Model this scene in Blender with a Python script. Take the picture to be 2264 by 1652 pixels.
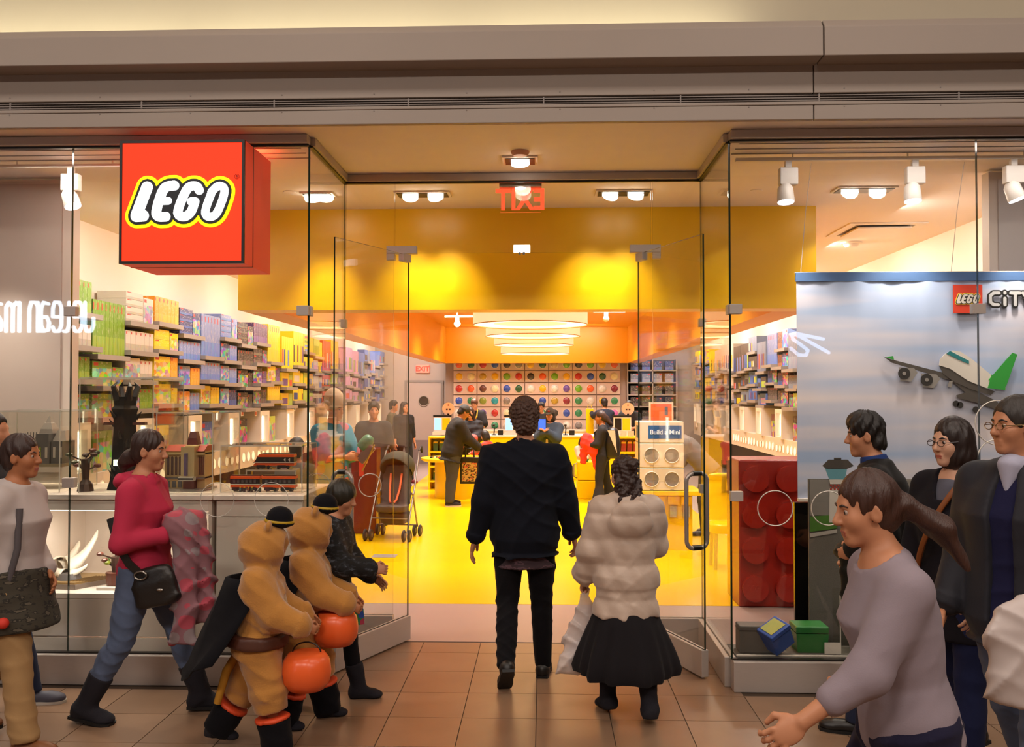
import bpy, bmesh, math, random
import numpy as np
from mathutils import Matrix, Vector

for _o in list(bpy.data.objects):
    bpy.data.objects.remove(_o)
SC = bpy.context.scene
COL = SC.collection
random.seed(11)
R_ = math.radians

# ------------------------------------------------------------------ camera
FPX, CAMH, YAW, PIT = 1968.0, 1.78, R_(2.008), R_(1.25)
cam = bpy.data.cameras.new('camera')
cam.sensor_fit = 'HORIZONTAL'; cam.sensor_width = 36.0; cam.lens = 36.0 * FPX / 2264.0
cam.clip_start = 0.05; cam.clip_end = 100
camo = bpy.data.objects.new('camera', cam); COL.objects.link(camo)
camo.location = (0, 0, CAMH); camo.rotation_euler = (math.pi / 2 + PIT, 0, YAW)
SC.camera = camo

# ------------------------------------------------------------------ world and large lights
def lin(h):
    if isinstance(h, str):
        h = h.lstrip('#'); c = [int(h[i:i + 2], 16) / 255 for i in (0, 2, 4)]
    else:
        c = list(h[:3])
    return tuple(x / 12.92 if x <= 0.04045 else ((x + 0.055) / 1.055) ** 2.4 for x in c) + (1.0,)

WARM = (1.0, 0.86, 0.72)
w = bpy.data.worlds.new('world'); SC.world = w; w.use_nodes = True
w.node_tree.nodes['Background'].inputs[0].default_value = (1.0, 0.90, 0.82, 1)
w.node_tree.nodes['Background'].inputs[1].default_value = 0.16

def area(name, loc, sx, sy, watts, col=WARM, aim=(0, 0, -1), spread=180, parent=None):
    l = bpy.data.lights.new(name, 'AREA'); l.shape = 'RECTANGLE'; l.size = sx; l.size_y = sy
    l.energy = watts; l.color = col; l.spread = R_(spread)
    o = bpy.data.objects.new(name, l); COL.objects.link(o); o.location = loc
    o.rotation_euler = Vector(aim).to_track_quat('-Z', 'Y').to_euler()
    if parent: o.parent = parent
    return o

def spot(name, loc, aim, watts, angle=60, blend=0.6, col=WARM, r=0.04, parent=None):
    l = bpy.data.lights.new(name, 'SPOT'); l.energy = watts; l.spot_size = R_(angle); l.spot_blend = blend
    l.color = col; l.shadow_soft_size = r
    o = bpy.data.objects.new(name, l); COL.objects.link(o); o.location = loc
    o.rotation_euler = (Vector(aim) - Vector(loc)).to_track_quat('-Z', 'Y').to_euler()
    if parent: o.parent = parent
    return o

# unseen ceiling lights added as fill, high above the walkway
for _x in (-5.0, -1.6, 1.8, 5.2):
    area('concourse_fill_light', (_x, 2.9, 5.55), 1.6, 0.7, 42, (1.0, 0.88, 0.78))
    area('concourse_fill_light', (_x, -1.6, 5.55), 1.6, 0.7, 150, (1.0, 0.88, 0.78))  # far row added to light the fascia band under its block
# shop ceiling: wall-wash rows over both aisles, with added fill lights between
for _y in (7.6, 9.6, 11.6, 13.6, 15.6, 17.6, 19.6):
    area('wall_wash_light', (-3.25, _y, 3.34), 0.3, 1.2, 50, (1.0, 0.88, 0.79), (-0.42, 0, -1))
    area('wall_wash_light', (3.0, _y, 3.34), 0.3, 1.2, 72, (1.0, 0.88, 0.79), (0.42, 0, -1))
for _y in (9.3, 11.5, 14.0, 16.5, 19.5):  # fill added under the soffit to brighten the floor and people
    area('soffit_fill_light', (-1.5, _y, 3.3), 0.8, 0.8, 42 if _y < 12 else 62, (1.0, 0.93, 0.85), (0, 0, -1), 105)
    area('soffit_fill_light', (1.2, _y, 3.3), 0.8, 0.8, 42 if _y < 12 else 62, (1.0, 0.93, 0.85), (0, 0, -1), 105)
area('back_wall_fill_light', (-3.1, 20.4, 3.34), 0.9, 0.4, 75, (1.0, 0.88, 0.78), (0, 0.75, -1))  # added to brighten the dim back wall, no fitting built
area('back_wall_fill_light', (2.8, 20.4, 3.34), 0.9, 0.4, 45, (1.0, 0.88, 0.78), (0, 0.75, -1))
area('bin_wall_fill_light', (-0.2, 20.3, 3.3), 3.4, 0.3, 62, (1.0, 0.91, 0.83), (0, 0.8, -1))  # added to brighten the brick bins, no fitting built
# added fill lights over the window platforms, apart from the track spotlights
area('window_fill_light', (-2.7, 5.75, 3.33), 1.8, 0.25, 26, (1.0, 0.88, 0.78))
area('window_fill_light', (2.7, 5.68, 3.33), 2.2, 0.2, 14, (1.0, 0.90, 0.84))

vs = SC.view_settings
vs.view_transform = 'Standard'; vs.look = 'None'; vs.exposure = 0.0; vs.gamma = 1.0; vs.use_curve_mapping = False
SC.display_settings.display_device = 'sRGB'
try:
    SC.cycles.transparent_max_bounces = 28
    SC.cycles.max_bounces = 7; SC.cycles.diffuse_bounces = 4; SC.cycles.glossy_bounces = 2
    SC.cycles.sample_clamp_indirect = 6.0
    SC.cycles.use_denoising = True
    SC.cycles.use_adaptive_sampling = True; SC.cycles.adaptive_threshold = 0.03
    SC.cycles.caustics_reflective = False; SC.cycles.caustics_refractive = False
except Exception:
    pass

# ------------------------------------------------------------------ pixel to point
def ray(x, y):
    r, u, f = (x - 1132) / FPX, (826 - y) / FPX, 1.0
    f2 = f * math.cos(PIT) - u * math.sin(PIT); u2 = f * math.sin(PIT) + u * math.cos(PIT)
    return Vector((r * math.cos(YAW) - f2 * math.sin(YAW), r * math.sin(YAW) + f2 * math.cos(YAW), u2))

def P(x, y, X=None, Y=None, Z=None):
    d = ray(x, y)
    t = Y / d.y if Y is not None else X / d.x if X is not None else (Z - CAMH) / d.z
    return Vector((d.x * t, d.y * t, CAMH + d.z * t))

# ------------------------------------------------------------------ materials
MATS = {}
def nd(nt, typ, **kw):
    n = nt.nodes.new(typ)
    for k, v in kw.items():
        setattr(n, k, v)
    return n

def M(name, col='#888888', rough=0.5, metal=0.0, var=0.08, scale=6.0, bump=0.0, bscale=60.0, emit=0.0, spec=0.5,
      stretch=(1, 1, 1), alpha=1.0, coat=0.0, sheen=0.0, col2=None):
    if name in MATS: return MATS[name]
    m = bpy.data.materials.new(name); m.use_nodes = True; nt = m.node_tree
    b = nt.nodes['Principled BSDF']; c = lin(col)
    b.inputs['Roughness'].default_value = rough; b.inputs['Metallic'].default_value = metal
    b.inputs['Specular IOR Level'].default_value = spec
    b.inputs['Coat Weight'].default_value = coat; b.inputs['Alpha'].default_value = alpha
    if sheen: b.inputs['Sheen Weight'].default_value = sheen
    tc = nd(nt, 'ShaderNodeTexCoord'); mp = nd(nt, 'ShaderNodeMapping'); mp.inputs['Scale'].default_value = stretch
    nt.links.new(tc.outputs['Object'], mp.inputs['Vector'])
    no = nd(nt, 'ShaderNodeTexNoise'); no.inputs['Scale'].default_value = scale; no.inputs['Detail'].default_value = 4
    nt.links.new(mp.outputs[0], no.inputs['Vector'])
    mx = nd(nt, 'ShaderNodeMix', data_type='RGBA')
    hi = lin(col2) if col2 else tuple(min(1, x * (1 + var)) for x in c[:3]) + (1,)
    lo = c if col2 else tuple(x * (1 - var) for x in c[:3]) + (1,)
    mx.inputs['A'].default_value = lo; mx.inputs['B'].default_value = hi
    nt.links.new(no.outputs['Fac'], mx.inputs['Factor'])
    nt.links.new(mx.outputs['Result'], b.inputs['Base Color'])
    if emit:
        b.inputs['Emission Color'].default_value = c; b.inputs['Emission Strength'].default_value = emit
    if bump:
        n2 = nd(nt, 'ShaderNodeTexNoise'); n2.inputs['Scale'].default_value = bscale; n2.inputs['Detail'].default_value = 3
        nt.links.new(mp.outputs[0], n2.inputs['Vector'])
        bp = nd(nt, 'ShaderNodeBump'); bp.inputs['Strength'].default_value = bump; bp.inputs['Distance'].default_value = 0.004
        nt.links.new(n2.outputs['Fac'], bp.inputs['Height']); nt.links.new(bp.outputs[0], b.inputs['Normal'])
    MATS[name] = m
    return m

def glass(name, tint='#fcfdfb', refl=1.0, ior=1.5):
    if name in MATS: return MATS[name]
    m = bpy.data.materials.new(name); m.use_nodes = True; nt = m.node_tree; nt.nodes.clear()
    out = nd(nt, 'ShaderNodeOutputMaterial'); tr = nd(nt, 'ShaderNodeBsdfTransparent'); gl = nd(nt, 'ShaderNodeBsdfGlossy')
    gl.inputs['Roughness'].default_value = 0.0
    tr.inputs['Color'].default_value = lin(tint)
    geo = nd(nt, 'ShaderNodeNewGeometry'); fr = nd(nt, 'ShaderNodeFresnel')
    mi = nd(nt, 'ShaderNodeMix', data_type='FLOAT'); mi.inputs['A'].default_value = ior; mi.inputs['B'].default_value = 1 / ior
    nt.links.new(geo.outputs['Backfacing'], mi.inputs['Factor']); nt.links.new(mi.outputs['Result'], fr.inputs['IOR'])
    mu = nd(nt, 'ShaderNodeMath', operation='MULTIPLY'); mu.inputs[1].default_value = refl
    nt.links.new(fr.outputs[0], mu.inputs[0])
    ms = nd(nt, 'ShaderNodeMixShader')
    nt.links.new(mu.outputs[0], ms.inputs[0]); nt.links.new(tr.outputs[0], ms.inputs[1]); nt.links.new(gl.outputs[0], ms.inputs[2])
    nt.links.new(ms.outputs[0], out.inputs[0]); MATS[name] = m
    return m

def emis(name, col, strength):
    if name in MATS: return MATS[name]
    m = bpy.data.materials.new(name); m.use_nodes = True; nt = m.node_tree
    b = nt.nodes['Principled BSDF']; b.inputs['Base Color'].default_value = lin(col); b.inputs['Roughness'].default_value = 0.6
    b.inputs['Emission Color'].default_value = lin(col); b.inputs['Emission Strength'].default_value = strength
    MATS[name] = m
    return m

def math_node(nt, op, a, b=None):
    n = nd(nt, 'ShaderNodeMath', operation=op)
    for i, v in enumerate((a, b)):
        if v is None: continue
        if isinstance(v, (int, float)): n.inputs[i].default_value = v
        else: nt.links.new(v, n.inputs[i])
    return n.outputs[0]

def box_mat(name, base, accent, art=0.75, dark=0.0, band=0.72):
    """printed cardboard: plain sides, art and a small emblem on the faces turned to the aisle"""
    if name in MATS: return MATS[name]
    m = bpy.data.materials.new(name); m.use_nodes = True; nt = m.node_tree; L = nt.links.new
    b = nt.nodes['Principled BSDF']; b.inputs['Roughness'].default_value = 0.38
    tc = nd(nt, 'ShaderNodeTexCoord'); sp = nd(nt, 'ShaderNodeSeparateXYZ'); L(tc.outputs['Generated'], sp.inputs[0])
    ns = nd(nt, 'ShaderNodeSeparateXYZ'); L(tc.outputs['Normal'], ns.inputs[0])
    oi = nd(nt, 'ShaderNodeObjectInfo'); rnd = oi.outputs['Random']
    ad = nd(nt, 'ShaderNodeVectorMath', operation='ADD'); L(tc.outputs['Generated'], ad.inputs[0])
    cm = nd(nt, 'ShaderNodeCombineXYZ')
    for i, k in enumerate((17.0, 31.0, 7.0)): L(math_node(nt, 'MULTIPLY', rnd, k), cm.inputs[i])
    L(cm.outputs[0], ad.inputs[1])
    vo = nd(nt, 'ShaderNodeTexVoronoi'); vo.inputs['Scale'].default_value = 5.0; L(ad.outputs[0], vo.inputs['Vector'])
    no = nd(nt, 'ShaderNodeTexNoise'); no.inputs['Scale'].default_value = 7.0; no.inputs['Detail'].default_value = 3; L(ad.outputs[0], no.inputs['Vector'])
    hs = nd(nt, 'ShaderNodeHueSaturation'); hs.inputs['Saturation'].default_value = 1.5; hs.inputs['Value'].default_value = 1.0
    L(vo.outputs['Color'], hs.inputs['Color'])
    a1 = nd(nt, 'ShaderNodeMix', data_type='RGBA'); a1.inputs['A'].default_value = lin(accent); L(hs.outputs[0], a1.inputs['B'])
    L(math_node(nt, 'MULTIPLY', no.outputs['Fac'], art * 1.3), a1.inputs['Factor'])
    # where the art goes: the face turned to the aisle, below the title band
    front = math_node(nt, 'GREATER_THAN', math_node(nt, 'ABSOLUTE', ns.outputs[0]), 0.5)
    below = math_node(nt, 'LESS_THAN', sp.outputs[2], band)
    fac = math_node(nt, 'MULTIPLY', front, below)
    # spine print on the end faces
    wv = nd(nt, 'ShaderNodeTexNoise'); wv.inputs['Scale'].default_value = 9; L(ad.outputs[0], wv.inputs['Vector'])
    spn = math_node(nt, 'MULTIPLY', math_node(nt, 'GREATER_THAN', wv.outputs['Fac'], 0.60), 0.35)
    c1 = nd(nt, 'ShaderNodeMix', data_type='RGBA'); c1.inputs['A'].default_value = lin(base); c1.inputs['B'].default_value = lin('#e8ddd0'); L(spn, c1.inputs['Factor'])
    c2 = nd(nt, 'ShaderNodeMix', data_type='RGBA'); L(fac, c2.inputs['Factor']); L(c1.outputs['Result'], c2.inputs['A']); L(a1.outputs['Result'], c2.inputs['B'])
    # emblem square
    e = math_node(nt, 'MULTIPLY', math_node(nt, 'GREATER_THAN', sp.outputs[2], 0.82), math_node(nt, 'LESS_THAN', sp.outputs[1], 0.30))
    e = math_node(nt, 'MULTIPLY', math_node(nt, 'MULTIPLY', e, math_node(nt, 'GREATER_THAN', sp.outputs[1], 0.07)), math_node(nt, 'LESS_THAN', sp.outputs[2], 0.95))
    e = math_node(nt, 'MULTIPLY', e, front)
    c3 = nd(nt, 'ShaderNodeMix', data_type='RGBA'); L(e, c3.inputs['Factor']); L(c2.outputs['Result'], c3.inputs['A']); c3.inputs['B'].default_value = lin('#c8281c')
    L(c3.outputs['Result'], b.inputs['Base Color']); MATS[name] = m
    return m

# ------------------------------------------------------------------ mesh helpers
def rotm(ax, deg):
    return np.array(Matrix.Rotation(R_(deg), 3, ax))

class MB:
    def __init__(s): s.v = []; s.f = []; s.mi = []
    def add(s, vs, fs, mi=0):
        o = len(s.v); s.v += [tuple(map(float, p)) for p in vs]; s.f += [tuple(i + o for i in f) for f in fs]; s.mi += [mi] * len(fs); return s
    def bx(s, x0, x1, y0, y1, z0, z1, mi=0):
        return s.add([(x0, y0, z0), (x1, y0, z0), (x1, y1, z0), (x0, y1, z0), (x0, y0, z1), (x1, y0, z1), (x1, y1, z1), (x0, y1, z1)],
                     [(0, 3, 2, 1), (4, 5, 6, 7), (0, 1, 5, 4), (1, 2, 6, 5), (2, 3, 7, 6), (3, 0, 4, 7)], mi)
    def obox(s, c, size, R=None, mi=0):
        R = np.eye(3) if R is None else R; c = np.array(c); h = np.array(size) / 2
        pts = [c + R @ (h * np.array(q)) for q in [(-1, -1, -1), (1, -1, -1), (1, 1, -1), (-1, 1, -1), (-1, -1, 1), (1, -1, 1), (1, 1, 1), (-1, 1, 1)]]
        return s.add(pts, [(0, 3, 2, 1), (4, 5, 6, 7), (0, 1, 5, 4), (1, 2, 6, 5), (2, 3, 7, 6), (3, 0, 4, 7)], mi)
    def cyl(s, p0, p1, r0, r1=None, n=16, mi=0):
        r1 = r0 if r1 is None else r1; p0 = np.array(p0, float); p1 = np.array(p1, float); d = p1 - p0; d /= np.linalg.norm(d)
        u = np.cross(d, (0, 0, 1.0) if abs(d[2]) < 0.9 else (1.0, 0, 0)); u /= np.linalg.norm(u); w_ = np.cross(d, u)
        vs = []
        for p, r in ((p0, r0), (p1, r1)):
            for i in range(n):
                a = 2 * math.pi * i / n; vs.append(p + r * (math.cos(a) * u + math.sin(a) * w_))
        fs = [(i, (i + 1) % n, n + (i + 1) % n, n + i) for i in range(n)] + [tuple(range(n - 1, -1, -1)), tuple(range(n, 2 * n))]
        return s.add(vs, fs, mi)
    def tube(s, pts, r, n=8, closed=False, mi=0):
        pts = [np.array(p, float) for p in pts]; N = len(pts); rs = r if hasattr(r, '__len__') else [r] * N
        vs = []; prev = None
        for i, p in enumerate(pts):
            a = pts[(i - 1) % N] if (closed or i > 0) else p; b = pts[(i + 1) % N] if (closed or i < N - 1) else p
            d = b - a; d = d / (np.linalg.norm(d) + 1e-9)
            if prev is None:
                u = np.cross(d, (0, 0, 1.0) if abs(d[2]) < 0.9 else (1.0, 0, 0))
            else:
                u = prev - d * np.dot(prev, d)
            u /= np.linalg.norm(u) + 1e-9; prev = u; w_ = np.cross(d, u)
            for k in range(n):
                t = 2 * math.pi * k / n; vs.append(p + rs[i] * (math.cos(t) * u + math.sin(t) * w_))
        fs = []
        for i in range(N if closed else N - 1):
            j = (i + 1) % N
            for k in range(n): fs.append((i * n + k, i * n + (k + 1) % n, j * n + (k + 1) % n, j * n + k))
        if not closed: fs += [tuple(range(n - 1, -1, -1)), tuple((N - 1) * n + k for k in range(n))]
        return s.add(vs, fs, mi)
    def lathe(s, prof, c=(0, 0, 0), n=24, R=None, mi=0, wob=None, cap=True):
        R = np.eye(3) if R is None else R; c = np.array(c, float); vs = []
        for r, z in prof:
            for k in range(n):
                a = 2 * math.pi * k / n; rr = r * (1 + (wob(a, z) if wob else 0)); vs.append(c + R @ np.array((rr * math.cos(a), rr * math.sin(a), z)))
        fs = [(i * n + k, i * n + (k + 1) % n, (i + 1) * n + (k + 1) % n, (i + 1) * n + k) for i in range(len(prof) - 1) for k in range(n)]
        if cap: fs += [tuple(range(n - 1, -1, -1)), tuple((len(prof) - 1) * n + k for k in range(n))]
        return s.add(vs, fs, mi)
    def prism(s, poly, d, mi=0):
        d = np.array(d, float); a = [np.array(p, float) for p in poly]; n = len(a)
        return s.add(a + [p + d for p in a], [tuple(range(n - 1, -1, -1)), tuple(range(n, 2 * n))] + [(i, (i + 1) % n, n + (i + 1) % n, n + i) for i in range(n)], mi)
    def ell(s, c, r, n=14, m=8, R=None, mi=0):
        r = (r, r, r) if not hasattr(r, '__len__') else r
        R = np.eye(3) if R is None else R; c = np.array(c, float)
        vs = [c + R @ np.array((0, 0, -r[2]))]
        for i in range(1, m):
            t = -math.pi / 2 + math.pi * i / m
            for k in range(n):
                a = 2 * math.pi * k / n; vs.append(c + R @ np.array((r[0] * math.cos(t) * math.cos(a), r[1] * math.cos(t) * math.sin(a), r[2] * math.sin(t))))
        vs.append(c + R @ np.array((0, 0, r[2]))); T = len(vs) - 1
        fs = [(0, 1 + (k + 1) % n, 1 + k) for k in range(n)]
        for i in range(m - 2):
            for k in range(n):
                a = 1 + i * n; fs.append((a + k, a + (k + 1) % n, a + n + (k + 1) % n, a + n + k))
        a = 1 + (m - 2) * n; fs += [(a + k, a + (k + 1) % n, T) for k in range(n)]
        return s.add(vs, fs, mi)
    def mesh(s, name, mats, smooth=None):
        me = bpy.data.meshes.new(name); me.from_pydata(s.v, [], s.f)
        bm = bmesh.new(); bm.from_mesh(me); bmesh.ops.recalc_face_normals(bm, faces=bm.faces); bm.to_mesh(me); bm.free()
        mats = mats if isinstance(mats, (list, tuple)) else [mats]
        for m in mats: me.materials.append(m)
        if len(mats) > 1: me.polygons.foreach_set('material_index', s.mi)
        if smooth:
            me.polygons.foreach_set('use_smooth', [True] * len(me.polygons)); me.set_sharp_from_angle(angle=R_(smooth))
        me.update(); return me
    def build(s, name, mats, parent=None, smooth=None, bevel=None, loc=None):
        o = link(name, s.mesh(name, mats, smooth), parent)
        if loc is not None: o.location = loc
        if bevel:
            b = o.modifiers.new('bevel', 'BEVEL'); b.width = bevel; b.segments = 2; b.limit_method = 'ANGLE'
        return o

def link(name, data, parent=None):
    o = bpy.data.objects.new(name, data); COL.objects.link(o)
    if parent is not None: o.parent = parent
    return o

def tag(o, label, cat, group=None, kind=None):
    o['label'] = label; o['category'] = cat
    if group: o['group'] = group
    if kind: o['kind'] = kind
    return o

def thing(name, label, cat, loc=(0, 0, 0), rz=0.0, group=None):
    o = link(name, None); o.location = loc; o.rotation_euler = (0, 0, R_(rz)); o.empty_display_size = 0.1
    return tag(o, label, cat, group)

def struct(o, label=None):
    o['kind'] = 'structure'
    if label: o['label'] = label
    return o

def dup(o, parent=None):
    c = o.copy(); COL.objects.link(c); c.parent = parent
    for ch in [x for x in bpy.data.objects if x.parent is o]: dup(ch, c)
    return c

def text_mesh(s, size, depth, mats, name='lettering', parent=None, align='CENTER', shear=0.0, offset=0.0, mat=None, xs=1.0):
    cu = bpy.data.curves.new('t', 'FONT'); cu.body = s; cu.size = size; cu.extrude = depth / 2; cu.align_x = align; cu.align_y = 'CENTER'
    cu.shear = shear; cu.offset = offset; cu.resolution_u = 4
    t = bpy.data.objects.new('t', cu); COL.objects.link(t); dg = bpy.context.evaluated_depsgraph_get()
    me = bpy.data.meshes.new_from_object(t.evaluated_get(dg)); bpy.data.objects.remove(t); bpy.data.curves.remove(cu)
    me.name = name; me.materials.clear(); me.materials.append(mats)
    o = link(name, me, parent)
    if mat is not None: o.matrix_local = mat
    if xs != 1.0: me.transform(Matrix.Diagonal((xs, 1, 1, 1)))
    return o
# ------------------------------------------------------------------ soft solids: smooth unions on a grid, meshed as one skin
def snets(F, xs, ys, zs):
    neg = F < 0
    c = np.zeros(tuple(n - 1 for n in F.shape), np.int8)
    for dx in (0, 1):
        for dy in (0, 1):
            for dz in (0, 1):
                c += neg[dx:F.shape[0] - 1 + dx, dy:F.shape[1] - 1 + dy, dz:F.shape[2] - 1 + dz]
    act = (c > 0) & (c < 8); I, J, K = np.nonzero(act); n = len(I)
    if n == 0: return np.zeros((0, 3)), np.zeros((0, 4), int)
    idx = np.full(act.shape, -1, np.int32); idx[I, J, K] = np.arange(n)
    acc = np.zeros((n, 3), np.float32); cnt = np.zeros(n, np.float32)
    cor = [(a, b, d) for a in (0, 1) for b in (0, 1) for d in (0, 1)]
    for p in cor:
        for ax in range(3):
            if p[ax]: continue
            q = list(p); q[ax] = 1
            f0 = F[I + p[0], J + p[1], K + p[2]]; f1 = F[I + q[0], J + q[1], K + q[2]]
            m = (f0 < 0) != (f1 < 0); t = np.where(m, f0 / np.where(m, f0 - f1, 1), 0)
            for a in range(3):
                acc[:, a] += np.where(m, (t if a == ax else p[a]), 0)
            cnt += m
    acc /= cnt[:, None]
    V = np.stack([xs[I] + acc[:, 0] * (xs[I + 1] - xs[I]), ys[J] + acc[:, 1] * (ys[J + 1] - ys[J]), zs[K] + acc[:, 2] * (zs[K + 1] - zs[K])], 1)
    Q = []
    for ax in range(3):
        o1, o2 = (ax + 1) % 3, (ax + 2) % 3
        sl = [slice(None)] * 3; sl[ax] = slice(0, -1); s2 = [slice(None)] * 3; s2[ax] = slice(1, None)
        sl[o1] = s2[o1] = slice(1, -1); sl[o2] = s2[o2] = slice(1, -1)
        a = neg[tuple(sl)]; b = neg[tuple(s2)]
        for flip, m in ((0, a & ~b), (1, ~a & b)):
            p = np.array(np.nonzero(m))
            if p.shape[1] == 0: continue
            p[o1] += 1; p[o2] += 1
            def g(d1, d2):
                r = p.copy(); r[o1] += d1; r[o2] += d2; return idx[r[0], r[1], r[2]]
            q = [g(-1, -1), g(0, -1), g(0, 0), g(-1, 0)]
            if flip: q = q[::-1]
            Q.append(np.stack(q, 1))
    return V, np.concatenate(Q)

def np_mesh(name, V, Q, mat, smooth=True):
    me = bpy.data.meshes.new(name); me.vertices.add(len(V)); me.vertices.foreach_set('co', np.asarray(V, np.float32).ravel())
    me.loops.add(Q.size); me.loops.foreach_set('vertex_index', Q.ravel().astype(np.int32))
    me.polygons.add(len(Q)); me.polygons.foreach_set('loop_start', np.arange(0, Q.size, Q.shape[1], dtype=np.int32))
    me.polygons.foreach_set('use_smooth', np.full(len(Q), smooth)); me.update(calc_edges=True); me.validate()
    me.materials.append(mat); return me

class SDF:
    def __init__(s): s.ops = []; s.lo = np.full(3, 9e9); s.hi = np.full(3, -9e9); s.disp = []
    def _b(s, lo, hi): s.lo = np.minimum(s.lo, lo); s.hi = np.maximum(s.hi, hi)
    def cap(s, a, b, ra, rb=None, k=0.02, sub=False):
        rb = ra if rb is None else rb; a = np.array(a, float); b = np.array(b, float)
        lo = np.minimum(a - ra, b - rb); hi = np.maximum(a + ra, b + rb)
        if not sub: s._b(lo, hi)
        s.ops.append(('cap', lo, hi, (a, b, ra, rb), k, sub)); return s
    def ell(s, c, r, R=None, k=0.02, sub=False):
        r = np.array((r, r, r) if not hasattr(r, '__len__') else r, float); R = np.eye(3) if R is None else R; c = np.array(c, float)
        e = np.abs(R) @ r; lo, hi = c - e, c + e
        if not sub: s._b(lo, hi)
        s.ops.append(('ell', lo, hi, (c, r, R), k, sub)); return s
    def loft(s, R, c, sec, k=0.02, sub=False, rnd=0.012, p=2.0):
        """sec rows: z, cx, cy, rx, ry in the frame (R, c)"""
        sec = np.array(sorted(sec), float); c = np.array(c, float)
        pts = np.array([c + R @ np.array((q[1] + a * q[3], q[2] + b * q[4], q[0])) for q in sec for a in (-1, 1) for b in (-1, 1)])
        lo, hi = pts.min(0), pts.max(0)
        if not sub: s._b(lo, hi)
        s.ops.append(('loft', lo, hi, (R, c, sec, rnd, p), k, sub)); return s
    def cut(s, n, p):
        s.ops.append(('cut', None, None, (np.array(n, float), np.array(p, float)), 0, False)); return s
    def field(s, xs, ys, zs):
        F = np.full((len(xs), len(ys), len(zs)), 0.4, np.float32); A = (xs, ys, zs)
        for kind, lo, hi, q, k, sub in s.ops:
            if kind == 'cut':
                n, p = q
                d = (n[0] * (xs - p[0]))[:, None, None] + (n[1] * (ys - p[1]))[None, :, None] + (n[2] * (zs - p[2]))[None, None, :]
                np.maximum(F, d.astype(np.float32), out=F); continue
            m = k + 0.03; sl = []
            for a in range(3):
                i0 = max(0, int(np.searchsorted(A[a], lo[a] - m)) - 1); i1 = min(len(A[a]), int(np.searchsorted(A[a], hi[a] + m)) + 1)
                sl.append(slice(i0, max(i0 + 1, i1)))
            sl = tuple(sl); X = xs[sl[0]][:, None, None]; Y = ys[sl[1]][None, :, None]; Z = zs[sl[2]][None, None, :]
            if kind == 'cap':
                a, b, ra, rb = q; ba = b - a; L = max(float(ba @ ba), 1e-9)
                px, py, pz = X - a[0], Y - a[1], Z - a[2]
                t = np.clip((px * ba[0] + py * ba[1] + pz * ba[2]) / L, 0, 1)
                d = np.sqrt((px - t * ba[0]) ** 2 + (py - t * ba[1]) ** 2 + (pz - t * ba[2]) ** 2) - (ra + (rb - ra) * t)
            else:
                c, R = (q[0], q[2]) if kind == 'ell' else (q[1], q[0])
                px, py, pz = X - c[0], Y - c[1], Z - c[2]
                l = [R[0, i] * px + R[1, i] * py + R[2, i] * pz for i in range(3)]
                if kind == 'ell':
                    r = q[1]; u = [l[i] / r[i] for i in range(3)]
                    k0 = np.sqrt(u[0] ** 2 + u[1] ** 2 + u[2] ** 2) + 1e-6
                    k1 = np.sqrt((u[0] / r[0]) ** 2 + (u[1] / r[1]) ** 2 + (u[2] / r[2]) ** 2) + 1e-6
                    d = k0 * (k0 - 1) / k1
                else:
                    sec, rnd, p_ = q[2], q[3], q[4]; lz = l[2]
                    cx, cy, rx, ry = [np.interp(lz.ravel(), sec[:, 0], sec[:, i]).reshape(lz.shape) for i in (1, 2, 3, 4)]
                    u = np.abs((l[0] - cx) / rx); v = np.abs((l[1] - cy) / ry)
                    rr = np.sqrt(u * u + v * v) if p_ == 2.0 else (u ** p_ + v ** p_) ** (1 / p_)
                    d = (rr - 1) * np.minimum(rx, ry)
                    e = np.maximum(lz - sec[-1, 0], sec[0, 0] - lz)
                    h = np.clip(0.5 + 0.5 * (d - e) / rnd, 0, 1); d = e + (d - e) * h + rnd * h * (1 - h)
            d = d.astype(np.float32); G = F[sl]
            if sub: d = -d; a_, b_ = -G, -d
            else: a_, b_ = G, d
            h = np.clip(0.5 + 0.5 * (b_ - a_) / k, 0, 1); r_ = b_ + (a_ - b_) * h - k * h * (1 - h)
            F[sl] = -r_ if sub else r_
        if s.disp:
            I, J, K = np.nonzero(np.abs(F) < 0.035); x, y, z = xs[I], ys[J], zs[K]
            for fn in s.disp: F[I, J, K] -= fn(x, y, z).astype(np.float32)
        return F
    def mesh(s, name, mat, vox=0.01, fine=(), pad=0.03):
        ax = []
        for a in range(3):
            lo, hi = s.lo[a] - pad, s.hi[a] + pad; p = [lo]
            while p[-1] < hi:
                st = vox
                for fl, fh, fs in fine:
                    if fl[a] - 0.5 * vox <= p[-1] <= fh[a]: st = min(st, fs)
                p.append(p[-1] + st)
            ax.append(np.array(p))
        F = s.field(*ax)
        for a in range(3):
            t = [slice(None)] * 3
            for e in (0, -1): t[a] = e; F[tuple(t)] = np.maximum(F[tuple(t)], 0.01)
        V, Q = snets(F, *ax)
        return np_mesh(name, V, Q, mat)

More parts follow.
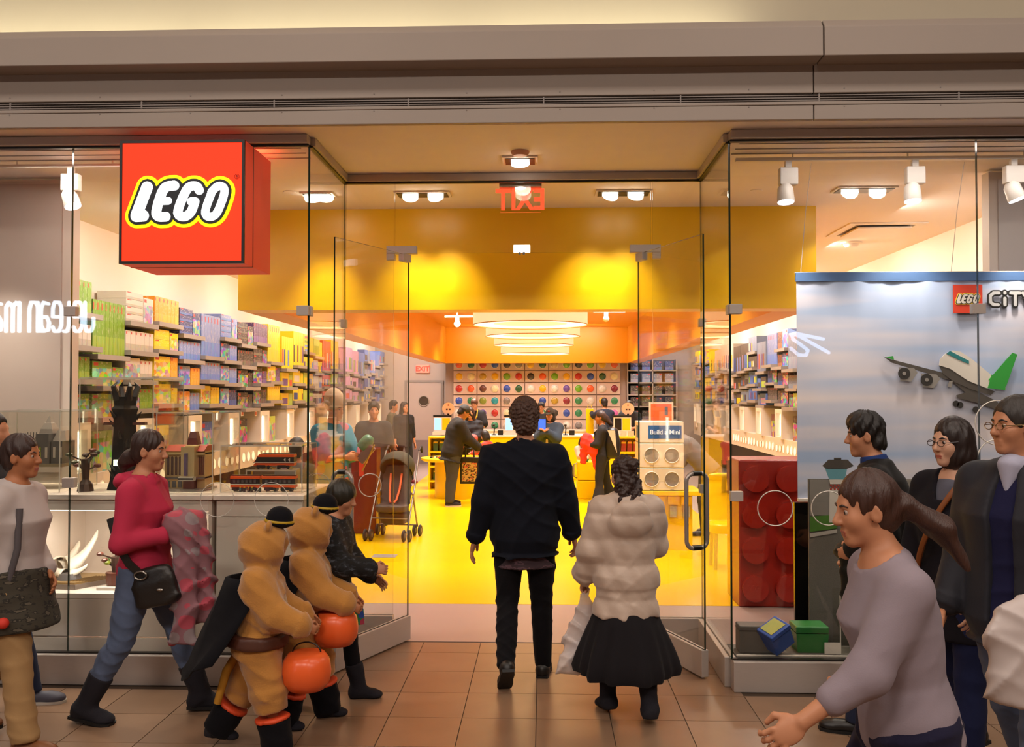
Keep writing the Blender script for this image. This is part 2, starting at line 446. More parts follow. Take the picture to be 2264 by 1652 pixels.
def wrinkle(amp, f=28.0, sd=0.0, zs=0.6):
    def fn(x, y, z):
        wx = x + 0.05 * np.sin(f * 0.5 * z + sd); wz = zs * z + 0.6 * np.sin(9 * x + 2 * sd) * 0.08
        r1 = (1 - np.abs(np.sin(f * 1.35 * (z * 0.8 + 0.45 * x + 0.35 * y + 0.03 * np.sin(11 * x + 7 * y + sd)) + sd))) ** 2
        r2 = (1 - np.abs(np.sin(f * 1.15 * (z * 0.55 - 0.7 * x + 0.5 * y + 0.03 * np.sin(9 * z + sd)) + 2 * sd))) ** 2
        m1 = 0.5 + 0.5 * np.sin(7.3 * x + 5.1 * z + 6 * y + sd); m2 = 0.5 + 0.5 * np.sin(6.1 * z - 8.7 * x + 4 * y + 1.9 * sd)
        return amp * (1.35 * r1 * m1 + 1.35 * r2 * m2 - 0.4 + 0.35 * np.sin(f * (wz + 0.5 * y) + sd) * np.sin(f * 0.63 * (wx - 0.4 * z) + 1.7 * sd))
    return fn

def strands(amp, f=110.0, sd=0.0, C=(0, 0, 0)):
    def fn(x, y, z):
        a = np.arctan2(y - C[1], x - C[0]); zz = z - C[2]
        return amp * (np.sin(9 * a + 5 * np.sin(14 * zz + sd) + sd) * 0.6 + 0.7 * np.sin(17 * a + 3 * np.sin(22 * zz + 2 * sd)) * np.sin(24 * zz + sd * 3) + 0.5 * np.sin(f * 0.4 * (x + y) + f * 0.2 * z))
    return fn

def Rx(d): return rotm('X', d)
def Ry(d): return rotm('Y', d)
def Rz(d): return rotm('Z', d)

SKIN = M('skin', '#b9805f', 0.5, var=0.05, scale=30, spec=0.35)
SKIN_T = M('skin_tan', '#a86c48', 0.5, var=0.05, scale=30, spec=0.35)
SKIN_P = M('skin_pale', '#cf9f84', 0.5, var=0.05, scale=30, spec=0.35)
H_BLACK = M('hair_black', '#17110e', 0.45, var=0.35, scale=40, stretch=(3, 3, 0.4), bump=0.6, bscale=90)
H_BROWN = M('hair_brown', '#33201a', 0.45, var=0.35, scale=40, stretch=(3, 3, 0.4), bump=0.6, bscale=90)
H_LIGHT = M('hair_light_brown', '#5d3b26', 0.5, var=0.35, scale=40, stretch=(3, 3, 0.4), bump=0.6, bscale=90)
LIPS = M('lips', '#a5584c', 0.4)

def eye_mat():
    m = bpy.data.materials.new('eye'); m.use_nodes = True; nt = m.node_tree; L = nt.links.new
    b = nt.nodes['Principled BSDF']; b.inputs['Roughness'].default_value = 0.12
    tc = nd(nt, 'ShaderNodeTexCoord'); sp = nd(nt, 'ShaderNodeSeparateXYZ'); L(tc.outputs['Object'], sp.inputs[0])
    r = math_node(nt, 'SQRT', math_node(nt, 'ADD', math_node(nt, 'POWER', sp.outputs[0], 2.0), math_node(nt, 'POWER', sp.outputs[2], 2.0)))
    ir = math_node(nt, 'MULTIPLY', math_node(nt, 'LESS_THAN', r, 0.0072), math_node(nt, 'GREATER_THAN', sp.outputs[1], 0.0))
    mx = nd(nt, 'ShaderNodeMix', data_type='RGBA'); L(ir, mx.inputs['Factor']); mx.inputs['A'].default_value = lin('#a8968a'); mx.inputs['B'].default_value = lin('#1a0f0a')
    L(mx.outputs['Result'], b.inputs['Base Color']); return m
EYE = eye_mat()
EYE_ME = MB().ell((0, 0, 0), 0.0125, 12, 8).mesh('eye', EYE, 60)

class Person:
    """one figure: +Y is forward, -X its left side; parts hang from an Empty on the ground"""
    def __init__(s, label, pos, heading, H=1.7, skin=SKIN, lean=0, side=0, twist=0, legL=(0, 3, 3, 0), legR=(0, 3, 3, 0), armL=(0, 8, 12, 0),
                 armR=(0, 8, 12, 0), head=(0, 0, 0), girth=1.0, headh=None, curlL=22, curlR=22, rollL=0, rollR=0, toe=8, vox=0.012, hv=0.0055, sh=1.0, group=None, lift=0.0, fem=False):
        s.root = thing('person', label, 'person', (pos[0], pos[1], lift), heading, group)
        hh = headh or min(0.225, 0.10 + 0.073 * H); sb = (H - hh) / 1.525; hs = hh / 0.242; s.sb, s.hs, s.g, s.vox, s.hv, s.skin = sb, hs, girth, vox, hv, skin
        s.fem = fem; s.sh = sh; s.sd = len(bpy.data.objects) * 0.37
        J = {}; p0 = np.array((0, 0, 0.945 * sb)); Rt = Rz(twist) @ Ry(side) @ Rx(-lean); s.Rt = Rt
        Rp = Ry(side * 0.3) @ Rx(-lean * 0.3); s.Rp = Rp
        s.F = {}
        low = 9
        for n, sd, lg in (('L', -1, legL), ('R', 1, legR)):
            hip = p0 + Rp @ np.array((sd * 0.092 * sb * (0.6 + 0.4 * girth), 0, -0.03 * sb))
            Th = Ry(-sd * lg[1]) @ Rx(lg[0]); Sk = Th @ Rx(-lg[2]); Ft = Rz(-sd * toe) @ Rx(lg[3])
            kn = hip + Th @ np.array((0, 0, -0.42 * sb)); an = kn + Sk @ np.array((0, 0, -0.415 * sb))
            J['hip' + n], J['knee' + n], J['ank' + n] = hip, kn, an; s.F['thigh' + n], s.F['shank' + n], s.F['foot' + n] = Th, Sk, Ft
            for q in ((0, 0.17, -0.08), (0, -0.06, -0.08)): low = min(low, (an + Ft @ np.array(q) * sb)[2])
        dz = np.array((0, 0, -low)); p0 = p0 + dz
        for k in J: J[k] = J[k] + dz
        J['pel'] = p0; J['neck'] = p0 + Rt @ np.array((0, -0.01 * sb, 0.545 * sb))
        for n, sd, ar, rl in (('L', -1, armL, rollL), ('R', 1, armR, rollR)):
            shd = p0 + Rt @ np.array((sd * 0.168 * sb * sh, -0.012 * sb, 0.452 * sb))
            A = Rt @ Ry(-sd * ar[1]) @ Rx(ar[0]); Fo = A @ Rz(sd * ar[3]) @ Rx(ar[2]); Hd = Fo @ Rz(sd * rl)
            el = shd + A @ np.array((0, 0, -0.285 * sb)); wr = el + Fo @ np.array((0, 0, -0.25 * sb))
            J['sh' + n], J['el' + n], J['wr' + n] = shd, el, wr; s.F['arm' + n], s.F['fore' + n], s.F['hand' + n] = A, Fo, Hd
        s.curl = {'L': curlL, 'R': curlR}
        nt = J['neck'] + Rt @ np.array((0, 0.012 * sb, 0.05 * sb)); Rh = Rz(head[0]) @ Ry(head[2]) @ Rx(-head[1]); s.Rh = Rh
        J['nt'] = nt; J['head'] = nt + Rh @ np.array((0, 0.022, 0.10)) * hs; s.J = J
        s.body()
    def hp(s, *q): return s.J['head'] + s.Rh @ np.array(q) * s.hs
    def tp(s, *q): return s.J['pel'] + s.Rt @ np.array(q) * s.sb
    def world(s, p): return np.array(s.root.location) + Rz(math.degrees(s.root.rotation_euler[2])) @ np.array(p)
    def torso_sec(s, infl=0.0, hem=None, hemr=0.0, top=0.54):
        g, f = s.g, s.fem
        T = [(-0.14, 0.135, 0.10), (-0.06, 0.168, 0.122), (0.04, 0.158, 0.115), (0.14, 0.135 if f else 0.148, 0.098 if f else 0.108), (0.25, 0.148 if f else 0.158, 0.11),
             (0.34, 0.16 if f else 0.172, 0.122 if f else 0.118), (0.43, 0.16 * s.sh, 0.10), (0.49, 0.125 * s.sh, 0.082), (0.54, 0.07, 0.066)]
        out = []
        for z, rx, ry in T:
            if z > top: continue
            gg = g if z < 0.42 else 0.6 + 0.4 * g
            out.append((z, 0, (0.012 if (f and 0.28 < z < 0.4) else 0) - (0.008 if z > 0.42 else 0), rx * gg, ry * gg))
        if hem is not None:
            keep = [q for q in out if q[0] > hem]; zs = [q[0] for q in out]
            r0 = np.interp(max(hem, -0.06), zs, [q[3] for q in out]); r1 = np.interp(max(hem, -0.06), zs, [q[4] for q in out])
            out = [(hem, 0, 0, r0 + hemr, r1 + hemr)] + keep
        sb = s.sb
        return [(z * sb, cx * sb, cy * sb, (rx + infl * (1 if z < 0.46 else 0.6)) * sb, (ry + infl * (1 if z < 0.46 else 0.6)) * sb) for z, cx, cy, rx, ry in out]
    def body(s):
        J, sb, hs, S = s.J, s.sb, s.hs, SDF(); g = s.g
        S.loft(s.Rt, J['pel'], s.torso_sec(), k=0.03)
        for n, sd in (('L', -1), ('R', 1)):
            S.cap(J['hip' + n], J['knee' + n], 0.08 * sb * g, 0.052 * sb, k=0.04); S.cap(J['knee' + n], J['ank' + n], 0.05 * sb, 0.036 * sb, k=0.03)
            Ft = s.F['foot' + n]; a = J['ank' + n]
            S.cap(a + Ft @ np.array((0, -0.025, -0.04)) * sb, a + Ft @ np.array((0, 0.13, -0.055)) * sb, 0.034 * sb, 0.024 * sb, k=0.03)
            S.cap(J['sh' + n], J['neck'] - s.Rt @ np.array((0, 0, 0.01)) * sb, 0.045 * sb, 0.04 * sb, k=0.04)
            S.cap(J['sh' + n], J['el' + n], 0.052 * sb * (0.5 + 0.5 * g), 0.039 * sb, k=0.04); S.cap(J['el' + n], J['wr' + n], 0.038 * sb, 0.026 * sb, k=0.02)
            s.hand(S, n, sd)
        S.cap(J['neck'] - s.Rt @ np.array((0, 0, 0.03)) * sb, s.hp(0, -0.018, -0.06), 0.052 * hs, 0.05 * hs, k=0.03)
        h = s.hp
        S.ell(h(0, -0.012, 0.03), np.array((0.074, 0.093, 0.09)) * hs, s.Rh, k=0.015)
        S.ell(h(0, 0.026, -0.04), np.array((0.056, 0.06, 0.076)) * hs, s.Rh, k=0.03 * hs)
        S.ell(h(0, 0.066, -0.098), np.array((0.024, 0.02, 0.02)) * hs, s.Rh, k=0.03 * hs)
        S.cap(h(-0.028, 0.07, 0.024), h(0.028, 0.07, 0.024), 0.013 * hs, k=0.015 * hs)
        for sd in (-1, 1):
            S.ell(h(sd * 0.036, 0.055, -0.026), np.array((0.024, 0.022, 0.026)) * hs, s.Rh, k=0.03 * hs)
            S.ell(h(sd * 0.031, 0.095, 0.004), np.array((0.018, 0.016, 0.0095)) * hs, s.Rh, k=0.012 * hs, sub=True)
            S.ell(h(sd * 0.074, -0.006, -0.01), np.array((0.009, 0.02, 0.031)) * hs, s.Rh @ Rz(sd * 18), k=0.008 * hs)
            S.ell(h(sd * 0.086, 0.0, -0.006), np.array((0.007, 0.01, 0.016)) * hs, s.Rh, k=0.006 * hs, sub=True)
        S.cap(h(0, 0.082, 0.014), h(0, 0.104, -0.026), 0.008 * hs, 0.0125 * hs, k=0.014 * hs)
        S.ell(h(0, 0.094, -0.031), np.array((0.017, 0.013, 0.009)) * hs, s.Rh, k=0.008 * hs)
        S.cap(h(-0.016, 0.08, -0.062), h(0.016, 0.08, -0.062), 0.0085 * hs, k=0.008 * hs); S.cap(h(-0.014, 0.078, -0.075), h(0.014, 0.078, -0.075), 0.009 * hs, k=0.008 * hs)
        S.cap(h(-0.02, 0.092, -0.0685), h(0.02, 0.092, -0.0685), 0.004 * hs, k=0.004 * hs, sub=True)
        b = 0.135 * hs; c = J['head']; fine = [(c - b, c + b, s.hv)]
        for n in 'LR':
            c = J['wr' + n] + s.F['hand' + n] @ np.array((0, 0, -0.08)) * sb; fine.append((c - 0.11 * sb, c + 0.11 * sb, s.hv))
        link('body', S.mesh('body', s.skin, s.vox, fine), s.root)
    def hand(s, S, n, sd):
        w_, Hd, sb = s.J['wr' + n], s.F['hand' + n], s.sb * 1.0; cu = s.curl[n]
        q = lambda x, y, z: w_ + Hd @ (np.array((x, y, z)) * sb)
        S.ell(q(0, 0, -0.05), np.array((0.017, 0.041, 0.055)) * sb, Hd, k=0.012 * sb)
        for y, L in ((0.031, 0.07), (0.011, 0.079), (-0.010, 0.073), (-0.030, 0.057)):
            p = np.array((0, y, -0.088)); a = 0.0; pts = [p]
            for i, fr in enumerate((0.45, 0.32, 0.26)):
                a += cu * (0.6 if i == 0 else 1.0); d = np.array((-sd * math.sin(R_(a)), 0.1 * y / 0.03 * (1 if cu < 40 else 0), -math.cos(R_(a)))); p = p + d * L * fr; pts.append(p)
            for i in range(3): S.cap(q(*pts[i]), q(*pts[i + 1]), (0.0095 - 0.0008 * i) * sb, (0.0088 - 0.0009 * i) * sb, k=0.004 * sb)
        p1 = (-sd * 0.008, 0.032, -0.03); p2 = (-sd * 0.022, 0.056, -0.058); p3 = (-sd * (0.026 + 0.012 * cu / 50), 0.06 - 0.012 * cu / 50, -0.09)
        S.cap(q(*p1), q(*p2), 0.014 * sb, 0.0115 * sb, k=0.01 * sb); S.cap(q(*p2), q(*p3), 0.0115 * sb, 0.009 * sb, k=0.005 * sb)
    def put(s, S, name, mat, vox=None, fine=(), label=None):
        o = link(name, S.mesh(name, mat, vox or s.vox, fine), s.root)
        if label: o['label'] = label
        return o
    def eyes(s, brow=H_BLACK, lips=None):
        for sd in (-1, 1):
            o = link('eye', EYE_ME, s.root); m = Matrix(s.Rh.tolist()).to_4x4(); m.translation = Vector(s.hp(sd * 0.031, 0.0722, 0.004)); o.matrix_local = m @ Matrix.Scale(s.hs * 0.88, 4)
        if brow:
            for sd in (-1, 1):
                m = MB().tube([s.hp(sd * 0.014, 0.087, 0.024), s.hp(sd * 0.03, 0.084, 0.029), s.hp(sd * 0.046, 0.072, 0.022)], [0.0035 * s.hs, 0.0042 * s.hs, 0.002 * s.hs], 6)
                m.build('eyebrow', brow, s.root, 60)
        if lips:
            S = SDF(); h = s.hp; hs = s.hs
            S.cap(h(-0.015, 0.0825, -0.063), h(0.015, 0.0825, -0.063), 0.0075 * hs, k=0.004); S.cap(h(-0.013, 0.081, -0.074), h(0.013, 0.081, -0.074), 0.008 * hs, k=0.002)
            s.put(S, 'lips', lips, 0.003)
    def top(s, mat, name='jacket', hem=-0.12, infl=0.018, hemr=0.0, sleeve=1.0, sl=0.012, wr=0.004, neck='crew', cuff=True, f=28, vox=None, extra=None, topz=0.54, label=None, disp=None):
        J, sb, S = s.J, s.sb, SDF()
        S.loft(s.Rt, J['pel'], s.torso_sec(infl, hem, hemr, topz), k=0.03, rnd=0.015)
        for n in 'LR':
            a, e, w_ = J['sh' + n], J['el' + n], J['wr' + n]
            S.cap(a, J['neck'] - s.Rt @ np.array((0, 0, 0.02)) * sb, 0.046 * sb + infl * 0.4, 0.04 * sb + infl * 0.4, k=0.04)
            if sleeve <= 0: continue
            if sleeve < 0.5:
                t = sleeve * 2; S.cap(a, a + (e - a) * t, 0.058 * sb + infl + sl * 0.3, (0.052 * sb + infl + sl), k=0.04)
            else:
                S.cap(a, e, 0.053 * sb * (0.6 + 0.4 * s.g) + infl * 0.42 + sl * 0.6, 0.043 * sb + infl * 0.4 + sl, k=0.045)
                t = min(1.0, (sleeve - 0.5) * 2) * 0.9; w2 = e + (w_ - e) * t
                S.cap(e, w2, 0.042 * sb + infl * 0.4 + sl, 0.030 * sb + infl * 0.4 + sl * 0.75, k=0.025)
                if cuff and sleeve >= 1: S.loft(s.F['fore' + n], w_, [(-0.004, 0, 0, 0.030 * sb + infl * .5 + sl * .5, 0.034 * sb + infl * .5 + sl * .5), (0.045 * sb, 0, 0, 0.033 * sb + infl * .6 + sl * .6, 0.036 * sb + infl * .6 + sl * .6)], k=0.006, rnd=0.006)
        if neck == 'v':
            S.cap(s.tp(0, 0.12, 0.36), s.tp(0, 0.06, 0.56), 0.02 * sb, 0.07 * sb, k=0.01, sub=True)
        if neck == 'wide': S.ell(s.tp(0, 0.03, 0.545), np.array((0.10, 0.085, 0.05)) * sb, s.Rt, k=0.01, sub=True)
        if neck in ('collar', 'stand'):
            hgt = 0.075 if neck == 'stand' else 0.05
            S.loft(s.Rt, s.tp(0, -0.004, 0.50), [(0, 0, 0, 0.082 * sb, 0.078 * sb), (hgt * sb, 0, 0.004, 0.070 * sb, 0.070 * sb)], k=0.015, rnd=0.006)
            S.loft(s.Rt, s.tp(0, 0.0, 0.53), [(0, 0, 0, 0.056 * sb, 0.056 * sb), (0.1 * sb, 0, 0.004, 0.06 * sb, 0.06 * sb)], k=0.006, sub=True)
            S.cap(s.tp(0, 0.11, 0.44), s.tp(0, 0.09, 0.60), 0.012 * sb, 0.045 * sb, k=0.01, sub=True)
        if neck == 'crew': S.ell(s.tp(0, 0.02, 0.555), np.array((0.066, 0.066, 0.03)) * sb, s.Rt, k=0.01, sub=True)
        if extra: extra(S)
        if wr: S.disp.append(wrinkle(wr, f, s.sd))
        if disp: S.disp.append(disp)
        return s.put(S, name, mat, vox, label=label)
    def trousers(s, mat, name='trousers', infl=0.012, flare=0.0, length=1.0, wr=0.003, waist=0.06, vox=None, knee=0.0):
        J, sb, S = s.J, s.sb, SDF(); g = s.g
        S.loft(s.Rp, J['pel'], [(q[0], q[1], q[2], q[3], q[4]) for q in s.torso_sec(infl * 0.8) if q[0] < (waist + 0.02) * sb], k=0.03)
        for n in 'LR':
            L = 0.42 * sb
            S.loft(s.F['thigh' + n], J['hip' + n], [(0.03 * sb, 0, 0, 0.085 * sb * g + infl, 0.09 * sb * g + infl), (-0.5 * L, 0, 0, 0.072 * sb * g + infl, 0.076 * sb * g + infl), (-L, 0, 0, 0.055 * sb + infl + knee, 0.058 * sb + infl + knee)], k=0.035, rnd=0.02)
            S.ell(J['knee' + n], 0.055 * sb + infl + knee, k=0.02)
            L2 = 0.415 * sb * length + 0.02
            S.loft(s.F['shank' + n], J['knee' + n], [(0, 0, 0, 0.055 * sb + infl + knee, 0.055 * sb + infl + knee), (-0.4 * L2, 0, -0.008, 0.055 * sb + infl, 0.058 * sb + infl), (-L2, 0, -0.004, 0.042 * sb + infl + flare, 0.046 * sb + infl + flare)], k=0.02, rnd=0.008)
        if wr: S.disp.append(wrinkle(wr, 34, s.sd + 1))
        return s.put(S, name, mat, vox)
    def shoes(s, mat, kind='shoe', sole=None, vox=None):
        J, sb = s.J, s.sb
        for n in 'LR':
            S = SDF(); a, Ft = J['ank' + n], s.F['foot' + n]; q = lambda *p: a + Ft @ np.array(p) * sb
            fat = 1.25 if kind == 'boot' else 1.0
            S.ell(q(0, -0.03, -0.04), np.array((0.04 * fat, 0.05, 0.05)) * sb, Ft, k=0.02)
            S.cap(q(0, -0.02, -0.042), q(0, 0.10, -0.05), 0.04 * sb * fat, 0.036 * sb * fat, k=0.03)
            S.ell(q(0, 0.135, -0.052), np.array((0.045 * fat, 0.06, 0.032)) * sb, Ft, k=0.03)
            if kind == 'boot':
                Sk = s.F['shank' + n]
                S.loft(Sk, a, [(-0.03 * sb, 0, 0, 0.058 * sb, 0.062 * sb), (0.06 * sb, 0, 0, 0.058 * sb, 0.064 * sb), (0.20 * sb, 0, -0.004, 0.068 * sb, 0.075 * sb)], k=0.03, rnd=0.008)
                S.disp.append(wrinkle(0.002, 40, s.sd))
            S.cut(Ft @ np.array((0, 0, -1.0)), q(0, 0, -0.075))
            o = s.put(S, 'boot' if kind == 'boot' else 'shoe', mat, vox or 0.008)
            if sole:
                m = MB(); pr = [(0.036, -0.075), (0.042, -0.03), (0.04, 0.03), (0.047, 0.09), (0.045, 0.15), (0.03, 0.188), (0, 0.198)]
                poly = [q(x * fat, y, -0.082) for x, y in pr] + [q(-x * fat, y, -0.082) for x, y in pr[-2::-1]]
                m.prism(poly, Ft @ np.array((0, 0, 0.018)) * sb); m.build('sole', sole, o)
    def hair(s, mat, style='short', amp=0.003, vox=None, name='hair', extra=None, curl=0.0):
        h, hs, S, Rh = s.hp, s.hs, SDF(), s.Rh; e = lambda c, r, **k: S.ell(h(*c), np.array(r) * hs, Rh, **k)
        e((0, -0.018, 0.036), (0.083, 0.100, 0.098), k=0.01)
        if style in ('short', 'thick', 'thin'):
            if style == 'thick': e((0, 0.0, 0.06), (0.083, 0.095, 0.088), k=0.02)
            e((0, -0.06, -0.04), (0.066, 0.055, 0.07), k=0.02)
            e((0, 0.105, -0.03), (0.082, 0.068, 0.10), k=0.012, sub=True)
            S.cut(Rh @ np.array((0, 0.35, -1.0)) / 1.06, h(0, 0, -0.058 if style != 'thin' else -0.045))
            for sd in (-1, 1): e((sd * 0.095, 0.012, -0.04), (0.035, 0.03, 0.052), k=0.01, sub=True)
        elif style == 'bowl':
            e((0, -.01, .02), (.094, .104, .10), k=.02); e((0, -.04, -.03), (.088, .08, .07), k=.02); e((0, .125, -.05), (.075, .08, .085), k=.012, sub=True); S.cut(Rh @ np.array((0, 0.25, -1.0)) / 1.03, h(0, 0, -.055))
        elif style == 'bob':
            e((0, -0.03, -0.03), (0.096, 0.095, 0.12), k=0.03); e((0, -0.03, -0.085), (0.10, 0.085, 0.07), k=0.03)
            e((0.006, 0.125, -0.035), (0.066, 0.09, 0.105), k=0.014, sub=True); S.cut(Rh @ np.array((0, 0, -1.0)), h(0, 0, -0.14))
        elif style == 'long':
            e((0, -0.03, -0.03), (0.092, 0.09, 0.12), k=0.03); e((0, -0.06, -0.16), (0.10, 0.06, 0.16), k=0.04)
            for sd in (-1, 1): S.cap(h(sd * 0.075, 0.0, -0.02), h(sd * 0.09, 0.02, -0.26), 0.03 * hs, 0.022 * hs, k=0.03)
            e((0, 0.125, -0.04), (0.066, 0.088, 0.115), k=0.014, sub=True)
        elif style in ('ponytail', 'bun', 'swept'):
            e((0, -0.055, -0.03), (0.068, 0.058, 0.065), k=0.02)
            e((0, 0.108, -0.04), (0.084, 0.075, 0.112), k=0.012, sub=True)
            for sd in (-1, 1): e((sd * 0.092, 0.02, -0.04), (0.03, 0.035, 0.048), k=0.01, sub=True)
        if extra: extra(S, h, hs)
        if curl: S.disp.append(lambda x, y, z: curl * np.sin(260 * x + 3 * np.sin(60 * z)) * np.sin(250 * y + 3 * np.sin(70 * x)) + curl * np.sin(240 * z + 2 * np.sin(80 * (x + y))) * 0.7)
        S.disp.append(strands(amp * hs, 110, s.sd, s.J['head'])); return s.put(S, name, mat, vox or s.hv * 1.1)
# ------------------------------------------------------------------ dimensions of the place
ZC = 3.37                      # ceiling
YF, YG, YI, KH = 5.37, 5.42, 6.42, 0.18
XRL, XRR = P(682, 600, Y=YG).x, P(1614, 600, Y=YG).x      # glass returns either side of the entrance
XWL, XWR = P(174.5, 486, Z=ZC).x, P(2181.8, 476.7, Z=ZC).x
YB = 22.4
ALU = M('brushed_aluminium', '#b5aaa2', 0.42, 0.12, var=0.05, stretch=(1, 1, 12), scale=20)
ALU_D = M('dark_metal_line', '#2a2622', 0.4, 0.3)
WHITE = M('white_lacquer', '#e9dfd4', 0.35, var=0.03)
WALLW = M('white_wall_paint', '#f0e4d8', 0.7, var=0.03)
CEILW = M('ceiling_paint', '#f2e7e0', 0.8, var=0.03)
FASC = M('fascia_paint', '#a3978d', 0.6, var=0.04, scale=2)
YEL = M('yellow_soffit_paint', '#f0be00', 0.32, var=0.03)
YELG = M('yellow_lacquer', '#f0cc00', 0.3, var=0.03)
ORG = M('yellow_lit_amber', '#dc9404', 0.4, var=0.03)  # inside of the yellow soffit; its amber look when lit put into the colour
GREYP = M('grey_paint', '#8d847f', 0.5, var=0.05)
BLACK = M('black_plastic', '#141210', 0.4, var=0.1)
GL = glass('clear_glass'); GLE = M('glass_edge', '#1c2e22', 0.15, var=0.1)
ACR = glass('clear_acrylic', '#fbfbf8', 0.8, 1.45); ACE = M('acrylic_edge', '#d9d3c6', 0.2, var=0.05, alpha=0.55)

# ---------------- floors
TS = 0.4055
def tile_mat():
    m = M('beige_stone_tile', '#80644e', 0.30, var=0.10, scale=5, col2='#93755d', bump=0.05, bscale=25)
    nt = m.node_tree; b = nt.nodes['Principled BSDF']; oi = nd(nt, 'ShaderNodeObjectInfo')
    hs = nd(nt, 'ShaderNodeHueSaturation'); src = b.inputs['Base Color'].links[0].from_socket
    nt.links.new(src, hs.inputs['Color']); nt.links.new(math_node(nt, 'ADD', math_node(nt, 'MULTIPLY', oi.outputs['Random'], 0.16), 0.92), hs.inputs['Value'])
    nt.links.new(hs.outputs[0], b.inputs['Base Color']); return m
TILE = tile_mat()
fl = struct(MB().bx(-12, 12, -5.05, 6.395, -0.10, -0.004).build('floor', M('grout', '#4a3a2c', 0.8)), 'beige tiled walkway floor')
tme = MB().bx(-TS / 2 + 0.0025, TS / 2 - 0.0025, -TS / 2 + 0.0025, TS / 2 - 0.0025, -0.02, 0.0).mesh('tile', TILE)
tiles = []
for r in range(0, 14):
    y = 6.12 + TS / 2 - r * TS - (TS if r else 0) * 0
    for c in range(-9, 9):
        x = -0.04 + (c + 0.5) * TS
        if y > 5.45 and not (XRL - 0.05 < x < XRR + 0.05): continue
        tiles.append((y, x))
tiles.sort(key=lambda t: (-(t[0] > 3.3), abs(t[1])))
for y, x in tiles[:215]:
    o = link('tile', tme, fl); o.location = (x, y, 0)
    if y > 6.2: o.scale = (1, 0.62, 1); o.location.y = 6.12 + 0.5 * 0.62 * TS
o = MB().bx(-12, 12, -5.0, 0.6, -0.02, -0.001).build('near_tiles', TILE, fl); o['kind'] = 'stuff'
FY = M('yellow_vinyl_floor', '#eebe00', 0.22, var=0.03, scale=2)
FG = M('grey_vinyl_floor', '#a18d86', 0.35, var=0.04, scale=3)
sf = struct(MB().bx(XWL - 0.1, XWR + 0.1, 6.395, YB + 0.2, -0.10, 0.0).build('floor', FG), 'grey vinyl shop floor')
MB().bx(-2.50, 2.28, 7.53, 21.0, -0.002, 0.002).build('yellow_vinyl_area', FY, sf)
MB().bx(-1.86, -1.60, 9.6, 9.78, 0.001, 0.004).build('floor_socket_plate', GREYP, sf)
# ---------------- ceilings and walls
struct(MB().bx(-8, 8, 5.235, YB + 0.2, ZC, ZC + 0.12).build('ceiling', CEILW), 'off-white shop ceiling')
struct(MB().bx(-12, 12, -5.2, 5.7, 5.65, 5.75).build('ceiling', CEILW), 'high concourse ceiling')
struct(MB().bx(XWL - 0.12, XWL, 6.0, YB, 0, ZC).build('wall_left', WALLW)); struct(MB().bx(XWR, XWR + 0.12, 6.0, YB, 0, ZC).build('wall_right', WALLW))
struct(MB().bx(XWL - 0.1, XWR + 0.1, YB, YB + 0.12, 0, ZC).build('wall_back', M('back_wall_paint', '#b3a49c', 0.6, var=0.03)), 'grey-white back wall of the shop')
struct(MB().bx(-12, 12, -5.2, -5.05, 0, 5.7).build('wall_opposite', M('opposite_wall', '#75675b', 0.7)), 'dark shopfront wall across the walkway')
for sx in (-1, 1):
    struct(MB().bx(sx * 12 - 0.06, sx * 12 + 0.06, -5.1, 5.6, 0, 5.7).build('wall_end', M('end_wall', '#8d7d70', 0.7)))
# stub walls behind the display windows
xs_l = P(160, 600, Y=6.4).x; xs_r = P(2188, 600, Y=6.4).x
wl = struct(MB().bx(-6.5, xs_l, 6.40, 6.50, 0, 3.35).build('wall_window_left', M('stub_wall', '#cdc0b6', 0.6, var=0.03)), 'white stub wall behind the left display window')
MB().bx(-6.4, xs_l - 0.075, 6.385, 6.402, 1.2, P(60, 408, Y=6.4).z).build('inset_panel', M('stub_inset', '#b5a79f', 0.55, var=0.03), wl)
wr_ = struct(MB().bx(xs_r, 6.5, 6.40, 6.50, 0, 3.35).build('wall_window_right', M('stub_wall', '#ddd0c6')), 'white stub wall behind the right display window')
MB().bx(xs_r + 0.06, 6.4, 6.385, 6.402, 0.9, P(2230, 397, Y=6.4).z).build('inset_panel', M('stub_inset_grey', '#b9b0ad', 0.55, var=0.03), wr_)
# ---------------- fascia over the shop front
wf = struct(MB().bx(-8, 8, 5.62, 5.70, ZC + 0.1, 5.68).build('wall_front', M('cove_wall', '#cfc5ae', 0.8, var=0.02)), 'cove wall above the shop front')
XJ, XJ2 = P(1822, 90, Y=5.05).x, P(1799, 180, Y=5.2).x
def fas(name, x0, x1, y0, y1, z0, z1, mat=FASC, bev=0.004): return MB().bx(x0, x1, y0, y1, z0, z1).build(name, mat, fa, None, bev)
fa = struct(link('trim_1', None), 'stepped grey fascia above the shop front')
zb, zt = P(1150, 131, Y=5.05).z, P(1150, 48, Y=5.05).z
for a, b in ((-8, XJ - 0.004), (XJ + 0.004, 8)):
    m = MB().prism([(a, 5.05, zb), (a, 5.05, zt - 0.05), (a, 5.09, zt), (a, 5.30, zt), (a, 5.30, zb)], (b - a, 0, 0)); m.build('fascia_block', FASC, fa, None, 0.005)
zv0, zv1 = P(1150, 231, Y=5.2).z, P(1150, 215, Y=5.2).z
z_s = P(1150, 238, Y=5.2).z
for a, b in ((-8, XJ2 - 0.003), (XJ2 + 0.003, 8)):
    fas('upper_panel', a, b, 5.2, 5.6, zv1 + 0.006, zb + 0.03); fas('lower_panel', a, b, 5.2, 5.232, ZC, z_s - 0.004)
fas('vent_flange', -8, 8, 5.197, 5.5, z_s - 0.002, zv0 - 0.001)
vent = thing('linear_air_vent', 'long slotted air diffuser running along the whole fascia', 'vent', (0, 5.2, zv0))
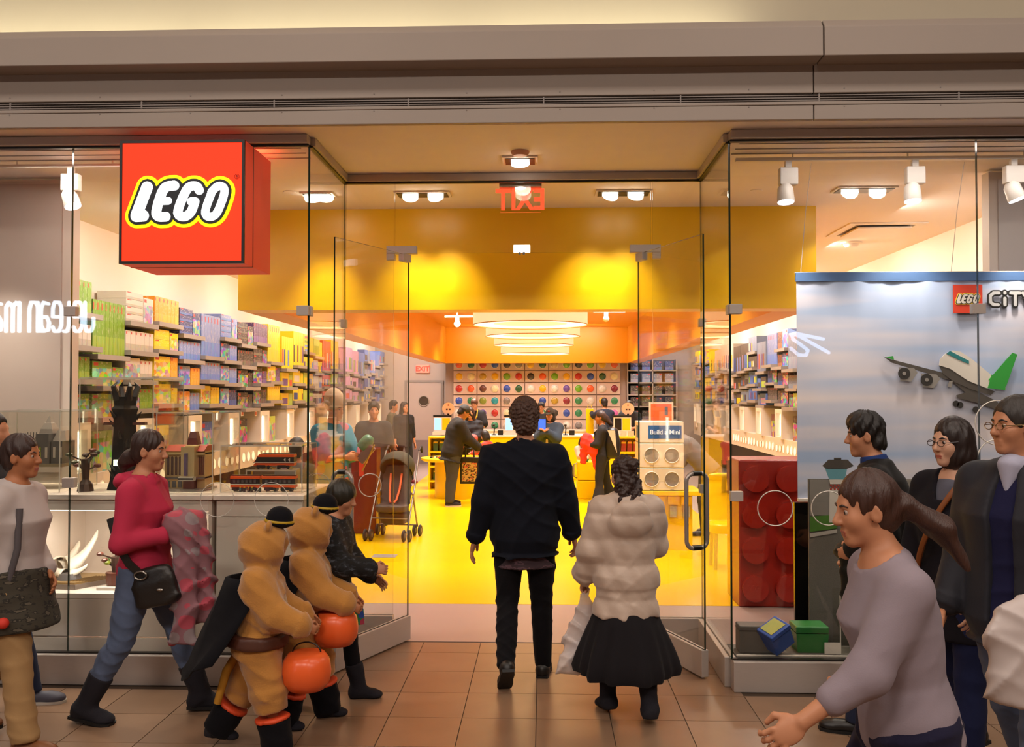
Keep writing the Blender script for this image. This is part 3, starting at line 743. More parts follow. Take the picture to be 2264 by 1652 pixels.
MB().bx(-8, 8, 0.05, 0.09, -0.002, zv1 - zv0 + 0.008).build('vent_backing', M('vent_dark', '#120e0c', 0.8), vent)
for k in range(3):
    z = (zv1 - zv0) * (k + 0.25) / 3; MB().bx(-8, 8, -0.002, 0.03, z, z + 0.005).build('slat', GREYP, vent)
for k in range(-9, 10): MB().bx(k * 0.8, k * 0.8 + 0.008, -0.003, 0.01, 0, zv1 - zv0).build('divider', GREYP, vent)
sc_me = MB().cyl((0, 0.003, 0), (0, -0.002, 0), 0.004, n=8).mesh('screw', GREYP, 30)
for k in range(-6, 7):
    for z in (zv0 - 0.03, zv1 + 0.03):
        o = link('screw', sc_me, fa); o.location = (0.55 * k + 0.1, 5.199, z)
# cove strip light: glows up behind the block, ends right of the entrance
cove = thing('cove_strip_light', 'hidden strip light glowing up behind the fascia block', 'strip light', (0, 5.42, zt - 0.06))
XC = P(1640, 20, Y=5.6).x
MB().bx(-7.5, XC, -0.05, 0.05, -0.03, 0.0).build('lamp_channel', WHITE, cove); MB().bx(-7.5, XC, -0.03, 0.03, 0.0, 0.006).build('diffuser', emis('cove_lamp', '#fff0b8', 1.5), cove)
for k in range(5): area('cove_light', ((-7.5 + (XC + 7.5) * (k + 0.5) / 5), 0, 0.02), (XC + 7.5) / 5 * 0.96, 0.05, 4.6, (1, 0.92, 0.68), (0, 0.35, 1), 150, cove)
# ---------------- glazing
def pane(name, x0, x1, y0, y1, z0, z1, parent, edges=True):
    m = MB().bx(x0, x1, y0, y1, z0, z1); m.mi = [1] * 6
    if x1 - x0 > y1 - y0: m.mi[2] = m.mi[4] = 0
    else: m.mi[3] = m.mi[5] = 0
    return m.build(name, [GL, GLE], parent)
def clamp(x, y, z, parent, w_=0.075, h=0.06, d=0.05): return MB().bx(x - w_ / 2, x + w_ / 2, y - d / 2, y + d / 2, z - h / 2, z + h / 2).build('glass_clamp', ALU, parent, None, 0.003)
ZGT = 3.315
xjl, xjr = P(157, 800, Y=YG).x, P(2162, 700, Y=YG).x
wd = {}
def window(n, x0, x1, label, joint, clamps):
    w_ = struct(link('window_%d' % n, None), label)
    MB().bx(x0, x1, YF, YG + 0.05, 0, KH).build('kick_plate', ALU, w_, None, 0.004)
    MB().bx(x0, x1, YF + 0.0, YG + 0.04, ZGT, ZC - 0.003).build('head_rail', ALU, w_, None, 0.003)
    MB().bx(x0, x1, YG - 0.016, YG + 0.016, ZGT - 0.012, ZGT).build('gasket', ALU_D, w_); MB().bx(x0, x1, YG - 0.016, YG + 0.016, KH, KH + 0.010).build('gasket', ALU_D, w_)
    a = sorted([x0, joint, x1])
    for q in range(2): pane('pane', a[q] + 0.003, a[q + 1] - 0.003, YG - 0.006, YG + 0.006, KH + 0.004, ZGT, w_)
    for x, z in clamps: clamp(x, YG, z, w_)
    return w_
zc1, zc2 = P(669, 687, Y=YG).z, P(1627, 1097, Y=YG).z
win1 = window(1, -6.5, XRL, 'clear display window left of the entrance', xjl, [(xjl, zc1), (xjl, P(155, 1067, Y=YG).z), (XRL - 0.03, zc1)])
win2 = window(2, XRR, 6.5, 'clear display window right of the entrance', xjr, [(xjr, P(2161, 683, Y=YG).z), (XRR + 0.03, zc1), (XRR + 0.03, zc2)])
for n, x in ((3, XRL), (4, XRR)):
    w_ = struct(link('window_%d' % n, None), 'glass return beside the shop entrance')
    s_ = 1 if n == 3 else -1
    MB().bx(x - 0.035, x + 0.035, YG + 0.05, YI, 0, KH).build('kick_plate', ALU, w_, None, 0.004); MB().bx(x - 0.03, x + 0.03, YG + 0.04, YI, ZGT, ZC - 0.003).build('head_rail', ALU, w_, None, 0.003)
    MB().bx(x - 0.014, x + 0.014, YG + 0.03, YI, ZGT - 0.012, ZGT).build('gasket', ALU_D, w_)
    pane('pane', x - 0.006, x + 0.006, YG + 0.008, YI - 0.008, KH, ZGT, w_)
    clamp(x, YG + 0.04, zc1, w_, 0.03, 0.06, 0.06); clamp(x, YI - 0.04, P(767, 717, Y=YI).z, w_, 0.05, 0.06, 0.06); clamp(x, YI - 0.04, 1.1, w_, 0.05, 0.06, 0.06)
XD0, XD1 = P(903, 900, Y=YI).x, P(1412, 900, Y=YI).x; XS0, XS1 = P(872, 480, Y=YI).x, P(1440, 480, Y=YI).x; ZD = 2.78
w5 = struct(link('window_5', None), 'glass transom and side lights around the open doors')
MB().bx(XRL, XRR, YI - 0.04, YI + 0.04, ZGT, ZC - 0.003).build('head_rail', ALU, w5, None, 0.003); MB().bx(XRL, XRR, YI - 0.015, YI + 0.015, ZGT - 0.012, ZGT).build('gasket', ALU_D, w5)
for a, b in ((XRL, XS0), (XS1, XRR)):
    MB().bx(a, b, YI - 0.035, YI + 0.035, 0, KH).build('kick_plate', ALU, w5, None, 0.004); pane('pane', a + 0.008, b - 0.002, YI - 0.006, YI + 0.006, KH, ZGT, w5)
pane('pane', XS0 + 0.004, XS1 - 0.004, YI - 0.006, YI + 0.006, ZD + 0.015, ZGT, w5)
for x, sg in ((XD0, 1), (XD1, -1)):
    m = MB(); z0, z1 = P(902, 562, Y=YI).z, P(902, 545, Y=YI).z
    m.bx(min(x - sg * 0.16, x + sg * 0.06), max(x - sg * 0.16, x + sg * 0.06), YI - 0.025, YI + 0.025, z0, z1); m.bx(min(x - sg * 0.16, x - sg * 0.10), max(x - sg * 0.16, x - sg * 0.10), YI - 0.025, YI + 0.025, z0 - 0.045, z0)
    m.build('patch_fitting', ALU, w5, None, 0.003)
def door(n, hx, fx, fy, label):
    d = link('door_%d' % n, None); struct(d, label); ang = math.atan2(fy - YI, fx - hx); W = math.hypot(fx - hx, fy - YI)
    d.location = (hx, YI, 0); d.rotation_euler = (0, 0, ang)
    MB().bx(0, W, -0.025, 0.025, 0.012, KH).build('bottom_rail', ALU, d, None, 0.004); pane('pane', 0.002, W, -0.006, 0.006, KH, ZD, d)
    MB().bx(0, 0.10, -0.022, 0.022, ZD - 0.055, ZD + 0.002).build('top_patch', ALU, d, None, 0.003)
    for sg in (-1, 1):
        x, y = W - 0.09, sg * 0.075; pts = []
        z0, z1 = 0.80, 1.27
        for q in range(7): a = math.pi / 2 * q / 6; pts.append((x, sg * 0.02 + (y - sg * 0.02) * math.sin(a), z1 - 0.05 + 0.05 * 1 - 0.05 * (1 - math.cos(a))))
        pts = [(x, 0, z1)] + pts + [(x, y - sg * 0.02 * (1 - math.cos(math.pi / 2 * q / 6)) * 2, z0 + 0.05 - 0.05 * math.sin(math.pi / 2 * q / 6)) for q in range(7)] + [(x, 0, z0)]
        MB().tube(pts, 0.014, 10).build('pull_handle', M('steel', '#a89e96', 0.25, 0.45), d, 60)
    for z in (0.80, 1.27): MB().cyl((W - 0.09, -0.03, z), (W - 0.09, 0.03, z), 0.017, n=12).build('handle_stud', BLACK, d, 40)
    MB().cyl((W - 0.03, 0, 0.03), (W - 0.03, 0, 0.1), 0.022, n=12).build('lock', ALU, d, 40)
    return d
door(1, XD0, -1.335, 5.64, 'open glass door leaf on the left'); door(2, XD1, 1.005, 5.61, 'open glass door leaf on the right')
# white ring stickers on the glass
RING = M('white_sticker', '#d8d2c8', 0.5)
for x, y, r in ((1714, 1124, 38), (1832, 1124, 37), (2206, 935, 48), (2205, 1015, 42), (480, 1105, 38), (600, 1105, 38), (60, 1110, 36)):
    p = P(x, y, Y=YG - 0.008); rr = r / FPX * YG
    o = MB().tube([(rr * math.cos(2 * math.pi * k / 40), 0, rr * math.sin(2 * math.pi * k / 40)) for k in range(40)], 0.0035 if x > 700 else 0.002, 6, True).build('ring_sticker', RING, None, 60, loc=p)
    o.parent = win1 if x < 1000 else win2
o = MB().tube([(0.082 * math.cos(2 * math.pi * k / 40), 0, 0.082 * math.sin(2 * math.pi * k / 40)) for k in range(40)], 0.004, 6, True).build('ring_sticker', RING, w5, 60, loc=P(818, 1073, Y=YI - 0.012))
# ---------------- the yellow soffit ring
YS0, YS1 = P(1150, 460, Z=ZC).y, 21.6
XS_L, XS_R = P(527, 600, Y=YS0).x, P(1805, 600, Y=YS0).x; ZS = P(1150, 684, Y=YS0).z
so = struct(link('trim_2', None), 'yellow dropped soffit hanging over the shop centre')
T = 0.30
MB().bx(XS_L, XS_R, YS0, YS0 + T, ZS, ZC).build('front_beam', YEL, so)
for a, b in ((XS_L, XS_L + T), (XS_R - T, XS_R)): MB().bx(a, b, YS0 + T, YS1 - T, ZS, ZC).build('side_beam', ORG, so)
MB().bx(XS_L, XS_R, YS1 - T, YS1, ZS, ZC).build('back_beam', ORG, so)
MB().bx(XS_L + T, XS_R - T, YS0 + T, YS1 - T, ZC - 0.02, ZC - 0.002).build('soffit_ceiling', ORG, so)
# ---------------- back wall door and exit
dr = struct(link('door_3', None), 'grey door with round window in the back wall')
xa, xb = P(900, 900, Y=YB).x, P(975, 900, Y=YB).x; zt_ = 2.04
MB().bx(xa, xb, YB - 0.03, YB - 0.005, 0, zt_).build('leaf', M('door_grey', '#b9a9a2', 0.5, var=0.03), dr)
MB().bx(xa - 0.3, xb + 0.1, YB - 0.034, YB - 0.03, 0.0, P(935, 973, Y=YB).z).build('kick_panel', M('door_kick', '#8b7c7a', 0.4, var=0.03), dr)
for x0, x1, z0, z1 in ((xa - 0.06, xa, 0, zt_ + 0.06), (xb, xb + 0.06, 0, zt_ + 0.06), (xa, xb, zt_, zt_ + 0.06)): MB().bx(x0, x1, YB - 0.05, YB, z0, z1).build('frame', GREYP, dr)
p = P(937, 887, Y=YB - 0.04); MB().cyl((p.x, YB - 0.045, p.z), (p.x, YB - 0.02, p.z), 0.125, n=28).build('round_window', M('dark_glass', '#4a4038', 0.1), dr, 40)
MB().tube([(p.x + 0.128 * math.cos(2 * math.pi * k / 28), YB - 0.045, p.z + 0.128 * math.sin(2 * math.pi * k / 28)) for k in range(28)], 0.012, 6, True).build('window_rim', ALU, dr, 60)
MF = lambda x, y, z, sc=1.0: Matrix(((sc, 0, 0, x), (0, 0, -sc, y), (0, sc, 0, z), (0, 0, 0, 1)))      # lettering that faces the walkway
MBK = lambda x, y, z, sc=1.0: Matrix(((-sc, 0, 0, x), (0, 0, sc, y), (0, sc, 0, z), (0, 0, 0, 1)))    # lettering that faces into the shop
p = P(935, 816, Y=YB); ex = thing('exit_sign', 'small lit red sign on the grey back wall above the door', 'sign', (p.x, YB - 0.06, p.z))
MB().bx(-0.17, 0.17, -0.02, 0.06, -0.10, 0.10).build('case', emis('exit_case', '#e8907c', 0.5), ex, None, 0.01)
text_mesh('EXIT', 0.17, 0.01, emis('exit_red', '#ff3020', 2.2), 'lettering', ex, offset=0.004, mat=MF(0, -0.026, -0.005))
# clear sign over the doors, read from inside
p = P(1151, 408, Y=6.52); ex2 = thing('exit_sign', 'clear hanging sign with red letters seen from behind over the doors', 'sign', (p.x, 6.52, p.z))
MB().bx(-0.155, 0.155, -0.05, 0.05, -0.028, ZC - p.z - 0.001).build('housing', M('exit_housing', '#a89888', 0.4, 0.3), ex2, None, 0.004)
MB().ell((0, -0.02, -0.028), (0.04, 0.03, 0.014)).build('lamp_lens', emis('lens', '#fff2d8', 5), ex2, 60)
zb2 = P(1151, 470, Y=6.52).z - p.z
m = MB().bx(-0.148, 0.148, -0.004, 0.004, zb2, -0.028); m.mi = [1, 1, 0, 1, 0, 1]; m.build('clear_plate', [ACR, emis('plate_edge', '#ff6a3a', 1.2)], ex2)
text_mesh('EXIT', 0.215, 0.006, emis('exit_red2', '#ff4426', 2.0), 'lettering', ex2, offset=0.006, xs=0.82, mat=MBK(0, 0.006, (zb2 - 0.028) / 2))
p = P(1154, 552, Y=YI); sb_ = thing('door_sensor', 'small white glowing motion sensor box on the door transom', 'sensor', (p.x, YI - 0.03, p.z))
MB().bx(-0.06, 0.06, -0.025, 0.02, -0.026, 0.026).build('housing', emis('sensor', '#ffffff', 1.3), sb_, None, 0.004)
for k in (-1, 1): MB().bx(k * 0.015 - 0.008, k * 0.015 + 0.008, -0.02, 0.0, -0.042, -0.026).build('sensor_eye', BLACK, sb_)
# ------------------------------------------------------------------ the square lit sign and its lettering
def stroke_mesh(strokes, grow, thick, step, name, mat, front=0.0):
    """rounded fat strokes in the XZ plane, offset outwards by `grow`, as one slab"""
    P2 = np.array([q[:2] for s_ in strokes for q in s_]); m = max(q[2] for s_ in strokes for q in s_) + grow + 4 * step
    xs = np.arange(P2[:, 0].min() - m, P2[:, 0].max() + m, step); zs = np.arange(P2[:, 1].min() - m, P2[:, 1].max() + m, step)
    D = np.full((len(xs), len(zs)), 9.0)
    for s_ in strokes:
        for a, b in zip(s_[:-1], s_[1:]):
            ba = np.array(b[:2]) - np.array(a[:2]); L = max(ba @ ba, 1e-12)
            t = np.clip(((xs[:, None] - a[0]) * ba[0] + (zs[None] - a[1]) * ba[1]) / L, 0, 1)
            D = np.minimum(D, np.hypot(xs[:, None] - a[0] - t * ba[0], zs[None] - a[1] - t * ba[1]) - (a[2] + (b[2] - a[2]) * t))
    ys = np.array((-1.5, -0.5, 0.5, 1.5)) * thick + front
    F = np.maximum((D - grow)[:, None, :], (np.abs(ys - front) - thick / 2 * 1.0)[None, :, None])
    F = np.where((np.abs(ys - front) <= thick / 2 + 1e-9)[None, :, None], (D - grow)[:, None, :] + 0 * F, 1e-3 + np.maximum(D - grow, 0)[:, None, :])
    V, Q = snets(F.astype(np.float32), xs, ys, zs); V[:, 1] = np.where(V[:, 1] < front, front - thick / 2, front + thick / 2)
    return np_mesh(name, V, Q, mat, False)
k_ = 0.753 / 725.0
def lg(pts, r):
    pts = [p[:2] for p in pts]
    for _ in range(2 if len(pts) > 3 else 0):          # round the corners of the strokes
        q = [pts[0]]
        for a, b in zip(pts[:-1], pts[1:]): q += [(a[0] * .75 + b[0] * .25, a[1] * .75 + b[1] * .25), (a[0] * .25 + b[0] * .75, a[1] * .25 + b[1] * .75)]
        pts = q + [pts[-1]]
    return [((x - 1074) * k_, -(y - 1190) * k_, r * k_) for x, y in pts]
LETTERS = [lg([(874, 1106), (812, 1270)], 34), lg([(812, 1274), (852, 1272)], 34),
           lg([(1034, 1098), (990, 1100), (962, 1128), (924, 1254), (940, 1280), (984, 1278)], 29), lg([(950, 1188), (998, 1186)], 23),
           lg([(1180, 1126), (1168, 1102), (1134, 1098), (1102, 1122), (1052, 1246), (1062, 1276), (1102, 1281), (1136, 1252), (1154, 1194)], 27), lg([(1158, 1191), (1132, 1191)], 24),
           lg([(1254, 1136), (1212, 1248), (1224, 1281), (1264, 1281), (1292, 1250), (1332, 1138), (1322, 1106), (1288, 1099), (1252, 1136)], 24)]
E_RED = emis('sign_red', '#f0340e', 0.82); E_YEL = emis('sign_yellow', '#ffee00', 1.0); E_BLK = M('sign_black', '#0e1420', 0.4); E_WHT = emis('sign_white', '#f4fbff', 1.05)
ME_Y = stroke_mesh(LETTERS, 0.036, 0.006, 0.0035, 'yellow_outline', E_YEL); FILL = LETTERS + [lg([(880, 1190), (1280, 1190)], 46), lg([(850, 1230), (1240, 1236)], 20), lg([(930, 1130), (1290, 1140)], 16)]; ME_B = stroke_mesh(FILL, 0.0165, 0.006, 0.0035, 'black_outline', E_BLK); ME_W = stroke_mesh(LETTERS, 0.0, 0.006, 0.003, 'white_letters', E_WHT)
def sign_red():
    m = E_RED; return m
SGF, SGB = 5.26, 5.775; pc = P(402, 447, Y=SGF); S_ = 0.757
sg = thing('cube_sign', 'red glowing cube sign with white rounded letters outlined in yellow', 'sign', (pc.x, SGF, P(402, 583, Y=SGF).z))
hz = P(402, 310, Y=SGF).z - P(402, 583, Y=SGF).z; hw = (P(540, 447, Y=SGF).x - P(264, 447, Y=SGF).x) / 2
MB().bx(-hw, hw, 0.012, SGB - SGF, 0, hz).build('body', emis('sign_side', '#d8452c', 0.28), sg, None, 0.004)
fr = MB()
for a, b, c, d in ((-hw, hw, 0, 0.016), (-hw, hw, hz - 0.016, hz), (-hw, -hw + 0.016, 0.016, hz - 0.016), (hw - 0.016, hw, 0.016, hz - 0.016)): fr.bx(a, b, -0.004, 0.012, c, d)
fr.build('frame', M('sign_frame', '#1c0d0a', 0.4), sg)
MB().bx(-hw + 0.016, hw - 0.016, 0.0, 0.012, 0.016, hz - 0.016).build('face', E_RED, sg)
MB().bx(-hw - 0.002, hw + 0.002, YG - SGF - 0.004, YG - SGF + 0.004, -0.002, hz + 0.002).build('seam', M('sign_seam', '#5c1d12', 0.5), sg)
for me, y in ((ME_Y, -0.003), (ME_B, -0.007), (ME_W, -0.011)):
    o = link(me.name, me, sg); o.location = (0, y, hz / 2); o.scale = (1, 1, 1)
o = text_mesh('R', 0.022, 0.003, E_BLK, 'registered_mark', sg, mat=MF((1397 - 1074) * k_, -0.004, hz / 2 - (1046 - 1190) * k_))
MB().tube([((1397 - 1074) * k_ + 0.014 * math.cos(t / 20 * 2 * math.pi), -0.004, hz / 2 - (1046 - 1190) * k_ + 0.014 * math.sin(t / 20 * 2 * math.pi)) for t in range(20)], 0.0012, 4, True).build('mark_ring', E_BLK, sg)
spot('sign_glow', (0, -0.03, hz - 0.1), (0, -0.1, hz + 0.3), 0.0, parent=sg) if False else None

# ------------------------------------------------------------------ ceiling fittings
LAMP = emis('lamp_disc', '#fff4e2', 14.0); BLKTRIM = M('fitting_black', '#15120f', 0.3)
def downlight(px, py, w_, d, n, label, aims, watts):
    p = P(px, py, Z=ZC); t = thing('recessed_downlight', label, 'downlight', (p.x, p.y, ZC))
    MB().bx(-w_ / 2 - 0.02, w_ / 2 + 0.02, -d / 2 - 0.02, d / 2 + 0.02, -0.012, -0.001).build('trim_plate', WHITE, t)
    MB().bx(-w_ / 2, w_ / 2, -d / 2, d / 2, -0.016, -0.011).build('baffle', BLKTRIM, t)
    for k in range(n):
        x = (k - (n - 1) / 2) * w_ / max(n, 1)
        a = Vector((aims[k][0] - p.x - x, aims[k][1] - p.y, aims[k][2] - ZC)).normalized()
        MB().cyl((x, 0, -0.012), (x + a.x * 0.03, a.y * 0.03, -0.03 + a.z * 0.0), 0.062, n=20).build('lamp', LAMP, t, 40)
        s_ = spot('downlight_beam', (x, 0, -0.05), (aims[k][0] - p.x, aims[k][1] - p.y, aims[k][2] - ZC), watts, 54, 1.0, parent=t)
    return t
gx0, gx1 = P(968, 680, Y=YS0).x, P(1318, 680, Y=YS0).x
downlight(935, 428, 0.40, 0.16, 2, 'twin black recessed downlight left above the doors inside', [(gx0 - 0.25, YS0 + .1, 2.45), (gx0 + 0.12, YS0 + .1, 2.45)], 85)
downlight(1378, 425, 0.40, 0.16, 2, 'twin black recessed downlight right above the doors inside', [(gx1 - 0.12, YS0 + .1, 2.45), (gx1 + 0.2, YS0 + .1, 2.45)], 85)
downlight(1150, 353, 0.20, 0.16, 1, 'single black recessed downlight in the entrance ceiling', [(-0.1, 7.6, 0)], 90)
downlight(1910, 418, 0.42, 0.16, 2, 'twin black recessed downlight over the right display window', [(2.5, 9.5, 1.2), (3.2, 9.5, 1.2)], 50)
downlight(705, 430, 0.22, 0.16, 2, 'small recessed downlight left of the entrance behind the glass', [(-1.8, 9.2, 0), (-2.3, 9.2, 0)], 40)
for px, py, lb in ((1672, 421, 'right of the entrance'), (640, 424, 'left of the entrance'), (1637, 549, 'by the air vent')):
    p = P(px, py, Z=ZC); t = thing('sprinkler_cover', 'small round white sprinkler cover in the ceiling ' + lb, 'sprinkler', (p.x, p.y, ZC)); MB().lathe([(0.001, -0.006), (0.045, -0.006), (0.05, -0.001)], n=20).build('cap', CEILW, t, 40)
p = P(1150, 335, Z=ZC); t = thing('smoke_detector', 'round smoke detector in the entrance ceiling', 'detector', (p.x, p.y, ZC)); MB().lathe([(0.001, -0.03), (0.045, -0.03), (0.06, -0.012), (0.062, -0.001)], n=24).build('cap', M('detector', '#d8a080', 0.5), t, 40)
p = P(1882, 536, Z=ZC); t = thing('smoke_detector', 'round white smoke detector beside the square ceiling vent', 'detector', (p.x, p.y, ZC)); MB().lathe([(0.001, -0.05), (0.06, -0.05), (0.08, -0.02), (0.11, -0.018), (0.11, -0.001)], n=24).build('cap', WHITE, t, 40)
p = P(1935, 507, Z=ZC); t = thing('ceiling_vent', 'square white ceiling air diffuser over the right aisle', 'vent', (p.x, p.y, ZC))
m = MB()
for a, b, c, d in ((-.36, .36, -.36, -.28), (-.36, .36, .28, .36), (-.36, -.28, -.28, .28), (.28, .36, -.28, .28)): m.bx(a, b, c, d, -0.012, -0.001)
m.build('frame', WHITE, t); MB().bx(-.25, .25, -.25, .25, -0.035, -0.02).build('plate', WHITE, t); MB().bx(-.28, .28, -.28, .28, -0.006, -0.001).build('throat', GREYP, t)
# track with spotlights over both windows
def track(x0, x1, y, lamps, label):
    t = thing('track_rail', label, 'track', (0, y, ZC)); MB().bx(x0, x1, -0.017, 0.017, -0.05, -0.026).build('rail', WHITE, t, None, 0.002)
    for k in range(4): MB().cyl((x0 + (x1 - x0) * (k + 0.5) / 4, 0, -0.03), (x0 + (x1 - x0) * (k + 0.5) / 4, 0, -0.001), 0.006, n=8).build('stem', WHITE, t)
    for x, tilt, lb in lamps:
        s_ = thing('track_spotlight', lb, 'spotlight', (x, y, ZC - 0.05))
        MB().bx(-0.06, 0.06, -0.03, 0.03, -0.16, -0.045).build('gear_box', M('spot_white', '#cfc6bf', 0.4), s_, None, 0.006); MB().bx(-0.02, 0.02, -0.016, 0.016, -0.045, 0.0).build('adapter', M('spot_white', '#cfc6bf'), s_)
        R = Ry(tilt) @ Rx(-8); c = np.array((-0.02, 0, -0.16))
        MB().lathe([(0.03, 0.01), (0.05, -0.02), (0.056, -0.10), (0.056, -0.115)], c, 20, R).build('lamp_head', M('spot_white', '#cfc6bf'), s_, 40)
        MB().lathe([(0.001, -0.116), (0.05, -0.116), (0.052, -0.12)], c, 20, R).build('lens', emis('spot_lens', '#f4f2ff', 5.0), s_, 40)
        a = R @ np.array((0, 0.14, -1.0)); spot('track_beam', tuple(c + a * 0.16), tuple(c + a * 2), 85, 90, 0.8, parent=s_)
YT = 5.95
lx = lambda px, py: P(px, py, Y=YT).x
track(XRR + 0.15, 4.3, YT, [(lx(1742, 335), 0, 'leftmost white track spotlight in the right window'), (lx(2022, 335), 0, 'middle white track spotlight in the right window'), (lx(2240, 335), -18, 'tilted white track spotlight at the right edge')], 'thin white lighting track over the right window')
track(-4.6, XRL - 0.5, YT, [(lx(158, 340), -22, 'tilted white track spotlight in the left window'), (lx(400, 340), 0, 'added white track spotlight, unseen behind the red cube sign'), (-3.9, 0, 'added unseen track spotlight beyond the left frame edge')], 'thin white lighting track over the left window')  # the last two lamps are unseen, added to light the left window
for yy in (5.6, 5.72, 5.84):
    for a, b, w_ in ((-4.6, XRL - 0.1, win1), (XRR + 0.1, 4.6, win2)): MB().bx(a, b, yy - 0.003, yy + 0.003, ZC - 0.03, ZC - 0.024).build('ceiling_wire', GREYP, w_)
# four drum lamps inside the soffit
DR = 1.39; fab = emis('drum_fabric', '#efdcac', 0.8); dif = emis('drum_diffuser', '#fff4d0', 1.7)
s_d = 2.40
for k, (x0, x1, yb, nm) in enumerate(((1046, 1299, 719, 'nearest'), (1074, 1282, 744, 'second'), (1092, 1268, 764, 'third'), (1107, 1259, 783, 'farthest'))):
    Yd = DR * FPX / (x1 - x0); p = P((x0 + x1) / 2, yb, Y=Yd); t = thing('drum_lamp', 'big round cream fabric drum lamp, %s of the row of four' % nm, 'lamp', (p.x, Yd, p.z))
    m = MB(); n = 64; r = DR / 2
    m.lathe([(r - 0.004, 0.0), (r, 0.0), (r, 0.34), (r - 0.004, 0.34)], n=n, cap=False); m.build('fabric_side', fab, t, 40)
    MB().lathe([(r * 0.65, 0.012), (r - 0.01, 0.012), (r - 0.01, 0.02), (r * 0.65, 0.02)], n=n, cap=False).build('diffuser_ring', dif, t, 40)
    MB().lathe([(r * 0.65, 0.014), (r * 0.655, 0.014), (r * 0.655, 0.34), (r * 0.65, 0.34)], n=n, cap=False).build('inner_side', fab, t, 40)
    for zz in (0.0, 0.34): MB().tube([(r * math.cos(2 * math.pi * q / n), r * math.sin(2 * math.pi * q / n), zz) for q in range(n)], 0.006, 5, True).build('rim', M('drum_rim', '#c89a4a', 0.5), t, 60)
    for q in range(3): MB().cyl((r * 0.8 * math.cos(q * 2.1), r * 0.8 * math.sin(q * 2.1), 0.3), (r * 0.8 * math.cos(q * 2.1), r * 0.8 * math.sin(q * 2.1), ZC - 0.03 - p.z), 0.004, n=6).build('cable', ALU, t)
    MB().bx(-0.5, 0.5, -0.06, 0.06, 0.18, 0.22).build('lamp_bar', emis('drum_bulb', '#fff0c8', 1.2), t)
# small spots on the soffit ceiling
for k, (px, py) in enumerate(((1011, 716), (1340, 705))):
    p = P(px, py, Y=14.0); t = thing('ceiling_spotlight', ('lit' if k == 0 else 'unlit') + ' small spotlight on a bar inside the soffit', 'spotlight', (p.x, 14.0, p.z))
    MB().bx(-0.2, 0.3, -0.015, 0.015, 0.10, 0.13).build('bar', WHITE, t); MB().cyl((0, 0, 0.13), (0, 0, ZC - 0.021 - p.z), 0.01, n=8).build('stem', WHITE, t); MB().ell((0, 0, 0.0), 0.05).build('bulb', emis('spot_bulb', '#fff6ea', 12) if k == 0 else WHITE, t, 60); MB().cyl((0, 0, 0.03), (0, 0, 0.11), 0.035, n=12).build('neck', WHITE, t, 40)

# ------------------------------------------------------------------ lit sign across the walkway; the window mirrors it
YO = -4.98; YV = 2 * YG - YO
os_ = thing('lit_shop_sign', 'white lit lettering of the shop across the walkway, mirrored in the left window', 'sign', (0, YO, 0))
SGN = emis('opposite_sign', '#d8ecff', 15.0)
pa, pb = P(0, 702, Y=YV), P(210, 702, Y=YV); hgt = (P(0, 668, Y=YV).z - P(0, 736, Y=YV).z)
cu = 0.0
def vletter(ch, x, w_, z, h, r):
    S = {'J': [[(1, 1), (1, 0.25), (0.8, 0), (0.3, 0), (0.05, 0.2), (0.05, 0.45)]], 'l': [[(0.1, 1), (0.1, 0.2), (0.4, 0), (1, 0)]], 'e': [[(0, 0.5), (1, 0.5), (1, 0.8), (0.8, 1), (0.25, 1), (0, 0.8), (0, 0.2), (0.25, 0), (0.8, 0), (1, 0.15)]],
         'a': [[(0.1, 0.95), (0.7, 1), (1, 0.8), (1, 0)], [(1, 0.5), (0.3, 0.5), (0, 0.3), (0.1, 0.05), (0.6, 0), (1, 0.2)]], 'n': [[(0, 0), (0, 1)], [(0, 0.85), (0.3, 1), (0.8, 1), (1, 0.75), (1, 0)]],
         'm': [[(0, 0), (0, 1)], [(0, 0.9), (0.25, 1), (0.5, 0.85), (0.5, 0)], [(0.5, 0.85), (0.8, 1), (1, 0.85), (1, 0)]]}[ch]
    return [[(x + a * w_, z + b * h, r) for a, b in s_] for s_ in S]
# mirrored in the glass, so the sign itself reads left to right for someone facing it: +X of the reader is world -X
Ltr = []; wpx = 16
for ch, x, wp in (('J', 188, 20), ('e', 163, 19), ('l', 142, 12), ('e', 117, 19), ('a', 91, 18), ('n', 65, 19), ('m', 14, 29), ('a', -16, 20)):
    xa_ = P(x, 702, Y=YV).x; ww = (P(x + wp, 702, Y=YV).x - xa_); Ltr.append((ch, xa_, ww))
allst = []
for ch, xa_, ww in Ltr:
    for s_ in vletter(ch, 0, 1, P(0, 733, Y=YV).z, hgt * 0.94, 0.030): allst.append([(xa_ + ww * (1 - a), z, r) for a, z, r in s_])
allst = [[(x, z, r) for x, z, r in s_] for s_ in allst]
me = stroke_mesh(allst, 0.0, 0.03, 0.012, 'letters', SGN); o = link('lettering', me, os_)
os2 = thing('lit_script_sign', 'looped white lit script sign across the walkway, mirrored in the right window', 'sign', (0, YO, 0))
def v2(px, py): q = P(px, py, Y=YV); return (q.x, q.z, 0.03)
st = [[v2(1750, 735), v2(1775, 748), v2(1832, 780)], [v2(1762, 738), v2(1820, 750)], [v2(1752, 750), v2(1770, 762), v2(1786, 775), v2(1782, 786), v2(1765, 785), v2(1748, 770)], [v2(1762, 738), v2(1744, 730), v2(1752, 746)]]
link('lettering', stroke_mesh(st, 0.0, 0.03, 0.02, 'letters', emis('opposite_sign_blue', '#b8d4ff', 8.0)), os2)
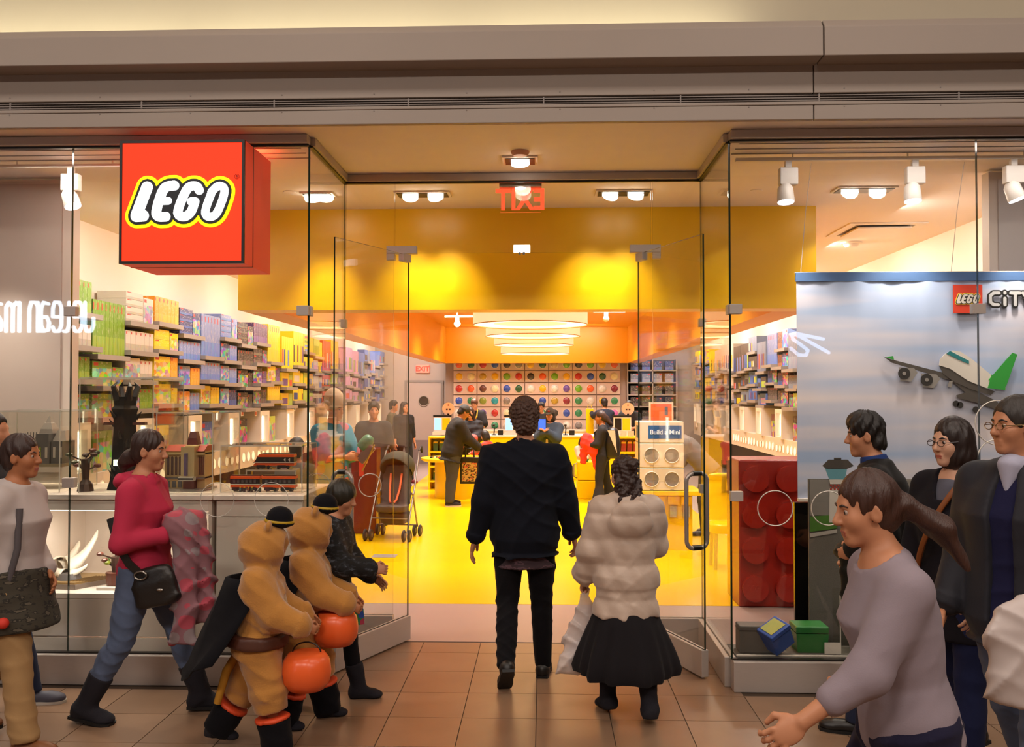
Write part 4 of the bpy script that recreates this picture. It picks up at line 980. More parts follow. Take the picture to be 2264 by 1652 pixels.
# ------------------------------------------------------------------ shelved walls of boxed toys
PL = M('shelf_grey', '#9b918b', 0.45, var=0.04); SBK = M('shelf_back', '#4a423e', 0.6, var=0.1); CAB = M('shelf_white_unit', '#efe3d4', 0.4, var=0.02)
HOLE = emis('porthole_glow', '#fff0cf', 1.0); STRIP = emis('led_strip', '#fffbe8', 7.0); DGL = M('case_glass', '#8a9a8e', 0.08, var=0.2, scale=8)
CUBE = MB().bx(-0.5, 0.5, -0.5, 0.5, 0, 1)
BOXC = {'lime green': ('#6f9a1e', '#8fae2a'), 'white': ('#d9cfc6', '#b9b0a0'), 'orange': ('#f0a020', '#e8b030'), 'dark blue': ('#27336e', '#3a58a8'), 'light blue': ('#7f93cf', '#5f86d8'),
        'black': ('#2a2426', '#5a4a40'), 'purple': ('#5b3f6e', '#7a5aa0'), 'yellow': ('#f2d400', '#e8cc20'), 'pale green': ('#b9cf4a', '#a8c860'), 'red': ('#c8402e', '#d86a4a'),
        'lilac': ('#b48ab8', '#d8a0c8'), 'mid blue': ('#3f5fb4', '#6a8ad0'), 'grey blue': ('#6c7892', '#8a96b0'), 'brown': ('#6a3a28', '#a0603a'), 'charcoal': ('#35302e', '#6a6058')}
BME = {}
def box_mesh(c, art=True):
    if (c, art) not in BME: BME[c, art] = CUBE.mesh('toy_box', box_mat('box_' + c.replace(' ', '_') + ('_art' if art else '_spine'), *BOXC[c], art=0.8 if art else 0.12, band=0.72 if art else 0.34))
    return BME[c, art]
ORD = ['1st', '2nd', '3rd'] + ['%dth' % i for i in range(4, 60)]
NBOX = [0]
def toy_box(c, loc, size, label, group, rz=0):
    o = link('toy_box', box_mesh(c, size[1] > 0.2 and size[2] > 0.12)); o.location = loc; o.scale = size; o.rotation_euler = (0, 0, R_(rz)); tag(o, label, 'box', group); NBOX[0] += 1; return o

LV = [2.455, 2.175, 1.895, 1.615]; LVN = ['top', 'second', 'third', 'fourth']
def wall_run(side, y0, y1, zones, far_from, name, seed):
    FAR, FM = MB(), list(BOXC)
    rd = random.Random(seed); xw = XWL if side < 0 else XWR; d = 1 if side < 0 else -1; xf = xw + d * 0.34; nb = int((y1 - y0) / 0.62)
    for i in range(nb):
        ya = y0 + i * 0.62; yb = ya + 0.62; off = [0.0, 0.045, -0.03, 0.06, 0.015, -0.045][(i * 5) % 6] + rd.uniform(-0.012, 0.012)
        cs = [c for lim, c in zones if ya < lim][0]; dense = True
        far = ya >= far_from
        bn = '%s %s-wall bay' % (ORD[i], name)
        t = thing('shelf_bay', 'bay of stepped grey shelves on the %s wall, %s from the window' % (name, ORD[i]), 'shelf', (xw, ya, 0), 0, 'shelf bays on the %s wall' % name)
        MB().bx(min(d * 0.002, d * 0.02), max(d * 0.002, d * 0.02), 0.0, 0.618, 0.12, 2.40 + off).build('back_panel', SBK, t)
        tall = rd.random() < (0.45 if i else 0); lv = [z + off for z in LV]
        if i % 5 == 1: tall = True
        plan = {1: (True, 'spines', 'spines'), 2: (False, 'stack', 'spines'), 3: (False, 'spines', 'stack'), 4: (False, 'stack', 'spines'), 5: (True, 'spines', 'spines'), 6: (False, 'stack', 'mixed'), 7: (False, 'stack', 'spines'), 8: (False, 'spines', 'stack'), 9: (True, 'spines', 'spines')}.get(i) if side < 0 else None
        if plan: tall = plan[0]
        for k, z in enumerate(lv):
            if k == 0 and tall: continue
            ex = rd.choice((0.0, 0.0, 0.05)); MB().bx(min(0.0, d * (0.37 + ex)), max(0.0, d * (0.37 + ex)), 0.004, 0.614, z - 0.045, z).build('shelf', PL, t)
        for k, z in enumerate(lv):
            if k == 0 and tall: continue
            hmax = (0.55 if (k == 1 and tall) else 0.30 if k == 0 else 0.22)
            if k >= 2 and rd.random() < 0.0: continue
            kind = rd.choice(('spines', 'spines', 'stack', 'front', 'mixed')) if k < 2 else rd.choice(('front', 'front', 'mixed', 'spines'))
            if tall and k == 1: kind = 'spines'
            if plan and k < 2: kind = plan[1 + k]
            c = cs[0] if (tall and k == 1) else cs[k % len(cs)] if k < 2 else rd.choice(cs); c2 = rd.choice(cs); n = 0
            def put(cc, yy, w_, h, dp, zz=0.0):
                nonlocal n
                if far:
                    FAR.bx(*sorted((xw + d * (0.335 - dp), xw + d * 0.335)), yy, yy + w_ - 0.006, z + 0.001 + zz, z + zz + h, FM.index(cc))
                    if rd.random() < 0.7: FAR.bx(*sorted((xw + d * 0.33, xw + d * 0.3365)), yy + w_ * .12, yy + w_ * .85, z + zz + h * .1, z + zz + h * .6, FM.index(rd.choice(FM)))
                    return
                toy_box(cc, (xw + d * (0.315 - dp / 2 + 0.0), yy + w_ / 2, z + 0.001 + zz), (dp, w_ - 0.004, h), '%s toy box, %s on the %s shelf of the %s' % (cc, ORD[n], LVN[k], bn), 'boxes on the %s wall' % name); n += 1
            y = ya + 0.012
            if not dense: kind = {'spines': 'front', 'mixed': 'front'}.get(kind, kind)
            if kind == 'spines':
                w_ = 0.6 / (6 if i > 1 else 8); h = hmax * rd.uniform(0.86, 0.98)
                for q in range(6 if i > 1 else 8): put(c, y, w_, h, 0.27); y += w_
            elif kind == 'stack':
                m = max(2, int(hmax / 0.075)) if dense else 2; hh = hmax * 0.95 / m
                for q in range(m): put(c, y, 0.36, hh - 0.003, 0.28, q * hh)
                put(c2, y + 0.37, 0.22, hmax * 0.85, 0.25)
            elif kind == 'front':
                h = hmax * rd.uniform(0.85, 1.0); w_ = rd.uniform(0.34, 0.42); put(c, y, w_, h, 0.16); put(c2, y + w_ + 0.01, 0.57 - w_, h * rd.uniform(0.75, 1.0), 0.14)
            else:
                h = hmax * 0.95; put(c, y, 0.30, h, 0.14)
                for q in range(3): put(c2, y + 0.31 + q * 0.09, 0.09, h * 0.92, 0.25)
        # lower part: white unit with lit portholes, framed glass cases at every other bay, boxes between
        zu = 1.08
        MB().bx(min(0.0, d * 0.36), max(0.0, d * 0.36), 0.0, 0.62, 0.80, zu).build('white_unit', CAB, t)
        if ya < 17:
            for q in range(3):
                yy = 0.12 + q * 0.19; o = MB().cyl((d * 0.355, yy, 0.94), (d * 0.3615, yy, 0.94), 0.062, n=20); o.build('porthole', HOLE, t, 40)
                MB().tube([(d * 0.362, yy + 0.064 * math.cos(2 * math.pi * a / 20), 0.94 + 0.064 * math.sin(2 * math.pi * a / 20)) for a in range(20)], 0.005, 5, True).build('porthole_rim', CAB, t, 60)
        if i % 2 == 0:
            m = MB()
            for a, b, c_, e in ((0.06, 0.12, zu, 1.53), (0.40, 0.46, zu, 1.53), (0.12, 0.40, 1.47, 1.53), (0.12, 0.40, zu - 0.1, zu + 0.03)): m.bx(min(0.02, d * 0.40), max(0.02, d * 0.40) if d > 0 else -0.02, a, b, c_, e) if d > 0 else m.bx(-0.40, -0.02, a, b, c_, e)
            m.build('case_frame', CAB, t)
            MB().bx(min(d * 0.05, d * 0.07), max(d * 0.05, d * 0.07), 0.12, 0.40, zu, 1.47).build('case_back', DGL, t)
            MB().bx(min(d * 0.30, d * 0.33), max(d * 0.30, d * 0.33), 0.388, 0.399, zu + 0.05, 1.45).build('led_strip', STRIP, t)
        elif not far:
            toy_box(rd.choice(cs), (xw + d * 0.25, ya + 0.2, zu + 0.001), (0.14, 0.34, 0.36), '%s toy box beside a lit case, low on the %s' % ('picture', bn), 'boxes on the %s wall' % name)
        MB().bx(min(0.0, d * 0.30), max(0.0, d * 0.30), 0.004, 0.616, 0.10, 0.14).build('base_shelf', PL, t)
        if ya < 13 and side < 0:
            c = rd.choice(cs); toy_box(c, (xw + 0.2, ya + 0.3, 0.141), (0.2, 0.56, 0.42), 'large %s toy box on the bottom shelf of the %s' % (c, bn), 'boxes on the %s wall' % name)
    o = FAR.build('distant_toy_boxes', [M('far_' + c, BOXC[c][0], .4, var=.25, scale=9, col2=BOXC[c][1]) for c in FM]); tag(o, 'packed coloured toy boxes on the far shelves of the %s wall' % name, 'boxes', kind='stuff')
ZL = [(8.2, ['lime green', 'white', 'lime green']), (8.5, ['white', 'white', 'lime green']), (9.2, ['orange', 'yellow', 'orange']), (9.8, ['dark blue', 'light blue', 'orange']), (10.4, ['light blue', 'mid blue', 'brown', 'yellow']), (11.0, ['light blue', 'dark blue', 'brown']),
      (11.7, ['black', 'charcoal', 'black']), (12.3, ['purple', 'charcoal', 'purple']), (12.9, ['yellow', 'purple', 'pale green']), (14.5, ['yellow', 'yellow', 'pale green', 'yellow']), (15.1, ['pale green', 'white', 'yellow']), (15.8, ['red', 'red', 'white']), (16.5, ['yellow', 'orange', 'pale green']),
      (18.4, ['lilac', 'lilac', 'lilac', 'white']), (30, ['mid blue', 'grey blue', 'light blue', 'dark blue'])]
ZR = [(13.2, ['grey blue', 'pale green', 'charcoal']), (14.2, ['light blue', 'dark blue', 'charcoal', 'brown']), (15.4, ['grey blue', 'charcoal', 'mid blue']), (16.6, ['charcoal', 'red', 'grey blue']), (18.5, ['white', 'charcoal', 'white']), (30, ['yellow', 'mid blue', 'yellow', 'light blue'])]
wall_run(-1, 7.02, 21.9, ZL, 13.2, 'left', 5)
wall_run(1, 12.2, 21.5, ZR, 14.6, 'right', 8)
# small price cards on the left wall
for k, (px, py, c) in enumerate(((403, 893, '#4a86b8'), (535, 915, '#c85a3c'), (565, 915, '#c85a3c'), (650, 905, '#4a86b8'), (305, 851, '#d87a5a'))):
    p = P(px, py, X=XWL + 0.36); t = thing('price_card', 'small white price card with %s print on the left wall, %s from the window' % ('blue' if c[1] == '4' else 'red', ORD[k]), 'price card', p)
    MB().bx(0, 0.004, -0.05, 0.05, -0.03, 0.04).build('card', WHITE, t); MB().bx(0.004, 0.006, -0.03, 0.03, -0.015, 0.025).build('print', M('print_' + c, c, 0.5), t)
# dark shelf unit in the far right corner
xa, xb = P(1386, 900, Y=21.9).x, P(1497, 900, Y=21.9).x
t = thing('shelf_unit', 'dark shelf unit of boxed sets in the far right corner', 'shelf', (xa, 21.75, 0))
W_ = xb - xa; MB().bx(0, W_, 0.5, 0.52, 0, 2.6).build('back_panel', SBK, t)
for a in (0, W_ / 2, W_ - 0.03): MB().bx(a, a + 0.03, 0.1, 0.5, 0, 2.6).build('upright', PL, t)
zr = [P(1440, y, Y=21.9).z for y in (818, 845, 872, 898, 927)]
for k, z in enumerate(zr):
    MB().bx(0.03, W_ - 0.03, 0.1, 0.5, z - 0.03, z).build('shelf', PL, t)
    for q in range(4):
        c = ('dark blue', 'grey blue', 'charcoal', 'black', 'charcoal')[k]
        if k == 4 and q > 1: c = 'red'
        toy_box(c, (xa + 0.05 + (q + 0.5) * (W_ - 0.1) / 4, 22.0, z + 0.001), (0.25, 0.2, 0.21), '%s boxed set, %s on the %s shelf of the corner unit' % (c, ORD[q], ['top', 'second', 'third', 'fourth', 'lowest'][k]), 'boxed sets on the corner unit', 90)
# ------------------------------------------------------------------ left display window: white cabinets, clear cases, built models
CABW = M('cabinet_white', '#e2d6ca', 0.35, var=0.03); CABI = M('cabinet_inner', '#d8cabc', 0.5, var=0.03)
zt1 = P(300, 1093, Y=5.56).z
def cabinet(px0, px1, label, niche):
    x0, x1 = P(px0, 1200, Y=5.56).x, P(px1, 1200, Y=5.56).x; w_ = x1 - x0
    t = thing('display_cabinet', label, 'cabinet', (x0, 5.54, 0)); D = 0.72
    MB().bx(-0.01, w_ + 0.01, -0.02, D, zt1 - 0.03, zt1).build('worktop', M('worktop_white', '#efe2d6', 0.3, var=0.02), t, None, 0.003)
    if niche:
        z0, z1 = P(300, 1312, Y=5.56).z, P(300, 1128, Y=5.56).z
        MB().bx(0, w_, 0, D, z0 - 0.03, z0).build('niche_floor', M('worktop_white', '#efe2d6'), t); MB().bx(0, w_, D - 0.03, D, z0, zt1 - 0.03).build('back_panel', CABI, t)
        for a, b in ((0, 0.02), (w_ - 0.02, w_)): MB().bx(a, b, 0, D - 0.03, z0, zt1 - 0.03).build('side_panel', CABI, t)
        MB().bx(0.02, w_ - 0.02, 0, 0.02, z1, zt1 - 0.034).build('top_drawer_front', CABW, t, None, 0.003)
        h = (z0 - 0.03) / 2
        for k in range(2): MB().bx(0.004, w_ - 0.004, 0, 0.02, 0.006 + k * h, h - 0.004 + k * h).build('lower_panel', CABW, t, None, 0.003)
        MB().bx(0.02, w_ - 0.02, 0.02, D - 0.03, 0.0, 0.05).build('plinth', CABI, t); t['nz'] = z0; MB().bx(.1, w_ - .1, .06, .10, z1 - .012, z1).build('niche_lamp', emis('niche_led', '#fff0dc', 3.0), t); area('niche_light', (w_ / 2, .08, z1 - .02), w_ - .3, .06, 7, (1, .9, .8), (0, .25, -1), 170, t)
    else:
        zb = zt1 - 0.03
        for a, b in ((0.006, zb - 0.11), (zb - 0.105, zb - 0.004)): MB().bx(0.004, w_ - 0.004, 0, 0.02, a, b).build('front_panel', CABW, t, None, 0.003)
        MB().bx(0.0, w_, 0.02, D, 0.0, zb).build('carcass', CABI, t)
    return t, x0, x1
c1, cx0, cx1 = cabinet(62, 470, 'white display cabinet with an open niche behind the left window', True)
c2, dx0, dx1 = cabinet(479, 671, 'plain white display cabinet under the orange train case', False)
c0, _, _ = cabinet(-120, 54, 'white display cabinet at the far left window edge', True)
def case(px0, px1, pyt, y0, y1, label, z0=None):
    z0 = zt1 if z0 is None else z0; x0, x1, zt_ = P(px0, 1000, Y=y0).x, P(px1, 1000, Y=y0).x, P((px0 + px1) / 2, pyt, Y=y0).z
    t = thing('clear_display_case', label, 'display case', ((x0 + x1) / 2, (y0 + y1) / 2, z0 + 0.001)); a, b, h = (x1 - x0) / 2, (y1 - y0) / 2, zt_ - z0
    for nm, q in (('front_panel', (-a, a, -b, -b + .005, 0, h)), ('back_panel', (-a, a, b - .005, b, 0, h)), ('side_panel', (-a, -a + .005, -b + .005, b - .005, 0, h)), ('side_panel', (a - .005, a, -b + .005, b - .005, 0, h)), ('top_panel', (-a, a, -b, b, h, h + .006))):
        MB().bx(*q).build(nm, ACR, t)
    for sx in (-a, a):
        for sy in (-b, b): MB().bx(sx - .003, sx + .003, sy - .003, sy + .003, 0, h).build('edge', ACE, t)
    for sy in (-b, b): MB().bx(-a, a, sy - .004, sy + .004, h + .001, h + .009).build('edge', ACE, t)
    return t
case(175, 338, 838, 5.62, 6.1, 'tall clear case over the black tower model')
case(346, 470, 915, 5.62, 6.12, 'clear case over the cream cinema building model')
case(488, 668, 988, 5.66, 6.02, 'low clear case over the orange train models')
case(-60, 132, 912, 5.62, 6.1, 'clear case over the grey haunted house model')
def at(px, py, y, z=None):
    p = P(px, py, Y=y); return (p.x, y, zt1 + 0.001 if z is None else z)
C = lambda n, h, r=0.35: M('brick_' + n, h, r, var=0.08)
# black tower
t = thing('tower_model', 'tall black spiked fantasy tower model in a clear case', 'toy model', at(276, 1080, 5.86)); bk = C('black', '#1b1a1e'); H = P(276, 845, Y=5.86).z - zt1
rd = random.Random(3); m = MB()
prof = [(0.10, 0), (0.085, 0.06), (0.075, 0.2), (0.065, 0.42), (0.07, 0.50), (0.075, 0.54), (0.06, 0.56), (0.07, 0.62)]
m.lathe([(r, z / 0.72 * H) for r, z in prof], n=10, wob=lambda a, z: 0.13 * math.cos(5 * a) + 0.05 * math.sin(60 * z)); m.build('shaft', bk, t)
for k in range(4):
    a = math.pi / 4 + k * math.pi / 2; m = MB(); b0 = np.array((0.05 * math.cos(a), 0.05 * math.sin(a), 0.6 / 0.72 * H)); m.tube([b0, b0 + np.array((0.03 * math.cos(a), 0.03 * math.sin(a), 0.09)), (0.055 * math.cos(a), 0.055 * math.sin(a), H)], [0.028, 0.016, 0.002], 6); m.build('spire', bk, t)
for k in range(14):
    a = rd.uniform(0, 6.28); z = rd.uniform(0.05, 0.55) / 0.72 * H; m = MB(); m.tube([(0.07 * math.cos(a), 0.07 * math.sin(a), z), (0.105 * math.cos(a), 0.105 * math.sin(a), z + 0.05)], [0.014, 0.002], 5); m.build('fin', bk, t)
MB().bx(-0.035, 0.035, -0.09, -0.085, 0.16, 0.2).build('lit_slot', emis('slot', '#e8f0d0', 4), t); MB().bx(-0.14, 0.14, -0.02, 0.02, 0.43 / .72 * H, 0.45 / .72 * H).build('bridge', C('brown', '#6a3c30'), t)
# haunted house
t = thing('house_model', 'dark grey haunted house model with steep roofs', 'toy model', at(105, 1035, 5.95)); hh = zt1; gy = C('dkgrey', '#5f5a58'); gl_ = C('grey', '#837a74'); u = (P(140, 1000, Y=5.95).x - P(70, 1000, Y=5.95).x)
zb_ = P(105, 1030, Y=5.95).z - zt1
MB().bx(-u * .55, u * .75, -0.12, 0.14, 0, zb_).build('stand', glass('clear_acrylic', '#fbfbf8'), t)
MB().bx(-u * .5, u * .7, -0.1, 0.1, zb_, zb_ + 0.02).build('base_plate', C('tan', '#8a7a60'), t)
for nm, q in (('left_wing', (-u * .48, -u * .08, -0.08, 0.08, zb_ + .02, zb_ + 0.17)), ('tower', (-u * .12, u * .28, -0.1, 0.08, zb_ + .02, zb_ + 0.22)), ('right_wing', (u * .3, u * .66, -0.08, 0.08, zb_ + .02, zb_ + 0.17))): MB().bx(*q).build(nm, gy, t)
MB().lathe([(u * .30, 0), (u * .26, 0.03), (u * .15, 0.07), (u * .12, 0.075), (0.002, 0.12)], (u * .08, -0.01, zb_ + 0.22), 4, Rz(45)).build('tower_roof', gl_, t)
MB().lathe([(u * .30, 0), (u * .26, 0.02), (u * .16, 0.07)], (u * .48, 0, zb_ + 0.17), 4, Rz(45)).build('wing_roof', gl_, t)
for k in range(9): MB().bx(-u * .47 + k * u * .045, -u * .465 + k * u * .045 + 0.002, -0.082, -0.078, zb_ + .17, zb_ + 0.17 + 0.03 * (1 + k % 2)).build('roof_railing', bk, t)
for k in range(6):
    x = -u * .42 + k * u * .2; MB().bx(x, x + u * .07, -0.104 if 1 < k < 4 else -0.084, -0.08, zb_ + 0.06, zb_ + 0.13).build('window', C('olive', '#8f9a30') if k == 2 else C('pale', '#b8aca0'), t)
# small tree, opera house, bonsai, cinema, trains
def tree_model(name, label, pos, s, trunk, leaf):
    t = thing(name, label, 'toy model', pos); rd = random.Random(7)
    MB().lathe([(0.055 * s, 0), (0.045 * s, 0.05 * s), (0.022 * s, 0.08 * s), (0.028 * s, 0.16 * s), (0.03 * s, 0.22 * s)], n=10).build('trunk', trunk, t)
    for k in range(9):
        a = rd.uniform(0, 6.28); l = rd.uniform(0.05, 0.11) * s; z = rd.uniform(0.16, 0.28) * s; e = (l * math.cos(a), l * math.sin(a), z + rd.uniform(0.0, 0.06) * s)
        b = MB().tube([(0, 0, z - 0.03 * s), e], [0.008 * s, 0.005 * s], 5).build('branch', trunk, t); MB().ell(e, (0.026 * s, 0.026 * s, 0.016 * s), 7, 5).build('leaf_cluster', leaf[k % len(leaf)], t)
    return t
tree_model('creature_model', 'small brown twisted tree creature model on the cabinet top', at(189, 1080, 5.72), 0.95, C('umber', '#4a342c'), [C('umber2', '#5a3c34'), C('moss', '#4a4a30'), C('rust', '#6a3a2c')])
nz = c1['nz']; del c1['nz']; del c0['nz']
t = tree_model('bonsai_model', 'potted bonsai toy model on a white stand in the cabinet niche', (P(255, 1300, Y=5.72).x, 5.72, nz + 0.001), 0.9, C('umber', '#4a342c'), [C('green', '#3c5a2c'), C('rust', '#6a3a2c'), C('olive', '#8f9a30')])
MB().lathe([(0.05, 0.0), (0.055, 0.05), (0.06, 0.1)], n=12).build('pot', C('rust', '#6a3a2c'), t); MB().bx(-0.08, 0.08, -0.09, -0.06, 0, 0.018).build('name_card', WHITE, t)
t = thing('opera_house_model', 'white-shelled opera house toy model on a tan base in the niche', 'toy model', (P(178, 1290, Y=5.8).x, 5.8, nz + 0.001)); tan = C('tan2', '#9a7c4c'); wsh = C('shell', '#e6dcca')
m = MB(); m.prism([(-0.30, -0.14, 0), (0.05, -0.16, 0), (0.24, 0.14, 0), (-0.22, 0.2, 0)], (0, 0, 0.03)); m.build('base', C('base_grey', '#7a6c60'), t); m = MB(); m.prism([(-0.29, -0.13, .03), (0.04, -0.15, .03), (0.23, 0.13, .03), (-0.21, 0.19, .03)], (0, 0, 0.012)); m.build('deck', tan, t)
for k in range(9): MB().obox((0.02 + k * 0.02, -0.02, 0.0435), (0.003, 0.2, 0.004), Rz(-35)).build('deck_groove', C('groove', '#6e5634'), t)
def shell(c, s, rz, tl):
    m = MB(); R = Rz(rz); pts = []
    for k in range(7):
        a = math.pi * k / 6; pts.append([np.array(c) + R @ (np.array((q * 0.13, math.cos(a) * 0.075 * (1 - 0.8 * q), 0.02 + math.sin(a) * 0.06 * (1 - q * .5) + tl * q * q)) * s) for q in np.linspace(0, 1, 6)])
    vs = [p for r in pts for p in r]; n = 6; fs = [(i * n + j, i * n + j + 1, (i + 1) * n + j + 1, (i + 1) * n + j) for i in range(6) for j in range(5)]
    m.add(vs, fs); o = m.build('roof_shell', wsh, t, 60); so_ = o.modifiers.new('thick', 'SOLIDIFY'); so_.thickness = 0.006; return o
shell((-0.05, -0.03, 0.045), 0.8, 8, 0.07); shell((-0.09, -0.02, 0.045), 0.8, 172, 0.05); shell((-0.12, 0.03, 0.05), 1.5, 40, 0.14); shell((-0.16, 0.04, 0.05), 1.5, 150, 0.1); shell((-0.2, 0.07, 0.05), 1.2, 60, 0.12)
MB().lathe([(0.075, 0), (0.06, 0.04)], (-0.06, -0.03, 0.042), 14).build('podium', C('dkgrey', '#5f5a58'), t)
t = thing('cinema_model', 'cream corner cinema building model with dark red tower roof', 'toy model', at(418, 1085, 5.86)); cr = C('cream', '#b89a6a'); dr_ = C('dkred', '#5e1f18'); rd_ = C('redtile', '#a83a28'); u = P(460, 1000, Y=5.86).x - P(375, 1000, Y=5.86).x; h1 = P(418, 1000, Y=5.86).z - zt1; h0 = P(418, 1055, Y=5.86).z - zt1; h2 = P(418, 965, Y=5.86).z - zt1
MB().bx(-u * .52, u * .56, -0.14, 0.12, 0, 0.012).build('base_plate', C('grey', '#837a74'), t)
MB().bx(-u / 2, -u * .02, -0.08, 0.1, 0.012, h1 + .01).build('left_block', cr, t); MB().bx(u * .30, u / 2, -0.06, 0.1, 0.012, h1 + .01).build('right_block', cr, t); MB().bx(-u * .03, u * .31, -0.12, 0.1, h0, h1 + 0.04).build('corner_tower', C('cream2', '#c8b080'), t)
MB().bx(-u * .0, u * .28, -0.10, 0.0, 0.012, h0).build('entrance', dr_, t); MB().bx(-u * .05, u * .33, -0.15, -0.1, h0 - 0.012, h0 + 0.014).build('marquee', C('mq', '#cfc6b8'), t); MB().bx(-u * .052, u * .332, -0.152, -0.15, h0 - 0.006, h0 + 0.006).build('marquee_board', bk, t)
for a, b in ((-u / 2, -u * .03), (u * .31, u / 2)):
    MB().prism([(a, -0.085, h1 + .01), (a, -0.02, h1 + 0.045), (a, 0.1, h1 + .045), (a, 0.1, h1 + .01)], (b - a, 0, 0)).build('tiled_roof', rd_, t); MB().bx(a, b, -0.09, 0.1, h1 - .012, h1 - .002).build('cornice', C('cream2', '#c8b080'), t); MB().bx(a, b, -0.09, 0.1, h0 - .006, h0 + .006).build('cornice', C('dkgrey', '#5f5a58'), t)
for x in [-u * (.44 - .1 * k) for k in range(4)] + [u * .34, u * .39, u * .44]:
    y = -0.0815 if x < 0 else -0.0615; m = MB(); w_ = 0.016 if x < 0 else 0.008; z0, z1 = h0 + 0.02, h1 - 0.03
    m.prism([(x, y, z0), (x + w_, y, z0), (x + w_, y, z1), (x + w_ / 2, y, z1 + w_ * .6), (x, y, z1)], (0, -0.003, 0)); m.build('arched_window', C('brownwin', '#4a2c22'), t)
for k in range(3): MB().bx(-u * .46 + k * u * .15, -u * .36 + k * u * .15, -0.084, -0.08, 0.02, h0 - .02).build('shop_window', C('shopwin', '#5a5a5e', .15), t)
MB().bx(u * .10, u * .15, -0.15, -0.12, h0 + .02, h1 + 0.0).build('blade_sign', C('purple', '#5a4878'), t)
MB().lathe([(u * .20, 0), (u * .16, 0.05), (u * .11, 0.09), (u * .10, 0.092)], (u * .14, -0.01, h1 + 0.045), 4, Rz(45)).build('tower_roof', dr_, t); MB().lathe([(u * .22, -0.008), (u * .24, 0.004), (u * .2, 0.008)], (u * .14, -0.01, h1 + .042), 4, Rz(45)).build('roof_eave', C('cream2', '#c8b080'), t)
og = C('orange', '#e85a18'); whs = C('stripe', '#d8d0c4')
def train(px0, px1, py, y, nose, label, z):
    x0, x1 = P(px0, py, Y=y).x, P(px1, py, Y=y).x; L = x1 - x0; t = thing('train_model', label, 'toy model', ((x0 + x1) / 2, y, z)); t.scale = (1, 1.2, 1.42); a = L / 2; nz_ = a * .45 if nose else 0
    for k, (z0, z1, mt, ins) in enumerate(((.018, .030, og, .004), (.030, .035, whs, 0), (.035, .058, bk, 0), (.058, .070, og, 0), (.070, .074, bk, .016))):
        if nose:
            f = [0.98, 1.0, .75, .55, .3][k]; m = MB(); m.prism([(-a + nz_ * (1 - f), -.03 + ins, z0), (a, -.03 + ins, z0), (a, -.03 + ins, z1), (-a + nz_ * (1 - f) + nz_ * .25, -.03 + ins, z1)], (0, .06 - 2 * ins, 0))
        else: m = MB().bx(-a, a, -.03 + ins, .03 - ins, z0, z1)
        m.build(['skirt', 'white_stripe', 'window_band', 'orange_stripe', 'roof'][k], mt, t)
    if nose: MB().prism([(-a, -.028, .03), (-a + nz_ * .8, -.028, .034), (-a + nz_ * .8, -.028, .066)], (0, .056, 0)).build('nose', og, t)
    for k in range(4):
        x = a * (-.72 + .48 * k); MB().cyl((x, -.026, .010), (x, .026, .010), .010, n=10).build('wheel_set', bk, t)
    for k in range(2): MB().bx(a * (-.6 + k) - .03, a * (-.6 + k) + .03, -.027, .027, .006, .02).build('bogie', bk, t)
    if not nose:
        for k in range(6): MB().bx(-a * .8 + k * a * .28, -a * .8 + k * a * .28 + a * .14, -.0312, -.03, .04, .053).build('window', C('shopwin', '#5a5a5e', .15), t)
    else:
        for k in range(2): MB().prism([(a * .5 + k * .03, -.0312, .045), (a * .5 + k * .03 + .014, -.0312, .055), (a * .5 + k * .03 + .014, -.0312, .036)], (0, .001, 0)).build('arrow_mark', whs, t)
    return t
train(513, 578, 1070, 5.76, False, 'orange and black carriage model on the left, bottom of the train case', zt1 + 0.001); train(583, 655, 1070, 5.76, False, 'orange and black carriage model on the right, bottom of the train case', zt1 + 0.001)
zr_ = P(600, 1038, Y=5.9).z
t = thing('riser_stand', 'clear acrylic riser carrying the orange locomotive', 'stand', at(605, 1060, 5.92)); u = 0.165
MB().bx(-u, u, -.06, .06, zr_ - zt1 - .008, zr_ - zt1).build('shelf', ACR, t)
for a, b in ((-u, -u + .005), (u - .005, u)): MB().bx(a, b, -.06, .06, 0, zr_ - zt1 - .008).build('leg', ACR, t)
for a in (-u, u): MB().bx(a - .004, a + .004, -.064, -.058, 0, zr_ - zt1).build('edge', ACE, t)
MB().bx(-u, u, -.064, -.058, zr_ - zt1 - .01, zr_ - zt1).build('edge', ACE, t)
train(562, 653, 1020, 5.92, True, 'pointed-nose orange locomotive model on the clear riser', zr_ + 0.001)
for k, c in enumerate(('#4a6a78', '#2a2a2e', '#8a4a30', '#3a5a3a', '#2c4a2c')):
    px = (531, 540, 549, 557, 575)[k]; cn = ('blue-grey', 'black', 'brown', 'dark green', 'green')[k]
    t = thing('toy_figure', 'tiny %s toy passenger standing before the carriages' % cn, 'toy figure', at(px, 1090, 5.70)); MB().bx(-.006, .006, -.004, .004, 0, .012).build('leg_block', bk, t); MB().prism([(-.008, -.004, .012), (.008, -.004, .012), (.006, -.004, .025), (-.006, -.004, .025)], (0, .008, 0)).build('torso', M('fig_' + c, c, .4), t); MB().cyl((0, 0, .025), (0, 0, .034), .0045, n=10).build('head', C('figyellow', '#d8a820'), t)

